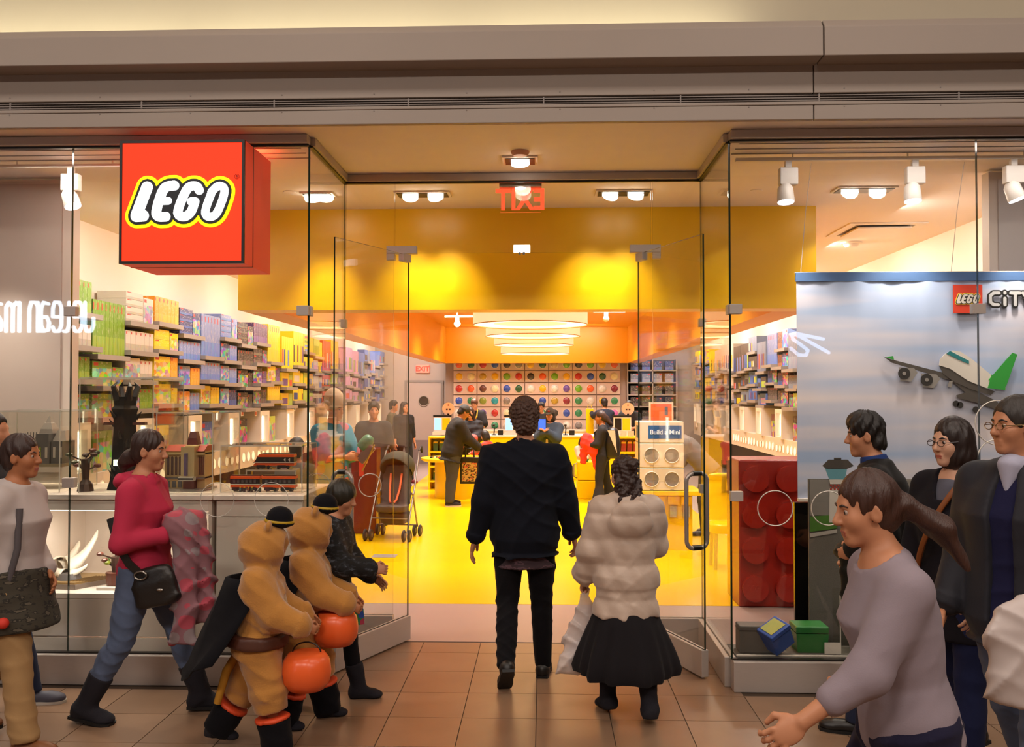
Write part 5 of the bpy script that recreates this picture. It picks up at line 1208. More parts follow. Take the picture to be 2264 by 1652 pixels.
# ------------------------------------------------------------------ right display window
AS = M('asphalt_print', '#6e6861', 0.8, var=0.35, scale=180, bump=0.2, bscale=200)
PY1 = P(1700, 1424, Z=KH + 0.01).y
t = thing('display_platform', 'low speckled grey display platform inside the right window', 'platform', (XRR + 0.04, YG + 0.055, 0)); MB().bx(0, 4.6, 0, PY1 - YG - .055, 0, KH + 0.005).build('deck', AS, t, None, 0.004)
MB().bx(0, 4.6, 0.004, 0.012, KH + .006, KH + .012).build('white_edge', WHITE, t)
pA, pB = P(1629, 1420, Y=PY1 - .12), P(1700, 1380, Y=PY1 - .12)
t = thing('storage_box', 'plain grey low block on the platform beside the blue box', 'box', (pA.x, PY1 - .2, KH + .006)); MB().bx(0, 0.24, 0, .12, 0, pB.z - KH).build('body', M('block_grey', '#55504c', .6), t, None, 0.006); MB().bx(-.002, 0.242, -.002, .122, pB.z - KH - .03, pB.z - KH - .026).build('lid_line', BLACK, t)
q = P(1716, 1425, Y=PY1 - .2); t = thing('storage_box', 'blue square lunch box tipped up on its corner', 'box', (q.x, PY1 - .24, KH + .006)); bl = M('box_blue', '#2c4f9e', .4)
R = Rz(22) @ Ry(-28) @ Rx(12); b_ = MB().obox((0, 0.03, 0.10), (.15, .13, .115), R).build('body', bl, t, None, .008); MB().obox(np.array((0, 0.03, 0.10)) + R @ np.array((0, -.003, .072)), (.155, .138, .03), R).build('lid', bl, t, None, .006)
MB().obox(np.array((0, 0.03, 0.10)) + R @ np.array((.0, -.0, .0885)), (.115, .10, .004), R).build('picture_label', M('label_print', '#7a9a5a', .5, var=.5, scale=14, col2='#c8b050'), t)
q0, q1 = P(1757, 1430, Y=PY1 - .14), P(1828, 1385, Y=PY1 - .14); t = thing('storage_box', 'green plastic storage box beside the tipped blue box', 'box', ((q0.x + q1.x) / 2, PY1 - .10, KH + .006)); a = (q1.x - q0.x) / 2
m = MB(); hgt_ = q1.z - KH
m.prism([(-a * .9, -.07, 0), (a * .9, -.07, 0), (a * .9, .07, 0), (-a * .9, .07, 0)], (0, 0, .001)); m.add([(-a * .9, -.07, 0), (a * .9, -.07, 0), (a * .9, .07, 0), (-a * .9, .07, 0), (-a, -.08, hgt_ * .72), (a, -.08, hgt_ * .72), (a, .08, hgt_ * .72), (-a, .08, hgt_ * .72)], [(0, 1, 5, 4), (1, 2, 6, 5), (2, 3, 7, 6), (3, 0, 4, 7), (4, 5, 6, 7)])
gn = M('box_green', '#2e7a3a', .4); m.build('body', gn, t, None, .006); MB().bx(-a * 1.02, a * 1.02, -.083, .083, hgt_ * .74, hgt_).build('lid', gn, t, None, .008)
# giant red brick panel
bw0, bw1 = P(1634, 1200, Y=7.5).x, 3.0; t = thing('giant_brick', 'giant glossy red toy brick standing on edge behind the right window', 'display brick', (bw0, 7.5, 0.002)); rdm = M('brick_red', '#9a2418', .25, var=.04); zb_t = P(1690, 1018, Y=7.5).z
MB().bx(0, bw1 - bw0, 0, 0.5, 0.0, zb_t).build('block', rdm, t, None, .012)
stud = MB().lathe([(.105, 0), (.105, -.04), (.098, -.048), (.001, -.048)], n=28, R=Rx(-90)); sme = None
for k, py in enumerate((1060, 1140, 1219, 1303)):
    for c_, px in enumerate((1671, 1745, 1819, 1893)):
        q = P(px, py, Y=7.46); m = MB().cyl((0, 0.0, 0), (0, -.05, 0), .108, n=28)
        if sme is None: sme = m.mesh('stud', rdm, 40); eme = ME_W.copy(); eme.materials.clear(); eme.materials.append(rdm)
        o = link('stud', sme, t); o.location = (q.x - bw0, 0, q.z)
        if c_ < 2: e = link('raised_lettering', eme, o); e.location = (0, -.05, 0); e.scale = (.26, .6, .26)
# hanging banner with the aircraft print
YBN = 6.12
def banner_mat():
    m = bpy.data.materials.new('banner_sky'); m.use_nodes = True; nt = m.node_tree; L = nt.links.new; b = nt.nodes['Principled BSDF']; b.inputs['Roughness'].default_value = .55
    tc = nd(nt, 'ShaderNodeTexCoord'); mp = nd(nt, 'ShaderNodeMapping'); mp.inputs['Scale'].default_value = (.5, 0, 3.4); L(tc.outputs['Generated'], mp.inputs[0])
    no = nd(nt, 'ShaderNodeTexNoise'); no.inputs['Scale'].default_value = 2.2; no.inputs['Detail'].default_value = 2; L(mp.outputs[0], no.inputs['Vector'])
    cr_ = nd(nt, 'ShaderNodeValToRGB'); L(no.outputs['Fac'], cr_.inputs[0]); cr_.color_ramp.elements[0].position = .38; cr_.color_ramp.elements[0].color = lin('#a3b4d6'); cr_.color_ramp.elements[1].position = .66; cr_.color_ramp.elements[1].color = lin('#e2d4d6')
    L(cr_.outputs[0], b.inputs['Base Color']); b.inputs['Emission Strength'].default_value = 0.0; return m
xb0, xb1 = P(1762, 800, Y=YBN).x, 4.2; zb0, zb1 = P(1780, 1105, Y=YBN).z, P(1780, 603, Y=YBN).z
bn = thing('hanging_banner', 'large sky-print fabric banner with a toy airliner hanging in the right window', 'banner', (xb0, YBN, zb0))
BW, BH = xb1 - xb0, zb1 - zb0; m = MB(); n = 60
for i in range(n + 1):
    x = BW * i / n; y = .004 * math.sin(i * .5) + .002 * math.sin(i * 1.7)
    m.v += [(x, y, 0), (x, y, BH - .06), (x, y + .004, BH - .06), (x, y + .004, 0)]
for i in range(n):
    for a, b in ((0, 1), (1, 2), (2, 3), (3, 0)): m.f.append((i * 4 + a, i * 4 + b, i * 4 + 4 + b, i * 4 + 4 + a)); m.mi.append(0)
m.build('fabric', banner_mat(), bn, 60); MB().bx(-.005, BW, -.006, .012, BH - .06, BH).build('top_hem', M('banner_blue', '#41608f', .6), bn); MB().cyl((-.01, .003, BH - .002), (BW, .003, BH - .002), .007, n=8).build('top_rod', GREYP, bn); MB().bx(0, BW, -.012, .014, -.012, .008).build('bottom_rod', WHITE, bn)
for x, px in ((0.03, 1773), (BW * .42, 2140)):
    MB().tube([(x, 0, BH), (x + .02, -.05, BH + .4), (x + .04, -.12, ZC - .05 - zb0)], .0022, 5).build('hanging_wire', ALU, bn)
def bp(px, py): q = P(px, py, Y=YBN - .02); return np.array((q.x - xb0, q.z - zb0))
def cut(name, pts, mat, lay=1, parent=None): return MB().prism([(*(bp(*p))[:1], -.013 - .002 * lay, bp(*p)[1]) for p in pts], (0, -.002, 0)).build(name, mat, parent or bn)
def disc(name, px, py, r, mat, lay): q = bp(px, py); rr = r / FPX * YBN; return MB().cyl((q[0], -.013 - .002 * lay, q[1]), (q[0], -.015 - .002 * lay, q[1]), rr, n=24).build(name, mat, bn)
pw, pg, pgr, pd = M('print_white', '#d8d0c8', .5), M('print_grey', '#4e4844', .5), M('print_green', '#2f9a3c', .5), M('print_dark', '#2c2a2a', .5)
pm = M('print_midgrey', '#8e8884', .5); pt = M('print_teal', '#2a7a80', .4)
cut('wing', [(1953, 788), (1965, 793), (2100, 828), (2110, 842), (2090, 838), (1972, 802)], pg, 1); cut('wing_tip', [(1958, 790), (1975, 787), (1977, 796)], pgr, 2)
cut('rear_wing', [(2095, 835), (2165, 868), (2200, 885), (2264, 930), (2170, 893), (2118, 880), (2115, 874), (2135, 868)], pg, 1)
cut('fuselage_top', [(2076, 808), (2078, 794), (2090, 782), (2106, 775), (2124, 778), (2150, 795), (2190, 828), (2222, 850), (2224, 862), (2180, 858), (2140, 842), (2100, 815)], pw, 3)
cut('fuselage_belly', [(2076, 808), (2100, 815), (2140, 842), (2180, 858), (2200, 866), (2190, 874), (2150, 862), (2110, 845), (2085, 826)], pg, 2)
cut('cockpit_window', [(2092, 782), (2100, 776), (2142, 798), (2142, 805), (2118, 795)], pt, 4); cut('tail_fin', [(2185, 840), (2238, 780), (2249, 784), (2224, 855)], pgr, 4); cut('tail_base', [(2183, 858), (2192, 828), (2222, 850), (2222, 863)], pgr, 5)
for px, py in ((2001, 826), (2051, 840)):
    cut('engine_pod', [(px - 14, py - 14), (px + 20, py - 12), (px + 28, py - 2), (px + 14, py + 18), (px - 10, py + 16)], pm, 2); disc('engine_face', px - 2, py, 13, pd, 3); disc('engine_hub', px - 2, py, 4, pm, 4)
for px, py in ((2114, 893), (2123, 896), (2158, 906)): disc('landing_wheel', px, py, 7, pd, 2)
cut('landing_door', [(2099, 843), (2107, 842), (2104, 857), (2095, 855)], pm, 2)
# small square emblem and lettering on the banner
q = bp(2140, 661); s_e = 62 / FPX * YBN
MB().bx(q[0] - s_e / 2, q[0] + s_e / 2, -.02, -.014, q[1] - s_e / 2, q[1] + s_e / 2).build('emblem_square', M('print_red', '#cf3c26', .5), bn)
for me_, mt, lay in ((ME_Y, M('print_yellow', '#e8c840', .5), 0), (ME_B, M('print_black', '#1c1c1e', .5), 1), (ME_W, pw, 2)):
    me2 = me_.copy(); me2.materials.clear(); me2.materials.append(mt); o = link(me_.name, me2, bn); o.location = (q[0], -.0215 - .0015 * lay, q[1]); o.scale = (s_e / .76, .25, s_e / .76)
def ctext(grow, mat, y, name):
    st = []
    def S(pts, r=7.5): st.append([(bp(*p)[0], bp(*p)[1], r / FPX * YBN) for p in pts])
    S([(2209, 648), (2197, 648), (2190, 654), (2190, 668), (2197, 674), (2207, 674)], 5.5); S([(2222, 660), (2222, 674)], 5.5); S([(2222, 647), (2222, 648)], 5.5); S([(2235, 648), (2255, 648)], 5.5); S([(2245, 648), (2245, 674)], 5.5); S([(2262, 648), (2272, 662), (2282, 648)], 5.5); S([(2272, 662), (2272, 674)], 5.5)
    o = link(name, stroke_mesh(st, grow, .003, .004, name, mat), bn); o.location = (0, y, 0)
ctext(0.004, M('print_black', '#1c1c1e'), -.017, 'word_outline'); ctext(-0.006, M('print_silver', '#b8b8bc', .4), -.0195, 'word_fill')
# black backing board below the banner, and the airport backdrop in front
t = thing('backing_board', 'glossy black board standing below the sky banner', 'board', (P(1757, 1200, Y=6.2).x, 6.2, 0.002)); MB().bx(0, 2.6, 0, .03, 0, zb0 - .03).build('panel', M('gloss_black', '#0a0808', .12), t)
YA = 5.80; xA = P(1789, 1250, Y=YA).x; zA = P(1789, 1060, Y=YA).z
bd = thing('airport_backdrop', 'grey printed airport backdrop with grass and a control tower cut-out', 'backdrop', (xA, YA, 0.002))
MB().bx(0, 3.0, 0, .02, 0, zA).build('runway_print', AS, bd)
def cp(px, py, y=YA): q = P(px, py, Y=y); return (q.x - xA, q.z)
def bcut(name, pts, mat, lay=1): MB().prism([(cp(*p)[0], -.002 - .003 * lay, cp(*p)[1] - .002) for p in pts], (0, -.003, 0)).build(name, mat, bd)
bcut('apron_print', [(1790, 1061), (2264, 1061), (2264, 1135), (1790, 1140)], M('print_apron', '#8a847e', .6, var=.1, stretch=(1, 1, 12)), 0); bcut('grass_print', [(1790, 1142), (1850, 1138), (1850, 1168), (1790, 1176)], M('print_grass', '#4c7a2a', .8, var=.2, scale=60), 1); bcut('kerb_print', [(1790, 1180), (1850, 1170), (1850, 1178), (1790, 1188)], M('print_kerb', '#b8b0a8', .6), 1)
bcut('tower_shaft', [(1833, 1080), (1862, 1080), (1864, 1155), (1832, 1155)], pw, 2); bcut('tower_cabin', [(1822, 1034), (1872, 1034), (1866, 1060), (1832, 1060)], M('print_cabin', '#6fa8b8', .4, var=.2), 3); bcut('tower_roof', [(1816, 1030), (1830, 1016), (1872, 1016), (1886, 1030), (1872, 1036), (1826, 1036)], pg, 4); bcut('roof_cap', [(1842, 1012), (1858, 1012), (1858, 1017), (1842, 1017)], pg, 4); bcut('tower_collar', [(1832, 1060), (1866, 1060), (1864, 1070), (1834, 1070)], pw, 3)
for k in range(8):
    for j in range(3):
        if (k + j) % 2 == 0: bcut('red_check', [(1834 + k * 4, 1071 + j * 4), (1838 + k * 4, 1071 + j * 4), (1838 + k * 4, 1075 + j * 4), (1834 + k * 4, 1075 + j * 4)], M('print_check', '#a83a30', .5), 3)
# clear stand with a big blue figure body behind the passers-by
t = thing('acrylic_case', 'clear acrylic case with a blue toy model on the window platform', 'display case', (P(1905, 1470, Y=5.6).x, 5.62, KH + .006)); x0 = P(1856, 1400, Y=5.56).x - t.location.x; hq = P(1860, 1312, Y=5.56).z - KH
for a, b, c_, d in ((x0, x0 + .006, 0, hq), (.2, .206, 0, hq), (x0, .206, hq - .006, hq)): MB().bx(a, b, -.07, -.064, c_, d).build('edge', WHITE, t)
MB().bx(x0, .2, -.068, .068, 0, hq).build('box', ACR, t); MB().bx(x0 - .1, x0 - .0, -.09, -.085, 0, .07).build('info_card', WHITE, t)
MB().lathe([(.07, 0.0), (.075, .12), (.05, .2), (.02, .21)], (0, 0, .06), 8).build('blue_model', bl, t); MB().cyl((0, 0, .27), (0, 0, .33), .035, n=14).build('model_head', C('figyellow', '#d8a820'), t)
# ------------------------------------------------------------------ back wall of loose-brick bins
YP = 21.9
BINC = {'o': '#e8622c', 'G': '#1f5a34', 'r': '#c2302a', 'b': '#2c52b8', 'k': '#3a3634', 'e': '#8a8480', 'y': '#f0bc1c', 't': '#c8b48a', 'l': '#6fae24', 'w': '#ece4d8', 'c': '#f0e8b8', 'n': '#6a3a30', 'u': '#6a4aa0', 'm': '#8a2438', 'v': '#8a9a34', 'a': '#2aa0b4', 'q': '#2f8a5c', 'p': '#d86ab0', 's': '#b89a34'}
ROWS = ['oGrbkeyGtlklyo', 'ycsylrkolyrbGc', 'roncbGwywulowm', 'bqvaeuwbsmqwyq', 'wyurcewqkbqwkp', 'wlwqwewwqweaew']
pw_ = thing('brick_bin_wall', 'white wall of round bins filled with coloured loose bricks', 'bin wall', (0, YP, 0))
xp = [P(1015 + 26.4 * i, 850, Y=YP).x for i in range(14)]; zp = [P(1200, y, Y=YP).z for y in (806, 832.5, 859.5, 886.5, 913.5, 940.5)]
PNL = M('bin_panel', '#d2bdb0', 0.35, var=0.02); dx, dz_ = xp[1] - xp[0], zp[0] - zp[1]
MB().bx(P(985, 850, Y=YP).x, P(1386, 850, Y=YP).x, 0.02, 0.4, 0.0, zp[0] + .25).build('carcass', M('bin_carcass', '#94827a', .5, var=.02), pw_)
pme = MB().bx(-dx + .012, dx - .012, -.012, .02, -dz_ / 2 + .012, dz_ / 2 - .012).mesh('panel', PNL)
rim = MB().tube([(0.092 * math.cos(2 * math.pi * k / 24), -.018, .092 * math.sin(2 * math.pi * k / 24)) for k in range(24)], .010, 6, True).mesh('bin_rim', WHITE, 60)
fill = {}
for c, h in BINC.items():
    m = MB().ell((0, -.014, 0), (.090, .05, .090), 18, 10); fill[c] = m.mesh('bin', M('bin_' + c, h, .3, var=.3, scale=30, coat=.6), 60)
for r in range(6):
    for i in range(7): o = link('panel', pme, pw_); o.location = ((xp[2 * i] + xp[2 * i + 1]) / 2, 0, zp[r])
    for i in range(14):
        o = link('bin', fill[ROWS[r][i]], pw_); o.location = (xp[i], 0, zp[r]); q = link('rim', rim, o)
# ------------------------------------------------------------------ till counter
YC = 18.3; ct = thing('till_counter', 'long yellow till counter with a white top at the back', 'counter', (0, YC, 0)); x0, x1 = P(985, 980, Y=YC).x, P(1402, 980, Y=YC).x; zc_ = P(1200, 963, Y=YC).z
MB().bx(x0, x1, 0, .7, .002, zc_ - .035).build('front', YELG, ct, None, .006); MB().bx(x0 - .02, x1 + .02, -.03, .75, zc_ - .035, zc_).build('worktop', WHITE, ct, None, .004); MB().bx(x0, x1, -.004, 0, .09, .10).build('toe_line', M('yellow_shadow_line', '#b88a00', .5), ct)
b2 = thing('back_counter', 'low white back counter below the brick bins', 'counter', (0, 21.3, 0)); MB().bx(x0, x1, 0, .5, .002, .86).build('body', WHITE, b2); MB().bx(x0, x1, -.02, .5, .86, .9).build('top', WHITE, b2)
SCRB = emis('screen_blue', '#7fb8ff', 1.4); SCRD = M('screen_dark', '#1a1814', .2)
def till(px, lb, on):
    p = P(px, 960, Y=YC + .2); t = thing('till_terminal', lb, 'till', (p.x, YC + .2, zc_ + .001))
    MB().bx(-.18, .18, -.03, .05, .06, .37).build('case', WHITE, t, None, .006); MB().bx(-.19, .19, -.035, .05, .37, .41).build('top_bar', BLACK, t); MB().bx(-.16, -.02, -.034, -.03, .1, .35).build('screen', SCRB if on else SCRD, t); MB().bx(.0, .16, -.034, -.03, .1, .35).build('ad_panel', YELG, t); MB().bx(-.2, .2, -.05, .1, 0, .06).build('base', WHITE, t)
    s_ = thing('round_sign', 'round pinkish smiling sign above the %s' % lb, 'sign', (p.x + .12, YC + .23, zc_ + .412))
    m = MB().cyl((0, 0, .13), (0, .015, .13), .13, n=28); m.build('disc', M('sign_peach', '#e8c4a8', .5), s_, 40); MB().bx(-.02, .02, .0, .015, 0, .03).build('foot', BLACK, s_)
    for a in (-.03, .03): MB().bx(a - .018, a + .018, -.003, 0, .10, .135).build('mark', M('mark_dark', '#4a2a20', .5), s_)
    MB().bx(-.012, .012, -.003, 0, .19, .22).build('mark', M('mark_red', '#a83a2a', .5), s_)
for px, lb, on in ((978, 'till at the left end of the counter', True), (1135, 'till behind the man in navy', True), (1376, 'till at the right end of the counter', False)): till(px, lb, on)
for px in (1104, 1262):
    p = P(px - 12, 960, Y=YC + .15); t = thing('barcode_scanner', 'black barcode scanner on a stand, %s on the counter' % ('left' if px < 1200 else 'right'), 'scanner', (p.x, YC + .15, zc_ + .001)); MB().cyl((0, 0, 0), (0, 0, .012), .05, n=16).build('base', BLACK, t); MB().tube([(0, 0, .01), (.01, 0, .12), (0, -.02, .19)], .012, 8).build('stem', BLACK, t); MB().bx(-.025, .025, -.08, .03, .18, .22).build('head', BLACK, t, None, .006); MB().bx(.08, .19, -.03, .05, 0, .1).build('card_reader', BLACK, t, None, .006)
# ------------------------------------------------------------------ yellow fixtures
def cubby(px0, px1, pyt, y, label, fills):
    x0, x1, zt_ = P(px0, 1000, Y=y).x, P(px1, 1000, Y=y).x, P(px0, pyt, Y=y).z; t = thing('yellow_shelf', label, 'shelf', (x0, y, .002)); w_ = x1 - x0
    MB().bx(0, .03, 0, .4, 0, zt_).build('side', YELG, t); MB().bx(w_ - .03, w_, 0, .4, 0, zt_).build('side', YELG, t); MB().bx(.03, w_ - .03, .37, .4, 0, zt_).build('back', YELG, t)
    for k in range(4):
        z = zt_ - .03 - k * .27
        if z < .05: break
        MB().bx(.03, w_ - .03, 0, .37, z, z + .03).build('shelf', YELG, t)
        if k:
            n = 3
            for q in range(n):
                g_ = thing('toy_pack', '%s pack, %s on the %s shelf of the %s' % (fills[k % len(fills)][0], ORD[q], ORD[k], label), 'toy pack', (x0 + .06 + (q + .5) * (w_ - .1) / n, y + .15, z + .033), 0, 'packs on the yellow shelves'); MB().prism([(-.045, 0, 0), (.045, 0, 0), (.04, 0, .17), (.0, 0, .2), (-.04, 0, .17)], (0, .08, 0)).build('pouch', M('pack_' + fills[k % len(fills)][0].replace(' ', '_'), fills[k % len(fills)][1], .35, var=.4, scale=25), g_); MB().bx(-.04, .04, -.002, 0, .14, .17).build('header_card', YELG, g_)
cubby(947, 1000, 966, 16.4, 'yellow shelf left of the counter', [('dark green', '#2a5a2c'), ('mixed green', '#4a6a3a'), ('black', '#2a2624')]); cubby(1366, 1420, 966, 15.8, 'yellow shelf right of the counter', [('brown', '#7a5a3c'), ('red', '#a83a2a'), ('purple', '#5a4a78')])
for k in range(3):
    cd = thing('picture_card', '%s small picture card standing on the right yellow shelf' % ('grey', 'tan', 'coral')[k], 'card', (P(1366, 1000, Y=15.8).x, 15.85, P(1366, 966, Y=15.8).z + .003), 0, 'cards on the right yellow shelf')
    MB().bx(.05 + k * .13, .16 + k * .13, 0, .01, 0, .1).build('card', M('card_%d' % k, ('#c8c0b4', '#d8b8a0', '#d88a7a')[k], .5, var=.4, scale=40), cd)
yt = 15.25; q = P(1008, 1010, Y=yt); tb = thing('play_table', 'round yellow play table on a drum base left of the counter', 'table', (q.x, yt, .002)); zt_ = P(1008, 1012, Y=yt).z
MB().lathe([(.001, zt_ - .05), (.56, zt_ - .05), (.60, zt_ - .03), (.60, zt_), (.001, zt_)], n=40).build('top', YELG, tb, 40); MB().lathe([(.001, 0), (.36, 0), (.36, zt_ - .05), (.001, zt_ - .05)], n=36).build('drum_base', YELG, tb, 40)
q = P(958, 1004, Y=yt - .1); rd = random.Random(2)
for k in range(9):
    t = thing('toy_brick', 'loose %s toy brick on the left edge of the round yellow table' % ('black', 'white', 'red', 'grey')[k % 4], 'toy brick', (q.x + .04 + (k % 3 - 1) * .07, yt - .1 + (k // 3 - 1) * .06, zt_ + .003), rd.uniform(0, 90), 'loose bricks on the round table'); MB().bx(-.012, .012, -.008, .008, .022, .027).build('stud', [bk, WHITE, C('redtile', '#a83a28'), C('grey', '#837a74')][k % 4], t)
    MB().obox((0, 0, .011), (.05, .03, .022)).build('block', [bk, WHITE, C('redtile', '#a83a28'), C('grey', '#837a74')][k % 4], t)
yq = 15.0; q = P(1310, 1100, Y=yq); x0, x1, zt2 = P(1277, 1060, Y=yq).x, P(1345, 1060, Y=yq).x, P(1310, 1022, Y=yq).z; pb_ = thing('play_block', 'yellow square play table right of the counter', 'table', ((x0 + x1) / 2, yq, .002)); a = (x1 - x0) / 2
for z0, z1 in ((0, zt2 / 2 - .004), (zt2 / 2 + .004, zt2)): MB().bx(-a, a, 0, 2 * a, z0, z1).build('block', YELG, pb_, None, .01)
MB().tube([(-a - .005, .1, zt2 * .55), (-a - .06, .1, zt2 * .6), (-a - .06, .1, zt2 * .92), (-a - .005, .1, zt2 * .95)], .012, 8).build('side_handle', GREYP, pb_, 60)
t = thing('bucket', 'small orange bucket on the yellow play block', 'bucket', ((x0 + x1) / 2 + .1, yq + .12, zt2 + .003)); MB().lathe([(.001, 0), (.09, 0), (.115, .17), (.105, .17), (.085, .01), (.001, .01)], n=24).build('pail', M('orange_plastic', '#e85a1c', .35), t, 50)
t = thing('toy_cup', 'green and cream striped round toy beside the orange bucket', 'toy', ((x0 + x1) / 2 - .12, yq + .08, zt2 + .003)); MB().lathe([(.04, 0), (.06, .03), (.062, .05)], n=18).build('lower_half', M('teal_toy', '#2f8a7a', .4), t, 50); MB().lathe([(.062, .05), (.055, .08), (.03, .1), (.001, .103)], n=18).build('upper_half', M('cream_toy', '#c8b88a', .4), t, 50)
# dispenser stack with the round windows
ym = 10.1; x0, x1 = P(1414, 1000, Y=ym).x, P(1512, 1000, Y=ym).x; zb3 = P(1460, 1086, Y=ym).z
mt_ = thing('yellow_counter', 'yellow counter carrying the white dispenser cubes', 'counter', (x0, ym, .002)); MB().bx(-.1, x1 - x0 + .2, -.03, .6, zb3 - .05, zb3).build('top', YELG, mt_, None, .005); MB().bx(.0, x1 - x0 + .1, .05, .55, 0, zb3 - .05).build('base', YELG, mt_)
def dcube(pyb, pyt, label, win):
    z0, z1 = P(1460, pyb, Y=ym).z + .004, P(1460, pyt, Y=ym).z; t = thing('dispenser_cube', label, 'dispenser', (x0, ym, z0)); w_ = x1 - x0; h = z1 - z0 - .004
    MB().bx(0, w_, 0, .5, 0, h).build('case', M('dispenser_white', '#e6dcc8', .4), t, None, .008)
    if win:
        for a in (.27, .73):
            MB().cyl((w_ * a, -.004, h / 2), (w_ * a, .02, h / 2), .08, n=24).build('window', M('dispenser_glass', '#6f6a62', .08, var=.4, scale=30, col2='#a09a8e'), t, 40); MB().tube([(w_ * a + .083 * math.cos(2 * math.pi * k / 24), -.004, h / 2 + .083 * math.sin(2 * math.pi * k / 24)) for k in range(24)], .006, 6, True).build('window_rim', WHITE, t, 60); MB().bx(w_ * a - .02, w_ * a + .02, -.003, 0, h / 2 - .12, h / 2 - .112).build('caption', GREYP, t)
    return t, w_, h
dcube(1085, 1035, 'bottom white dispenser cube with two round windows', True); dcube(1035, 980, 'middle white dispenser cube with two round windows', True)
t, w_, h = dcube(980, 932, 'top white cube with the blue lettered panel', False); MB().bx(w_ * .2, w_ * .95, -.004, 0, h * .2, h * .82).build('blue_panel', M('panel_blue', '#2c5f9e', .4), t); text_mesh('Build a Mini', .072, .004, emis('panel_text', '#dfe6ea', .4), 'lettering', t, offset=.0012, mat=MF(w_ * .575, -.006, h * .5)); MB().bx(-.004, 0, .08, .3, h * .2, h * .8).build('side_picture', M('side_pic', '#4a6a9a', .5, var=.5, scale=20), t)
for k in range(4):
    hk = thing('hanging_pack', 'clear pack with a yellow header card, %s in the row hanging below the yellow counter' % ORD[k], 'toy pack', (x0, ym + .045, zb3 - .055), 0, 'packs hanging below the yellow counter'); MB().bx(.02 + k * .15, .14 + k * .15, -.02, -.005, -.1, -.01).build('header_card', YELG, hk); MB().bx(.03 + k * .15, .13 + k * .15, -.03, -.005, -.26, -.1).build('blister', ACR, hk); MB().bx(.045 + k * .15, .115 + k * .15, -.02, -.01, -.24, -.12).build('contents', M('pack_pale', '#b8b4a8', .4, var=.4, scale=40), hk)
# orange lit picture in the far right, yellow play chair, yellow bin, red brick totem
q = P(1462, 916, Y=16.5); t = thing('framed_picture', 'white-framed bright orange picture standing near the right wall', 'picture', (q.x, 16.5, q.z - .22)); MB().bx(-.22, .22, 0, .05, 0, .44).build('frame', WHITE, t); MB().bx(-.19, .19, -.004, 0, .03, .41).build('print', emis('orange_print', '#f0602c', .5), t); MB().bx(.06, .12, -.006, -.004, .2, .36).build('device_print', M('print_bluegrey', '#5a6a8a', .5), t); MB().bx(-.15, .15, .0, .3, -q.z + .222, 0).build('pedestal', WHITE, t)
yc_ = 9.2; q = P(1603, 1100, Y=yc_); t = thing('play_chair', 'yellow rounded play chair behind the right glass return', 'chair', (q.x, yc_, .002))
S = SDF(); S.loft(np.eye(3), (0, .1, .45), [(0, 0, 0, .17, .05), (.3, 0, 0, .18, .05), (.5, 0, 0, .15, .045)], rnd=.03, p=3); S.loft(np.eye(3), (0, -.02, .36), [(0, 0, 0, .18, .18), (.1, 0, 0, .18, .18)], rnd=.03, p=3); link('shell', S.mesh('shell', YELG, .014), t)
for a in (-.13, .13):
    for b in (-.15, .1): MB().cyl((a, b, 0), (a * .9, b * .9, .38), .018, n=10).build('leg', GREYP, t)
q = P(690, 1090, Y=9.6); t = thing('toy_bin', 'yellow cylindrical bin with green pieces on top behind the left glass', 'bin', (q.x, 9.6, .002)); MB().lathe([(.001, 0), (.17, 0), (.17, .74), (.15, .74), (.15, .70), (.001, .70)], n=28).build('drum', YELG, t, 40); MB().ell((0, 0, .73), (.145, .145, .06)).build('contents', M('green_pieces', '#4a8a5a', .4, var=.4, scale=40), t, 60)
q0, q1 = P(776, 1100, Y=11.2), P(832, 1100, Y=11.2); t = thing('red_totem', 'tall dark red glossy display block behind the stroller', 'display block', (q0.x, 11.2, .002)); zq = P(800, 992, Y=11.2).z; MB().bx(0, q1.x - q0.x, 0, .3, 0, zq).build('block', M('maroon_gloss', '#6a1c14', .25), t, None, .012); MB().bx(.1, .16, -.004, 0, zq - .35, zq - .08).build('red_label', M('label_red', '#c83a24', .4), t)
# ------------------------------------------------------------------ stroller inside the entrance
q = P(862, 1198, Z=0); st_ = thing('stroller', 'grey folding stroller with orange straps parked inside the doorway', 'stroller', (q.x, q.y + .25, 0), -8)
SG = M('stroller_fabric', '#4a4540', .8, bump=.3, bscale=120); SM = M('stroller_tube', '#8f8882', .3, .7); whl = M('rubber', '#26221e', .6); hubm = M('hub_grey', '#6a645e', .4)
for sx in (-1, 1):
    x = sx * .24
    MB().tube([(x * .9, .38, 1.05), (x, .1, .62), (x, -.22, .10)], .011, 8).build('front_tube', SM, st_, 60); MB().tube([(x, .22, .12), (x, .02, .55)], .011, 8).build('rear_tube', SM, st_, 60); MB().tube([(x * .9, .38, 1.05), (x * .9, .47, 1.1), (x * .9, .5, 1.02)], .014, 8).build('handle', BLACK, st_, 60)
    for y in (-.24, .22):
        for dx_ in (-.035, .035):
            w_ = MB().lathe([(.02, -.012), (.062, -.014), (.072, -.006), (.072, .006), (.062, .014), (.02, .012)], (x + dx_, y, .072), 20, Ry(90)).build('wheel', whl, st_, 40); MB().cyl((x + dx_ - .016, y, .072), (x + dx_ + .016, y, .072), .03, n=14).build('hub', hubm, w_, 40)
for y, z in ((-.12, .26), (.2, .14)): MB().cyl((-.24, y, z), (.24, y, z), .009, n=8).build('cross_tube', SM, st_)
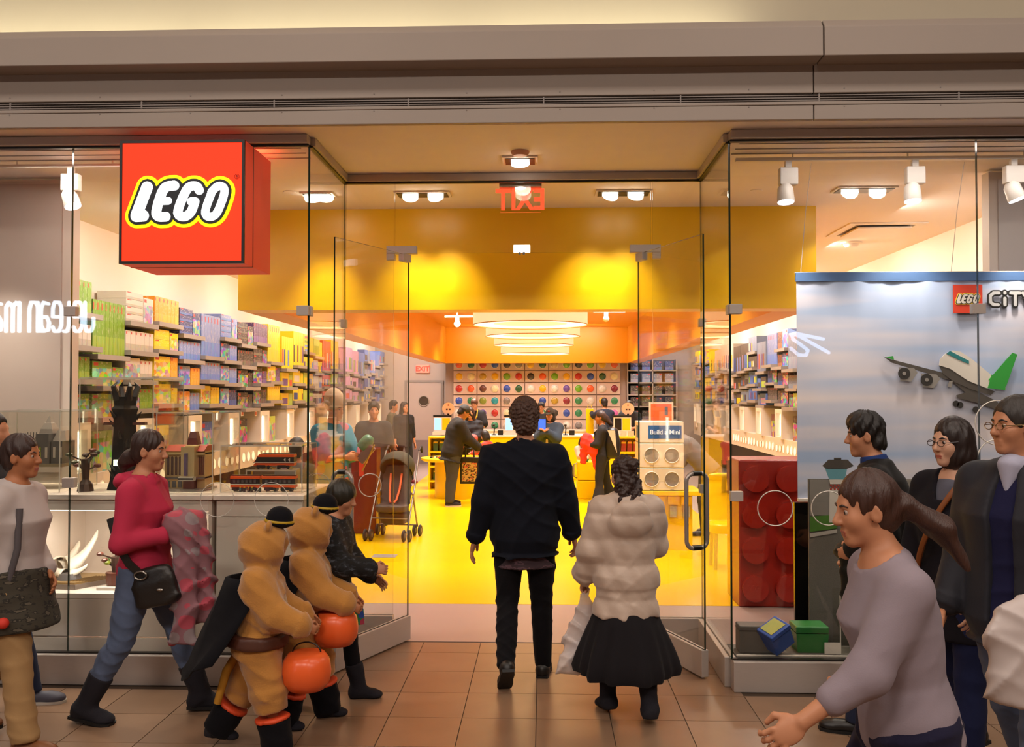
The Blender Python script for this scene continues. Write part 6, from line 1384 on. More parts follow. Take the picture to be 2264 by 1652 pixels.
S = SDF(); S.loft(Rx(-14), (0, .08, .40), [(0, 0, 0, .2, .03), (.3, 0, 0, .19, .03), (.5, 0, 0, .16, .03)], rnd=.02, p=3); S.loft(np.eye(3), (0, -.06, .34), [(0, 0, 0, .19, .15), (.08, 0, 0, .2, .17)], rnd=.02, p=3); S.loft(np.eye(3), (0, .05, .18), [(0, 0, 0, .16, .12), (.14, 0, 0, .19, .15)], rnd=.02, p=3); S.disp.append(wrinkle(.003, 30)); link('seat', S.mesh('seat', SG, .013), st_)
S = SDF(); S.ell((0, .16, .86), (.215, .24, .2)); S.ell((0, .1, .80), (.19, .23, .2), sub=True); S.cut((0, -.5, -.87), (0, .05, .82)); link('canopy', S.mesh('canopy', M('stroller_canopy', '#3a3a26', .8), .012), st_)
for x in (-.07, .07): MB().tube([(x, .115, .78), (x * .9, .05, .6), (x * .6, -.02, .47), (x * .3, -.05, .44)], .014, 6).build('strap', M('strap_orange', '#e8764a', .6), st_, 60)
# ------------------------------------------------------------------ people
def cloth(n, c, b=0.35, bs=260, rough=0.85, var=0.12, **k): return M('cloth_' + n, c, rough, var=var, scale=9, spec=0.15, bump=b * 0.3, bscale=bs, sheen=0.04, **k)
NAVY = cloth('navy', '#10131d'); BLK = cloth('black', '#0e0c10'); DENIM = cloth('denim', '#56627c', var=0.25); DENIM_D = cloth('dark_denim', '#262c42', var=0.2); KHAKI = cloth('khaki', '#a5845a'); CHAR = cloth('charcoal', '#2c2a2c')
LEATH = M('shoe_leather', '#1a1614', 0.4, var=0.2); SUEDE = M('boot_suede', '#16131c', 0.9, bump=.3, bscale=200); SOLEW = M('sole_white', '#c8c0b4', .6); SOLEB = M('sole_black', '#0e0c0c', .6)
def pattern(name, c1, c2, kind='dots', sc=9.0, c3=None):
    m = bpy.data.materials.new(name); m.use_nodes = True; nt = m.node_tree; L = nt.links.new; b = nt.nodes['Principled BSDF']; b.inputs['Roughness'].default_value = .9
    tc = nd(nt, 'ShaderNodeTexCoord')
    if kind == 'dots':
        v = nd(nt, 'ShaderNodeTexVoronoi'); v.inputs['Scale'].default_value = sc; v.inputs['Randomness'].default_value = .35; L(tc.outputs['Object'], v.inputs['Vector']); bw = nd(nt, 'ShaderNodeSeparateColor'); L(v.outputs['Color'], bw.inputs[0])
        f = math_node(nt, 'GREATER_THAN', bw.outputs[0], .5); g = math_node(nt, 'GREATER_THAN', v.outputs['Distance'], .47)
    else:
        v = nd(nt, 'ShaderNodeTexNoise'); v.inputs['Scale'].default_value = sc; v.inputs['Detail'].default_value = 3; mp = nd(nt, 'ShaderNodeMapping'); mp.inputs['Scale'].default_value = (1, 1, 2.2); L(tc.outputs['Object'], mp.inputs[0]); L(mp.outputs[0], v.inputs['Vector']); f = math_node(nt, 'GREATER_THAN', v.outputs['Fac'], .53); g = math_node(nt, 'GREATER_THAN', v.outputs['Fac'], .62)
    m1 = nd(nt, 'ShaderNodeMix', data_type='RGBA'); L(f, m1.inputs['Factor']); m1.inputs['A'].default_value = lin(c1); m1.inputs['B'].default_value = lin(c2)
    m2 = nd(nt, 'ShaderNodeMix', data_type='RGBA'); L(g, m2.inputs['Factor']); L(m1.outputs['Result'], m2.inputs['A']); m2.inputs['B'].default_value = lin(c3 or c1); L(m2.outputs['Result'], b.inputs['Base Color']); MATS[name] = m; return m
def cap_hat(p, mat, visor=True, emblem=None):
    S = SDF(); h, hs = p.hp, p.hs; S.ell(h(0, -.016, .04), np.array((.088, .106, .10)) * hs, p.Rh); S.cut(p.Rh @ np.array((0, .1, -1.0)), h(0, 0, .03)); o = p.put(S, 'cap', mat, p.hv)
    S = SDF(); S.ell(h(0, .11, .035), np.array((.07, .075, .012)) * hs, p.Rh @ Rx(-12)); p.put(S, 'visor', mat, p.hv)
    if emblem: S = SDF(); S.ell(h(0, .086, .075), np.array((.03, .012, .018)) * hs, p.Rh); p.put(S, 'cap_emblem', emblem, p.hv)
def spectacles(p, mat):
    h, hs = p.hp, p.hs; m = MB()
    for sd in (-1, 1):
        m.tube([h(sd * .034 + .023 * math.cos(2 * math.pi * k / 16), .099, .002 + .015 * math.sin(2 * math.pi * k / 16)) for k in range(16)], .0018 * hs, 5, True); m.tube([h(sd * .057, .097, .006), h(sd * .076, .03, .006), h(sd * .078, -.01, 0)], .0018 * hs, 5)
    m.tube([h(-.012, .1, .006), h(0, .103, .009), h(.012, .1, .006)], .0018 * hs, 5); m.build('spectacles', mat, p.root, 60)
NV, NH = 0.0095, 0.0046      # grid steps for the people near the camera
BV, BH_ = 0.019, 0.0105     # and for those far inside the shop

# --- the man walking in
a = P(1160, 1500, Z=0)
p = Person('man in a dark navy jacket seen from behind walking into the shop', a, 2, 1.745, SKIN, legL=(-2, 1.5, 38, -40), legR=(6, 1.5, 3, 0), armL=(-5, 13, 14, 0), armR=(5, 13, 14, 0), head=(0, 6, 0), girth=1.12, vox=NV, hv=NH, sh=1.16, curlL=18, curlR=26, headh=.235)
p.trousers(BLK, infl=.012, wr=.006); p.shoes(LEATH, sole=SOLEB); p.top(pattern('plaid', '#3a2a30', '#5a4048', 'noise', 14), 'shirt', hem=-.24, infl=.012, sleeve=0, wr=.003, neck='none')
p.top(NAVY, 'jacket', hem=-.165, infl=.04, hemr=.012, sl=.020, wr=.009, neck='collar', f=24)
p.hair(M('hair_greying', '#452c20', .6, var=.4, scale=50, bump=.8, bscale=70), 'thick', .004, curl=.0055, extra=lambda S, h, hs: (S.ell(h(0, -.02, .03), np.array((.094, .108, .105)) * hs, p.Rh, k=.02), S.ell(h(0, -.07, -.05), np.array((.075, .05, .06)) * hs, p.Rh, k=.02)))
# --- the girl in the padded coat
a = P(1385, 1580, Z=0)
def quilt(z0, step, amp):
    def fn(x, y, z): return amp * (np.abs(np.sin((z - z0) / step * math.pi)) - .55) + .25 * amp * np.sin(60 * x + 30 * z)
    return fn
p = Person('girl in a cream padded coat and black skirt holding a plastic bag', a, 6, 1.42, SKIN_P, legL=(14, 2, 22, -10), legR=(-6, 2, 14, -8), armL=(6, 14, 24, 10), armR=(25, 10, 50, 30), head=(14, 8, 0), girth=1.05, vox=NV, hv=NH, curlL=70, fem=True)
gx = p
CREAM = M('padded_cream', '#c2ad9c', .45, var=.05, bump=.35, bscale=45, sheen=.3)
def hood_x(S):
    S.ell(p.tp(0, -.165, .41), np.array((.15, .07, .14)) * p.sb, p.Rt @ Rx(14), k=.012); S.ell(p.tp(0, -.02, .545), np.array((.12, .10, .05)) * p.sb, p.Rt, k=.03)
p.top(CREAM, 'padded_coat', hem=-.27, infl=.058, hemr=.02, sl=.026, wr=.003, neck='none', extra=hood_x, disp=quilt(.0, .140, .013), vox=.009)
p.trousers(BLK, 'leggings', infl=.004, wr=.001); p.shoes(SUEDE, 'boot')
m = MB(); zt_, zb_ = .60, .235; c = p.J['pel']
m.lathe([(.10, .62), (.17, .58), (.20, .50), (.235, .42), (.265, .34), (.285, .27), (.275, .235), (.262, .238), (.24, .3), (.1, .5)], (c[0], c[1] + .02, 0), 72, wob=lambda a_, z: (.10 * math.sin(9 * a_ + 2 * math.sin(3 * a_)) + .05 * math.sin(17 * a_)) * max(0, (.62 - z)) * 2.2); m.build('skirt', cloth('skirt_black', '#1a171a'), p.root, 60)
def girl_hair(S, h, hs):
    S.ell(h(.02, -.115, .065), np.array((.042, .038, .042)) * hs, p.Rh, k=.01)
    for k in range(16):
        a_ = -1.9 + 3.8 * k / 15; x, y = .07 * math.sin(a_), -.045 - .05 * math.cos(a_); b0 = np.array((x, y, -.02)); l = .12 + .07 * abs(math.sin(k * 2.4)); prev = b0
        for q in range(1, 6):
            nx = b0 + np.array((.018 * math.sin(q * 1.9 + k), -.012 * q * .5 + .014 * math.cos(q * 1.7 + k), -l * q / 5)); S.cap(h(*prev), h(*nx), .015 * hs, .011 * hs, k=.012); prev = nx
p.hair(H_BROWN, 'bun', .004, extra=girl_hair, curl=.003)
m = MB().tube([p.hp(.02 + .036 * math.cos(2 * math.pi * k / 14), -.10, .06 + .036 * math.sin(2 * math.pi * k / 14)) for k in range(14)], .008, 6, True); m.build('hair_tie', M('hair_tie', '#4a2440', .7), p.root, 60)
hw_ = p.world(p.J['wrL'] + p.F['handL'] @ np.array((.02, .0, -.10)) * p.sb)
bg = thing('plastic_bag', 'thin white plastic carrier bag hanging from the girl\'s hand', 'bag', (hw_[0] - .02, hw_[1] - .02, hw_[2] - .47), 12)
S = SDF(); S.loft(np.eye(3), (0, 0, 0), [(0, 0, 0, .13, .05), (.06, 0, 0, .145, .06), (.2, .02, 0, .115, .045), (.34, .04, 0, .06, .025), (.46, .03, 0, .018, .012)], rnd=.03); S.disp.append(wrinkle(.010, 26)); pbm = M('thin_plastic', '#d4c8c4', .3, alpha=.72, var=.15, scale=12, spec=.6); link('bag_body', S.mesh('bag_body', pbm, .009), bg)
MB().tube([(.02, 0, .44), (.0, 0, .48), (.03, .01, .50), (.05, .01, .47), (.04, 0, .44)], .008, 6).build('handle', pbm, bg, 60); MB().ell((-.01, 0, .1), (.07, .03, .09)).build('contents', M('bag_contents', '#c88a6a', .6, var=.5, scale=18, col2='#7a90b8'), bg, 60)

# --- woman in pink
p = Person('woman in a pink hooded top and jeans carrying a dotted coat', (-2.20, 4.87), -90, 1.615, SKIN, lean=-1, legL=(23, 2, 4, 0), legR=(-13, 2, 16, -8), armL=(8, 8, 96, 25), armR=(-4, 12, 104, 18), head=(0, 6, 0), girth=1.06, vox=NV, hv=NH, fem=True, curlL=60, curlR=60)
PINK = cloth('pink', '#b4304a', var=.06)
def pk(S): S.ell(p.tp(0, -.115, .515), np.array((.115, .065, .05)) * p.sb, p.Rt @ Rx(30), k=.02); S.loft(p.Rt, p.tp(0, 0, .50), [(0, 0, 0, .10 * p.sb, .10 * p.sb), (.05, 0, 0, .085 * p.sb, .085 * p.sb)], k=.02, rnd=.01); S.loft(p.Rt, p.tp(0, .01, .5), [(0, 0, 0, .062, .062), (.15, 0, 0, .07, .07)], k=.005, sub=True)
p.top(PINK, 'hooded_top', hem=-.06, infl=.022, hemr=-.002, sl=.014, wr=.008, neck='none', extra=pk); p.trousers(DENIM, 'jeans', infl=.014, wr=.005, length=.6); p.shoes(SUEDE, 'boot', sole=SOLEB)
def pony(S, h, hs):
    S.ell(h(0, -.11, -.05), np.array((.04, .05, .05)) * hs, p.Rh, k=.02); S.cap(h(0, -.12, -.06), h(.0, -.16, -.10), .04 * hs, .035 * hs, k=.03); S.cap(h(0, -.15, -.1), h(.01, -.15, -.16), .032 * hs, .012 * hs, k=.02)
p.hair(H_BROWN, 'swept', .004, extra=pony); p.eyes(H_BROWN, LIPS)
ww = p.world
ct_ = thing('coat', 'fuzzy coat with pink and grey dots draped over the woman\'s arms', 'coat', (0, 0, 0)); DOT = pattern('dotted_fleece', '#b04a58', '#8a7a7c', 'dots', 11, '#8a5f66')
S = SDF(); e1 = ww(p.J['wrR']); e2 = ww(p.J['wrL']); f = (e1 + e2) / 2 + np.array((.03, 0, .02))
S.ell(f + np.array((0, -.02, .02)), (.11, .14, .085)); S.ell(f + np.array((.05, -.02, -.02)), (.07, .12, .11), k=.04)
S.loft(np.eye(3), f + np.array((.02, -.1, 0)), [(0, .0, 0, .07, .05), (-.25, .02, 0, .075, .04), (-.62, .03, 0, .07, .03)], k=.04, rnd=.02); S.loft(np.eye(3), f + np.array((.09, -.04, 0)), [(0, 0, 0, .06, .05), (-.25, .02, 0, .06, .04), (-.52, .045, 0, .065, .035)], k=.02, rnd=.02); S.disp.append(wrinkle(.014, 26)); link('fleece', S.mesh('fleece', DOT, .011), ct_)
hb = thing('shoulder_bag', 'black shoulder bag with a metal buckle on the hip of the woman in pink', 'bag', (0, 0, 0)); c = ww(p.tp(.17, .13, -.07)); BL = M('bag_leather', '#1c1714', .4, bump=.3)
S = SDF(); S.loft(Ry(-14), c, [(-.13, 0, 0, .12, .04), (0, 0, 0, .125, .045), (.09, 0, 0, .10, .03)], rnd=.03, p=3); S.disp.append(wrinkle(.004, 24)); link('bag_body', S.mesh('bag_body', BL, .009), hb)
sp_ = [ww(p.tp(.20, -.11, .30)), ww(p.tp(.215, -.06, .15)), ww(p.tp(.215, .0, .05)), ww(p.tp(.205, .07, -.02)), c + np.array((-.05, 0, .06))]
m = MB()
for q0, q1 in zip(sp_[:-1], sp_[1:]): d = q1 - q0; L_ = np.linalg.norm(d); zz = d / L_; yy = np.array((0, -1.0, 0)); xx = np.cross(yy, zz); xx /= np.linalg.norm(xx); yy = np.cross(zz, xx); m.obox((q0 + q1) / 2, (.042, .006, L_ + .02), np.stack([xx, yy, zz], 1))
m.build('strap', BL, hb); b0 = sp_[3]; MB().tube([b0 + np.array((.03 * math.cos(t) * 1.1, -.012, .022 * math.sin(t))) for t in np.linspace(.4, 6.68, 12)], .006, 6, True).build('buckle', M('buckle', '#9a948c', .25, .9), hb, 60); MB().ell(c + np.array((.05, -.045, -.03)), (.02, .006, .008)).build('clasp', M('buckle', '#9a948c'), hb, 60)

# --- woman in white at the left edge, and the person behind her
p = Person('woman in a white hooded top and khaki trousers at the left edge', (P(28, 1300, Y=4.47).x, 4.47), -90, 1.585, SKIN_T, lean=2, legL=(-16, 2, 14, -8), legR=(13, 2, 4, 0), armL=(-4, 8, 62, 35), armR=(-14, 10, 72, 45), head=(0, 2, 0), girth=1.15, vox=NV, hv=NH, fem=True, curlR=55)
def pk2(S): S.ell(p.tp(0, -.08, .50), np.array((.11, .06, .06)) * p.sb, p.Rt @ Rx(25), k=.03)
p.top(cloth('offwhite', '#b9afac', var=.06), 'hooded_top', hem=-.07, infl=.028, hemr=.005, sl=.018, wr=.0010, neck='crew', extra=pk2); p.trousers(KHAKI, infl=.02, flare=.01, wr=.008); p.shoes(M('tan_leather', '#7a4a28', .5), sole=SOLEB); p.hair(H_BROWN, 'swept', .004, extra=lambda S, h, hs: S.ell(h(0, -.12, 0), np.array((.045, .045, .045)) * hs, p.Rh)); p.eyes(H_BROWN, LIPS)
jk = thing('tied_jacket', 'dark camouflage jacket tied around the waist of the woman in white', 'jacket', (0, 0, 0)); CAMO = pattern('camouflage', '#3c372c', '#27241e', 'noise', 22, '#5a5244')
S = SDF(); c = p.world(p.J['pel']); S.loft(np.eye(3), c, [(.06, 0, 0, .16, .20), (-.05, 0, 0, .17, .21), (-.24, .03, 0, .20, .22)], rnd=.02); S.loft(np.eye(3), c, [(.2, 0, 0, .12, .14), (-.05, 0, 0, .13, .165), (-.4, 0, 0, .13, .17)], sub=True, k=.01); S.disp.append(wrinkle(.007, 26)); link('cloth', S.mesh('cloth', CAMO, .012), jk); MB().ell(c + np.array((.09, -.225, -.17)), .028, 12, 8).build('red_pompom', M('pompom', '#c8301e', .7), jk, 60)
m = MB(); m.tube([p.world(p.tp(.15, .11, .42)), p.world(p.tp(.17, .12, .2)), p.world(p.tp(.18, .08, .0))], .016, 6); sl_ = thing('bag_strap', 'grey bag strap hanging down the front of the woman in white', 'strap', (0, 0, 0)); m.build('webbing', cloth('webbing', '#5a5558'), sl_, 60)
p = Person('person in jeans and grey shoes mostly cut off by the left edge', (P(-32, 1570, Z=0).x, 4.93), -90, 1.7, SKIN, legL=(16, 2, 4, 0), legR=(-16, 2, 16, -8), vox=.02, hv=.012); p.trousers(DENIM_D, 'jeans', infl=.014); p.top(CHAR, infl=.03); p.shoes(M('grey_shoe', '#4a4a58', .6), sole=SOLEW); p.hair(H_BLACK, 'short')

# --- two children in furry costumes and the boy beside them
TANF = M('costume_fur', '#b27a34', .95, var=.15, scale=14, bump=.5, bscale=130, sheen=.4); CAPE = cloth('cape', '#0d0c11'); PUMP = M('pumpkin_plastic', '#e8602a', .3, var=.05); BELLY = M('costume_belly', '#c0a07a', .95, bump=.4, bscale=130, sheen=.3)
def costume(label, pos, H, hd, lL, lR, k, hv):
    p = Person(label, pos, hd, H, SKIN_T, lean=4, legL=lL, legR=lR, armL=(28, 8, 40, 5), armR=(34, 8, 38, 0), head=(0, 6, 0), girth=1.1, vox=NV, hv=.006, curlR=75, curlL=40)
    s_ = p.sb
    def ex(S):
        S.ell(p.hp(0, -.03, .0), np.array((.160, .170, .160)) * p.hs, p.Rh, k=.02); S.ell(p.hp(0, -.03, -.15), np.array((.12, .12, .05)) * p.hs, p.Rh, k=.01); S.ell(p.hp(0, .15, -.01), np.array((.075, .075, .095)) * p.hs, p.Rh, k=.015, sub=True)
        for sd in (-1, 1): S.ell(p.hp(sd * .10, .0, .14), np.array((.045, .026, .045)) * p.hs, p.Rh, k=.01)
        for n in 'LR':
            S.loft(p.F['thigh' + n], p.J['hip' + n], [(.03, 0, 0, .11 * s_ + .035, .115 * s_ + .035), (-.42 * s_, 0, 0, .085 * s_ + .035, .09 * s_ + .035)], k=.04); S.loft(p.F['shank' + n], p.J['knee' + n], [(.02, 0, 0, .085 * s_ + .035, .09 * s_ + .035), (-.14 * s_, 0, 0, .08 * s_ + .03, .085 * s_ + .03)], k=.04)
    p.top(TANF, 'costume', hem=-.13, infl=.060, sl=.024, wr=.007, neck='none', extra=ex, vox=.0105)
    S = SDF(); S.loft(p.Rt, p.tp(0, .10, .0), [(0, 0, .02, .08 * s_, .08 * s_), (.25 * s_, 0, .02, .09 * s_, .09 * s_), (.44 * s_, 0, .005, .06 * s_, .06 * s_)], k=.02, rnd=.03); p.put(S, 'belly_panel', BELLY, .012)
    S = SDF(); S.loft(p.Rt, p.J['pel'], [q for q in p.torso_sec(.118) if -.08 * s_ < q[0] < .06 * s_], rnd=.006); p.put(S, 'belt', M('belt_brown', '#4a2618', .5), .011)
    # black cape falling from the shoulders to a point behind
    m = MB(); rows = []
    for i in range(9):
        t = i / 8; row = []
        for j in range(9):
            u = j / 8 * 2 - 1; a_ = u * (1.9 - .75 * t); rr = (.15 + .13 * t) * s_ * 1.4
            row.append(p.tp(0, 0, .47) + p.Rt @ np.array((rr * math.sin(a_), -rr * math.cos(a_) * (1 + .35 * t) - .02 - .03 * math.sin(6 * u + 3 * t), -t * (.66 - .18 * abs(u)) * s_ * 1.3)))
        rows.append(row)
    vs_ = [q for r in rows for q in r]; m.add(vs_, [(i * 9 + j, i * 9 + j + 1, (i + 1) * 9 + j + 1, (i + 1) * 9 + j) for i in range(8) for j in range(8)]); o = m.build('cape', CAPE, p.root, 80); mo = o.modifiers.new('thick', 'SOLIDIFY'); mo.thickness = .008
    S = SDF(); S.ell(p.hp(-.02, .05, .19), np.array((.075, .075, .065)) * p.hs * 1.15, p.Rh); S.ell(p.hp(-.02, .05, .155), np.array((.10, .10, .022)) * p.hs, p.Rh, k=.02); p.put(S, 'little_hat', CAPE, .008)
    MB().tube([p.hp(-.02 + .09 * math.cos(2 * math.pi * q / 20), .05 + .09 * math.sin(2 * math.pi * q / 20), .166) for q in range(20)], .008, 6, True).build('hat_band', M('hat_gold', '#b8961c', .5), p.root, 60)
    p.shoes(SUEDE, 'boot')
    for n in 'LR':
        S = SDF(); S.loft(p.F['shank' + n], p.J['ank' + n], [(-.04 * s_, 0, 0.01, .072 * s_ + .02, .085 * s_ + .02), (.22 * s_, 0, 0, .088 * s_ + .022, .095 * s_ + .022)], rnd=.02); S.disp.append(wrinkle(.004, 34)); p.put(S, 'boot_cover', CAPE, .011)
        S = SDF(); S.loft(p.F['shank' + n], p.J['ank' + n], [(.205 * s_, 0, 0, .098 * s_ + .022, .104 * s_ + .022), (.24 * s_, 0, 0, .096 * s_ + .022, .102 * s_ + .022)], rnd=.006); p.put(S, 'orange_band', M('band_orange', '#d84a20', .6), .011)
    p.eyes(None)
    if k == 0: MB().tube([p.tp(0, -.13, -.12), p.tp(0, -.22, -.3), p.tp(.02, -.27, -.55)], [.02, .022, .018], 8).build('tail', M('tail_gold', '#b07a1c', .8, bump=.4), p.root, 60)
    return p
def pumpkin(pos, r, label):
    t = thing('pumpkin_bucket', label, 'bucket', pos)
    MB().lathe([(.35 * r, -.80 * r), (.75 * r, -.74 * r), (.97 * r, -.4 * r), (1.02 * r, 0), (.95 * r, .45 * r), (.75 * r, .72 * r), (.55 * r, .78 * r)], n=40, wob=lambda a_, z: .025 * abs(math.cos(5 * a_)) - .012).build('shell', PUMP, t, 70)
    MB().tube([(.6 * r * math.cos(q), 0, .72 * r + .45 * r * math.sin(q)) for q in np.linspace(0, math.pi, 12)], .004, 6).build('handle', BLACK, t, 60); return t
b1 = costume('child in a tan furry hooded costume with a long black cape, nearest the camera', (P(572, 1655, Z=0).x, 4.42), 1.13, -82, (-14, 3, 22, -12), (16, 3, 8, 0), 0, .1)
b2_ = costume('child in a tan furry costume and tiny black hat behind the caped child', (P(668, 1605, Z=0).x, 4.80), 1.15, -84, (14, 3, 6, 0), (-6, 3, 10, 0), 1, .1)
for p_, px, py, y, lb in ((b1, 678, 1482, 4.40, 'lower round orange pumpkin bucket held by the nearest costumed child'), (b2_, 742, 1387, 4.74, 'upper round orange pumpkin bucket held by the costumed child behind')): q = P(px, py, Y=y); pumpkin(q, .118, lb)
a = P(735, 1548, Z=0); p = Person('child in a patterned black top and bright fringed skirt with bowl-cut hair', (a.x, 5.13), -95, 1.305, SKIN, lean=3, legL=(16, 2, 6, 0), legR=(-14, 2, 24, -20), armL=(15, 8, 45, 10), armR=(28, 10, 62, 20), head=(-4, 14, 0), vox=NV, hv=NH, curlR=60)
p.top(pattern('black_pattern', '#151414', '#24262a', 'noise', 26, '#4a5058'), 'top', hem=-.10, infl=.035, sl=.026, wr=.008); p.trousers(BLK, 'leggings', infl=.004, wr=.001); p.shoes(SUEDE, 'boot')
c = p.J['pel']; m = MB(); m.lathe([(.11, -.04), (.15, -.08), (.17, -.16), (.175, -.22), (.16, -.22), (.1, -.1)], c, 48, wob=lambda a_, z: .12 * math.sin(13 * a_)); m.build('skirt', pattern('fringe', '#a8344a', '#2a4a9a', 'dots', 22, '#2f7a4a'), p.root, 60); p.hair(M('hair_dark', '#201c10', .45, var=.3, scale=40, stretch=(3, 3, .4), bump=.5), 'bowl', .002); p.eyes(H_BLACK)

# --- woman in the lavender top close to the camera
p = Person('woman in a lavender-grey top striding left close to the camera', (P(2005, 1300, Y=2.72).x, 2.72), 88, 1.60, SKIN, lean=9, legL=(-20, 2, 14, -10), legR=(22, 2, 6, 0), armL=(37, 10, 26, 4), armR=(-12, 4, 84, 20), head=(4, 10, 0), girth=1.12, vox=.010, hv=.0042, fem=True, curlL=38, curlR=45)
p.top(cloth('lavender', '#8a7e86', var=.05), 'top', hem=-.15, infl=.020, hemr=.012, sleeve=.80, sl=.014, wr=.0010, neck='wide', cuff=False, f=36); p.trousers(cloth('navy_trousers', '#1c1a30'), infl=.016, wr=.006); p.shoes(LEATH, sole=SOLEB)
def pony2(S, h, hs):
    S.ell(h(0, -.11, -.01), np.array((.05, .05, .05)) * hs, p.Rh, k=.02)
    for q in range(6):
        o_ = (q - 2.5) * .012; S.cap(h(o_, -.13, -.01), h(o_ * 1.6, -.23, -.10), .026 * hs, .03 * hs, k=.02); S.cap(h(o_ * 1.6, -.23, -.10), h(o_ * 2.4, -.27 - .01 * q, -.24), .028 * hs, .012 * hs, k=.02)
p.hair(M('hair_chestnut', '#3a2016', .45, var=.35, scale=40, stretch=(3, 3, .4), bump=.6, bscale=90), 'swept', .004, extra=pony2); p.eyes(H_BROWN, LIPS)
# --- three walkers on the right
p = Person('man with short black hair and blue shirt collar facing the window', (P(1972, 1100, Y=4.78).x, 4.78), 62, 1.70, SKIN, lean=10, legL=(14, 2, 4, 0), legR=(-10, 2, 12, -6), armL=(0, 8, 75, 35), armR=(4, 10, 55, 20), head=(14, 6, 0), girth=1.08, vox=NV, hv=NH, sh=1.05, curlL=55, curlR=55)
p.top(cloth('black_jacket', '#191715', rough=.6), 'jacket', hem=-.16, infl=.035, sl=.018, wr=.0010, neck='none'); p.trousers(DENIM_D, infl=.014); p.shoes(LEATH, sole=SOLEB)
S = SDF(); S.loft(p.Rt, p.tp(0, -.01, .50), [(0, 0, 0, .085, .082), (.075, 0, .004, .066, .066)], rnd=.008); p.put(S, 'collar', cloth('blue_collar', '#24386e'), .008); p.hair(H_BLACK, 'thick', .006); p.eyes(H_BLACK)
cc = p.world((p.J['wrL'] + p.J['wrR']) / 2); t = thing('folded_jacket', 'dark jacket carried over the arm of the black-haired man', 'jacket', (0, 0, 0)); S = SDF(); S.ell(cc, (.10, .12, .07)); S.loft(np.eye(3), cc + np.array((-.01, -.06, 0)), [(0, 0, 0, .09, .06), (-.35, 0, 0, .07, .05)], k=.03, rnd=.03); S.disp.append(wrinkle(.008, 24)); link('cloth', S.mesh('cloth', cloth('dark_olive', '#1c1b14', rough=.6), .012), t)
p = Person('woman with bobbed hair and glasses in a black jacket', (P(2122, 1200, Y=4.3).x, 4.3), 120, 1.68, SKIN_P, lean=2, legL=(12, 2, 4, 0), legR=(-12, 2, 14, -6), armL=(6, 10, 30, 15), armR=(4, 10, 30, 15), head=(-10, 4, 0), girth=1.15, vox=NV, hv=NH, fem=True)
p.top(cloth('black_coat', '#17141a'), 'jacket', hem=-.26, infl=.035, hemr=.02, sl=.02, wr=.0010, neck='v'); p.trousers(cloth('blue_trousers', '#1f2444'), infl=.016); p.shoes(LEATH, sole=SOLEB); p.hair(M('hair_bob', '#231612', .4, var=.3, scale=40, stretch=(3, 3, .4), bump=.4), 'bob', .002); p.eyes(H_BLACK, LIPS); spectacles(p, M('frame_dark', '#2a1a1c', .3))
S = SDF(); S.loft(p.Rt, p.tp(0, .0, .20), [(0, 0, .02, .12, .10), (.2, 0, .02, .11, .10), (.3, 0, 0, .08, .08)], rnd=.02); p.put(S, 'blouse', cloth('grey_blouse', '#5a5a66'), .013)
pts = [p.world(p.tp(.13 - .30 * t, .14 + .045 * math.sin(t * 3.1), .50 - .46 * t)) for t in np.linspace(0, 1, 9)]; pts = [p.world(p.tp(-.115, -.06, .50))] + [p.world(p.tp(-.11 + .27 * t, .05 + .145 * math.sin(.5 + t * 2.2), .515 - .5 * t)) for t in np.linspace(0, 1, 9)]
t = thing('bag_strap', 'tan leather strap across the black jacket of the woman with glasses', 'strap', (0, 0, 0)); MB().tube(pts, .013, 6).build('leather', M('tan_strap', '#8a4c1e', .5), t, 60)
p = Person('older man with glasses in a navy sweater and open grey jacket', (P(2262, 1200, Y=3.62).x, 3.62), 124, 1.785, SKIN, lean=1, legL=(14, 2, 6, 0), legR=(-14, 2, 14, -8), armL=(2, 10, 22, 8), armR=(4, 10, 25, 10), head=(-22, 2, 0), girth=1.12, vox=NV, hv=NH, sh=1.05, curlL=70)
def open_f(S): S.loft(p.Rt, p.tp(0, .2, 0), [(-.35, 0, 0, .055, .12), (.3, 0, 0, .05, .12), (.62, 0, 0, .07, .14)], k=.008, sub=True)
p.top(cloth('navy_sweater', '#1c1c3c'), 'sweater', hem=-.06, infl=.02, sleeve=0, wr=.006, neck='none'); p.top(cloth('grey_jacket', '#2a2a30', rough=.6), 'jacket', hem=-.16, infl=.042, sl=.02, wr=.0010, neck='collar', extra=open_f); p.trousers(DENIM, 'jeans', infl=.014); p.shoes(LEATH, sole=SOLEB)
S = SDF(); S.loft(p.Rt, p.tp(0, -.005, .50), [(0, 0, 0, .085, .088), (.07, 0, .006, .062, .062)], rnd=.008); S.cap(p.tp(0, .10, .44), p.tp(0, .07, .53), .012, .05, k=.02); p.put(S, 'shirt_collar', cloth('pale_shirt', '#a8a8bc'), .008); p.hair(M('hair_grey_black', '#2a2420', .5, var=.4, scale=40, stretch=(3, 3, .4), bump=.5), 'thin', .002); p.eyes(H_BLACK); spectacles(p, M('frame_gold', '#8a7048', .25, .8))
hw_ = p.world(p.J['wrL'] + p.F['handL'] @ np.array((.02, .0, -.10)) * p.sb); t = thing('paper_bag', 'crumpled white shopping bag with a green mark at the right edge', 'bag', (P(2264, 1450, Y=3.3).x, 3.3, P(2262, 1560, Y=3.3).z))
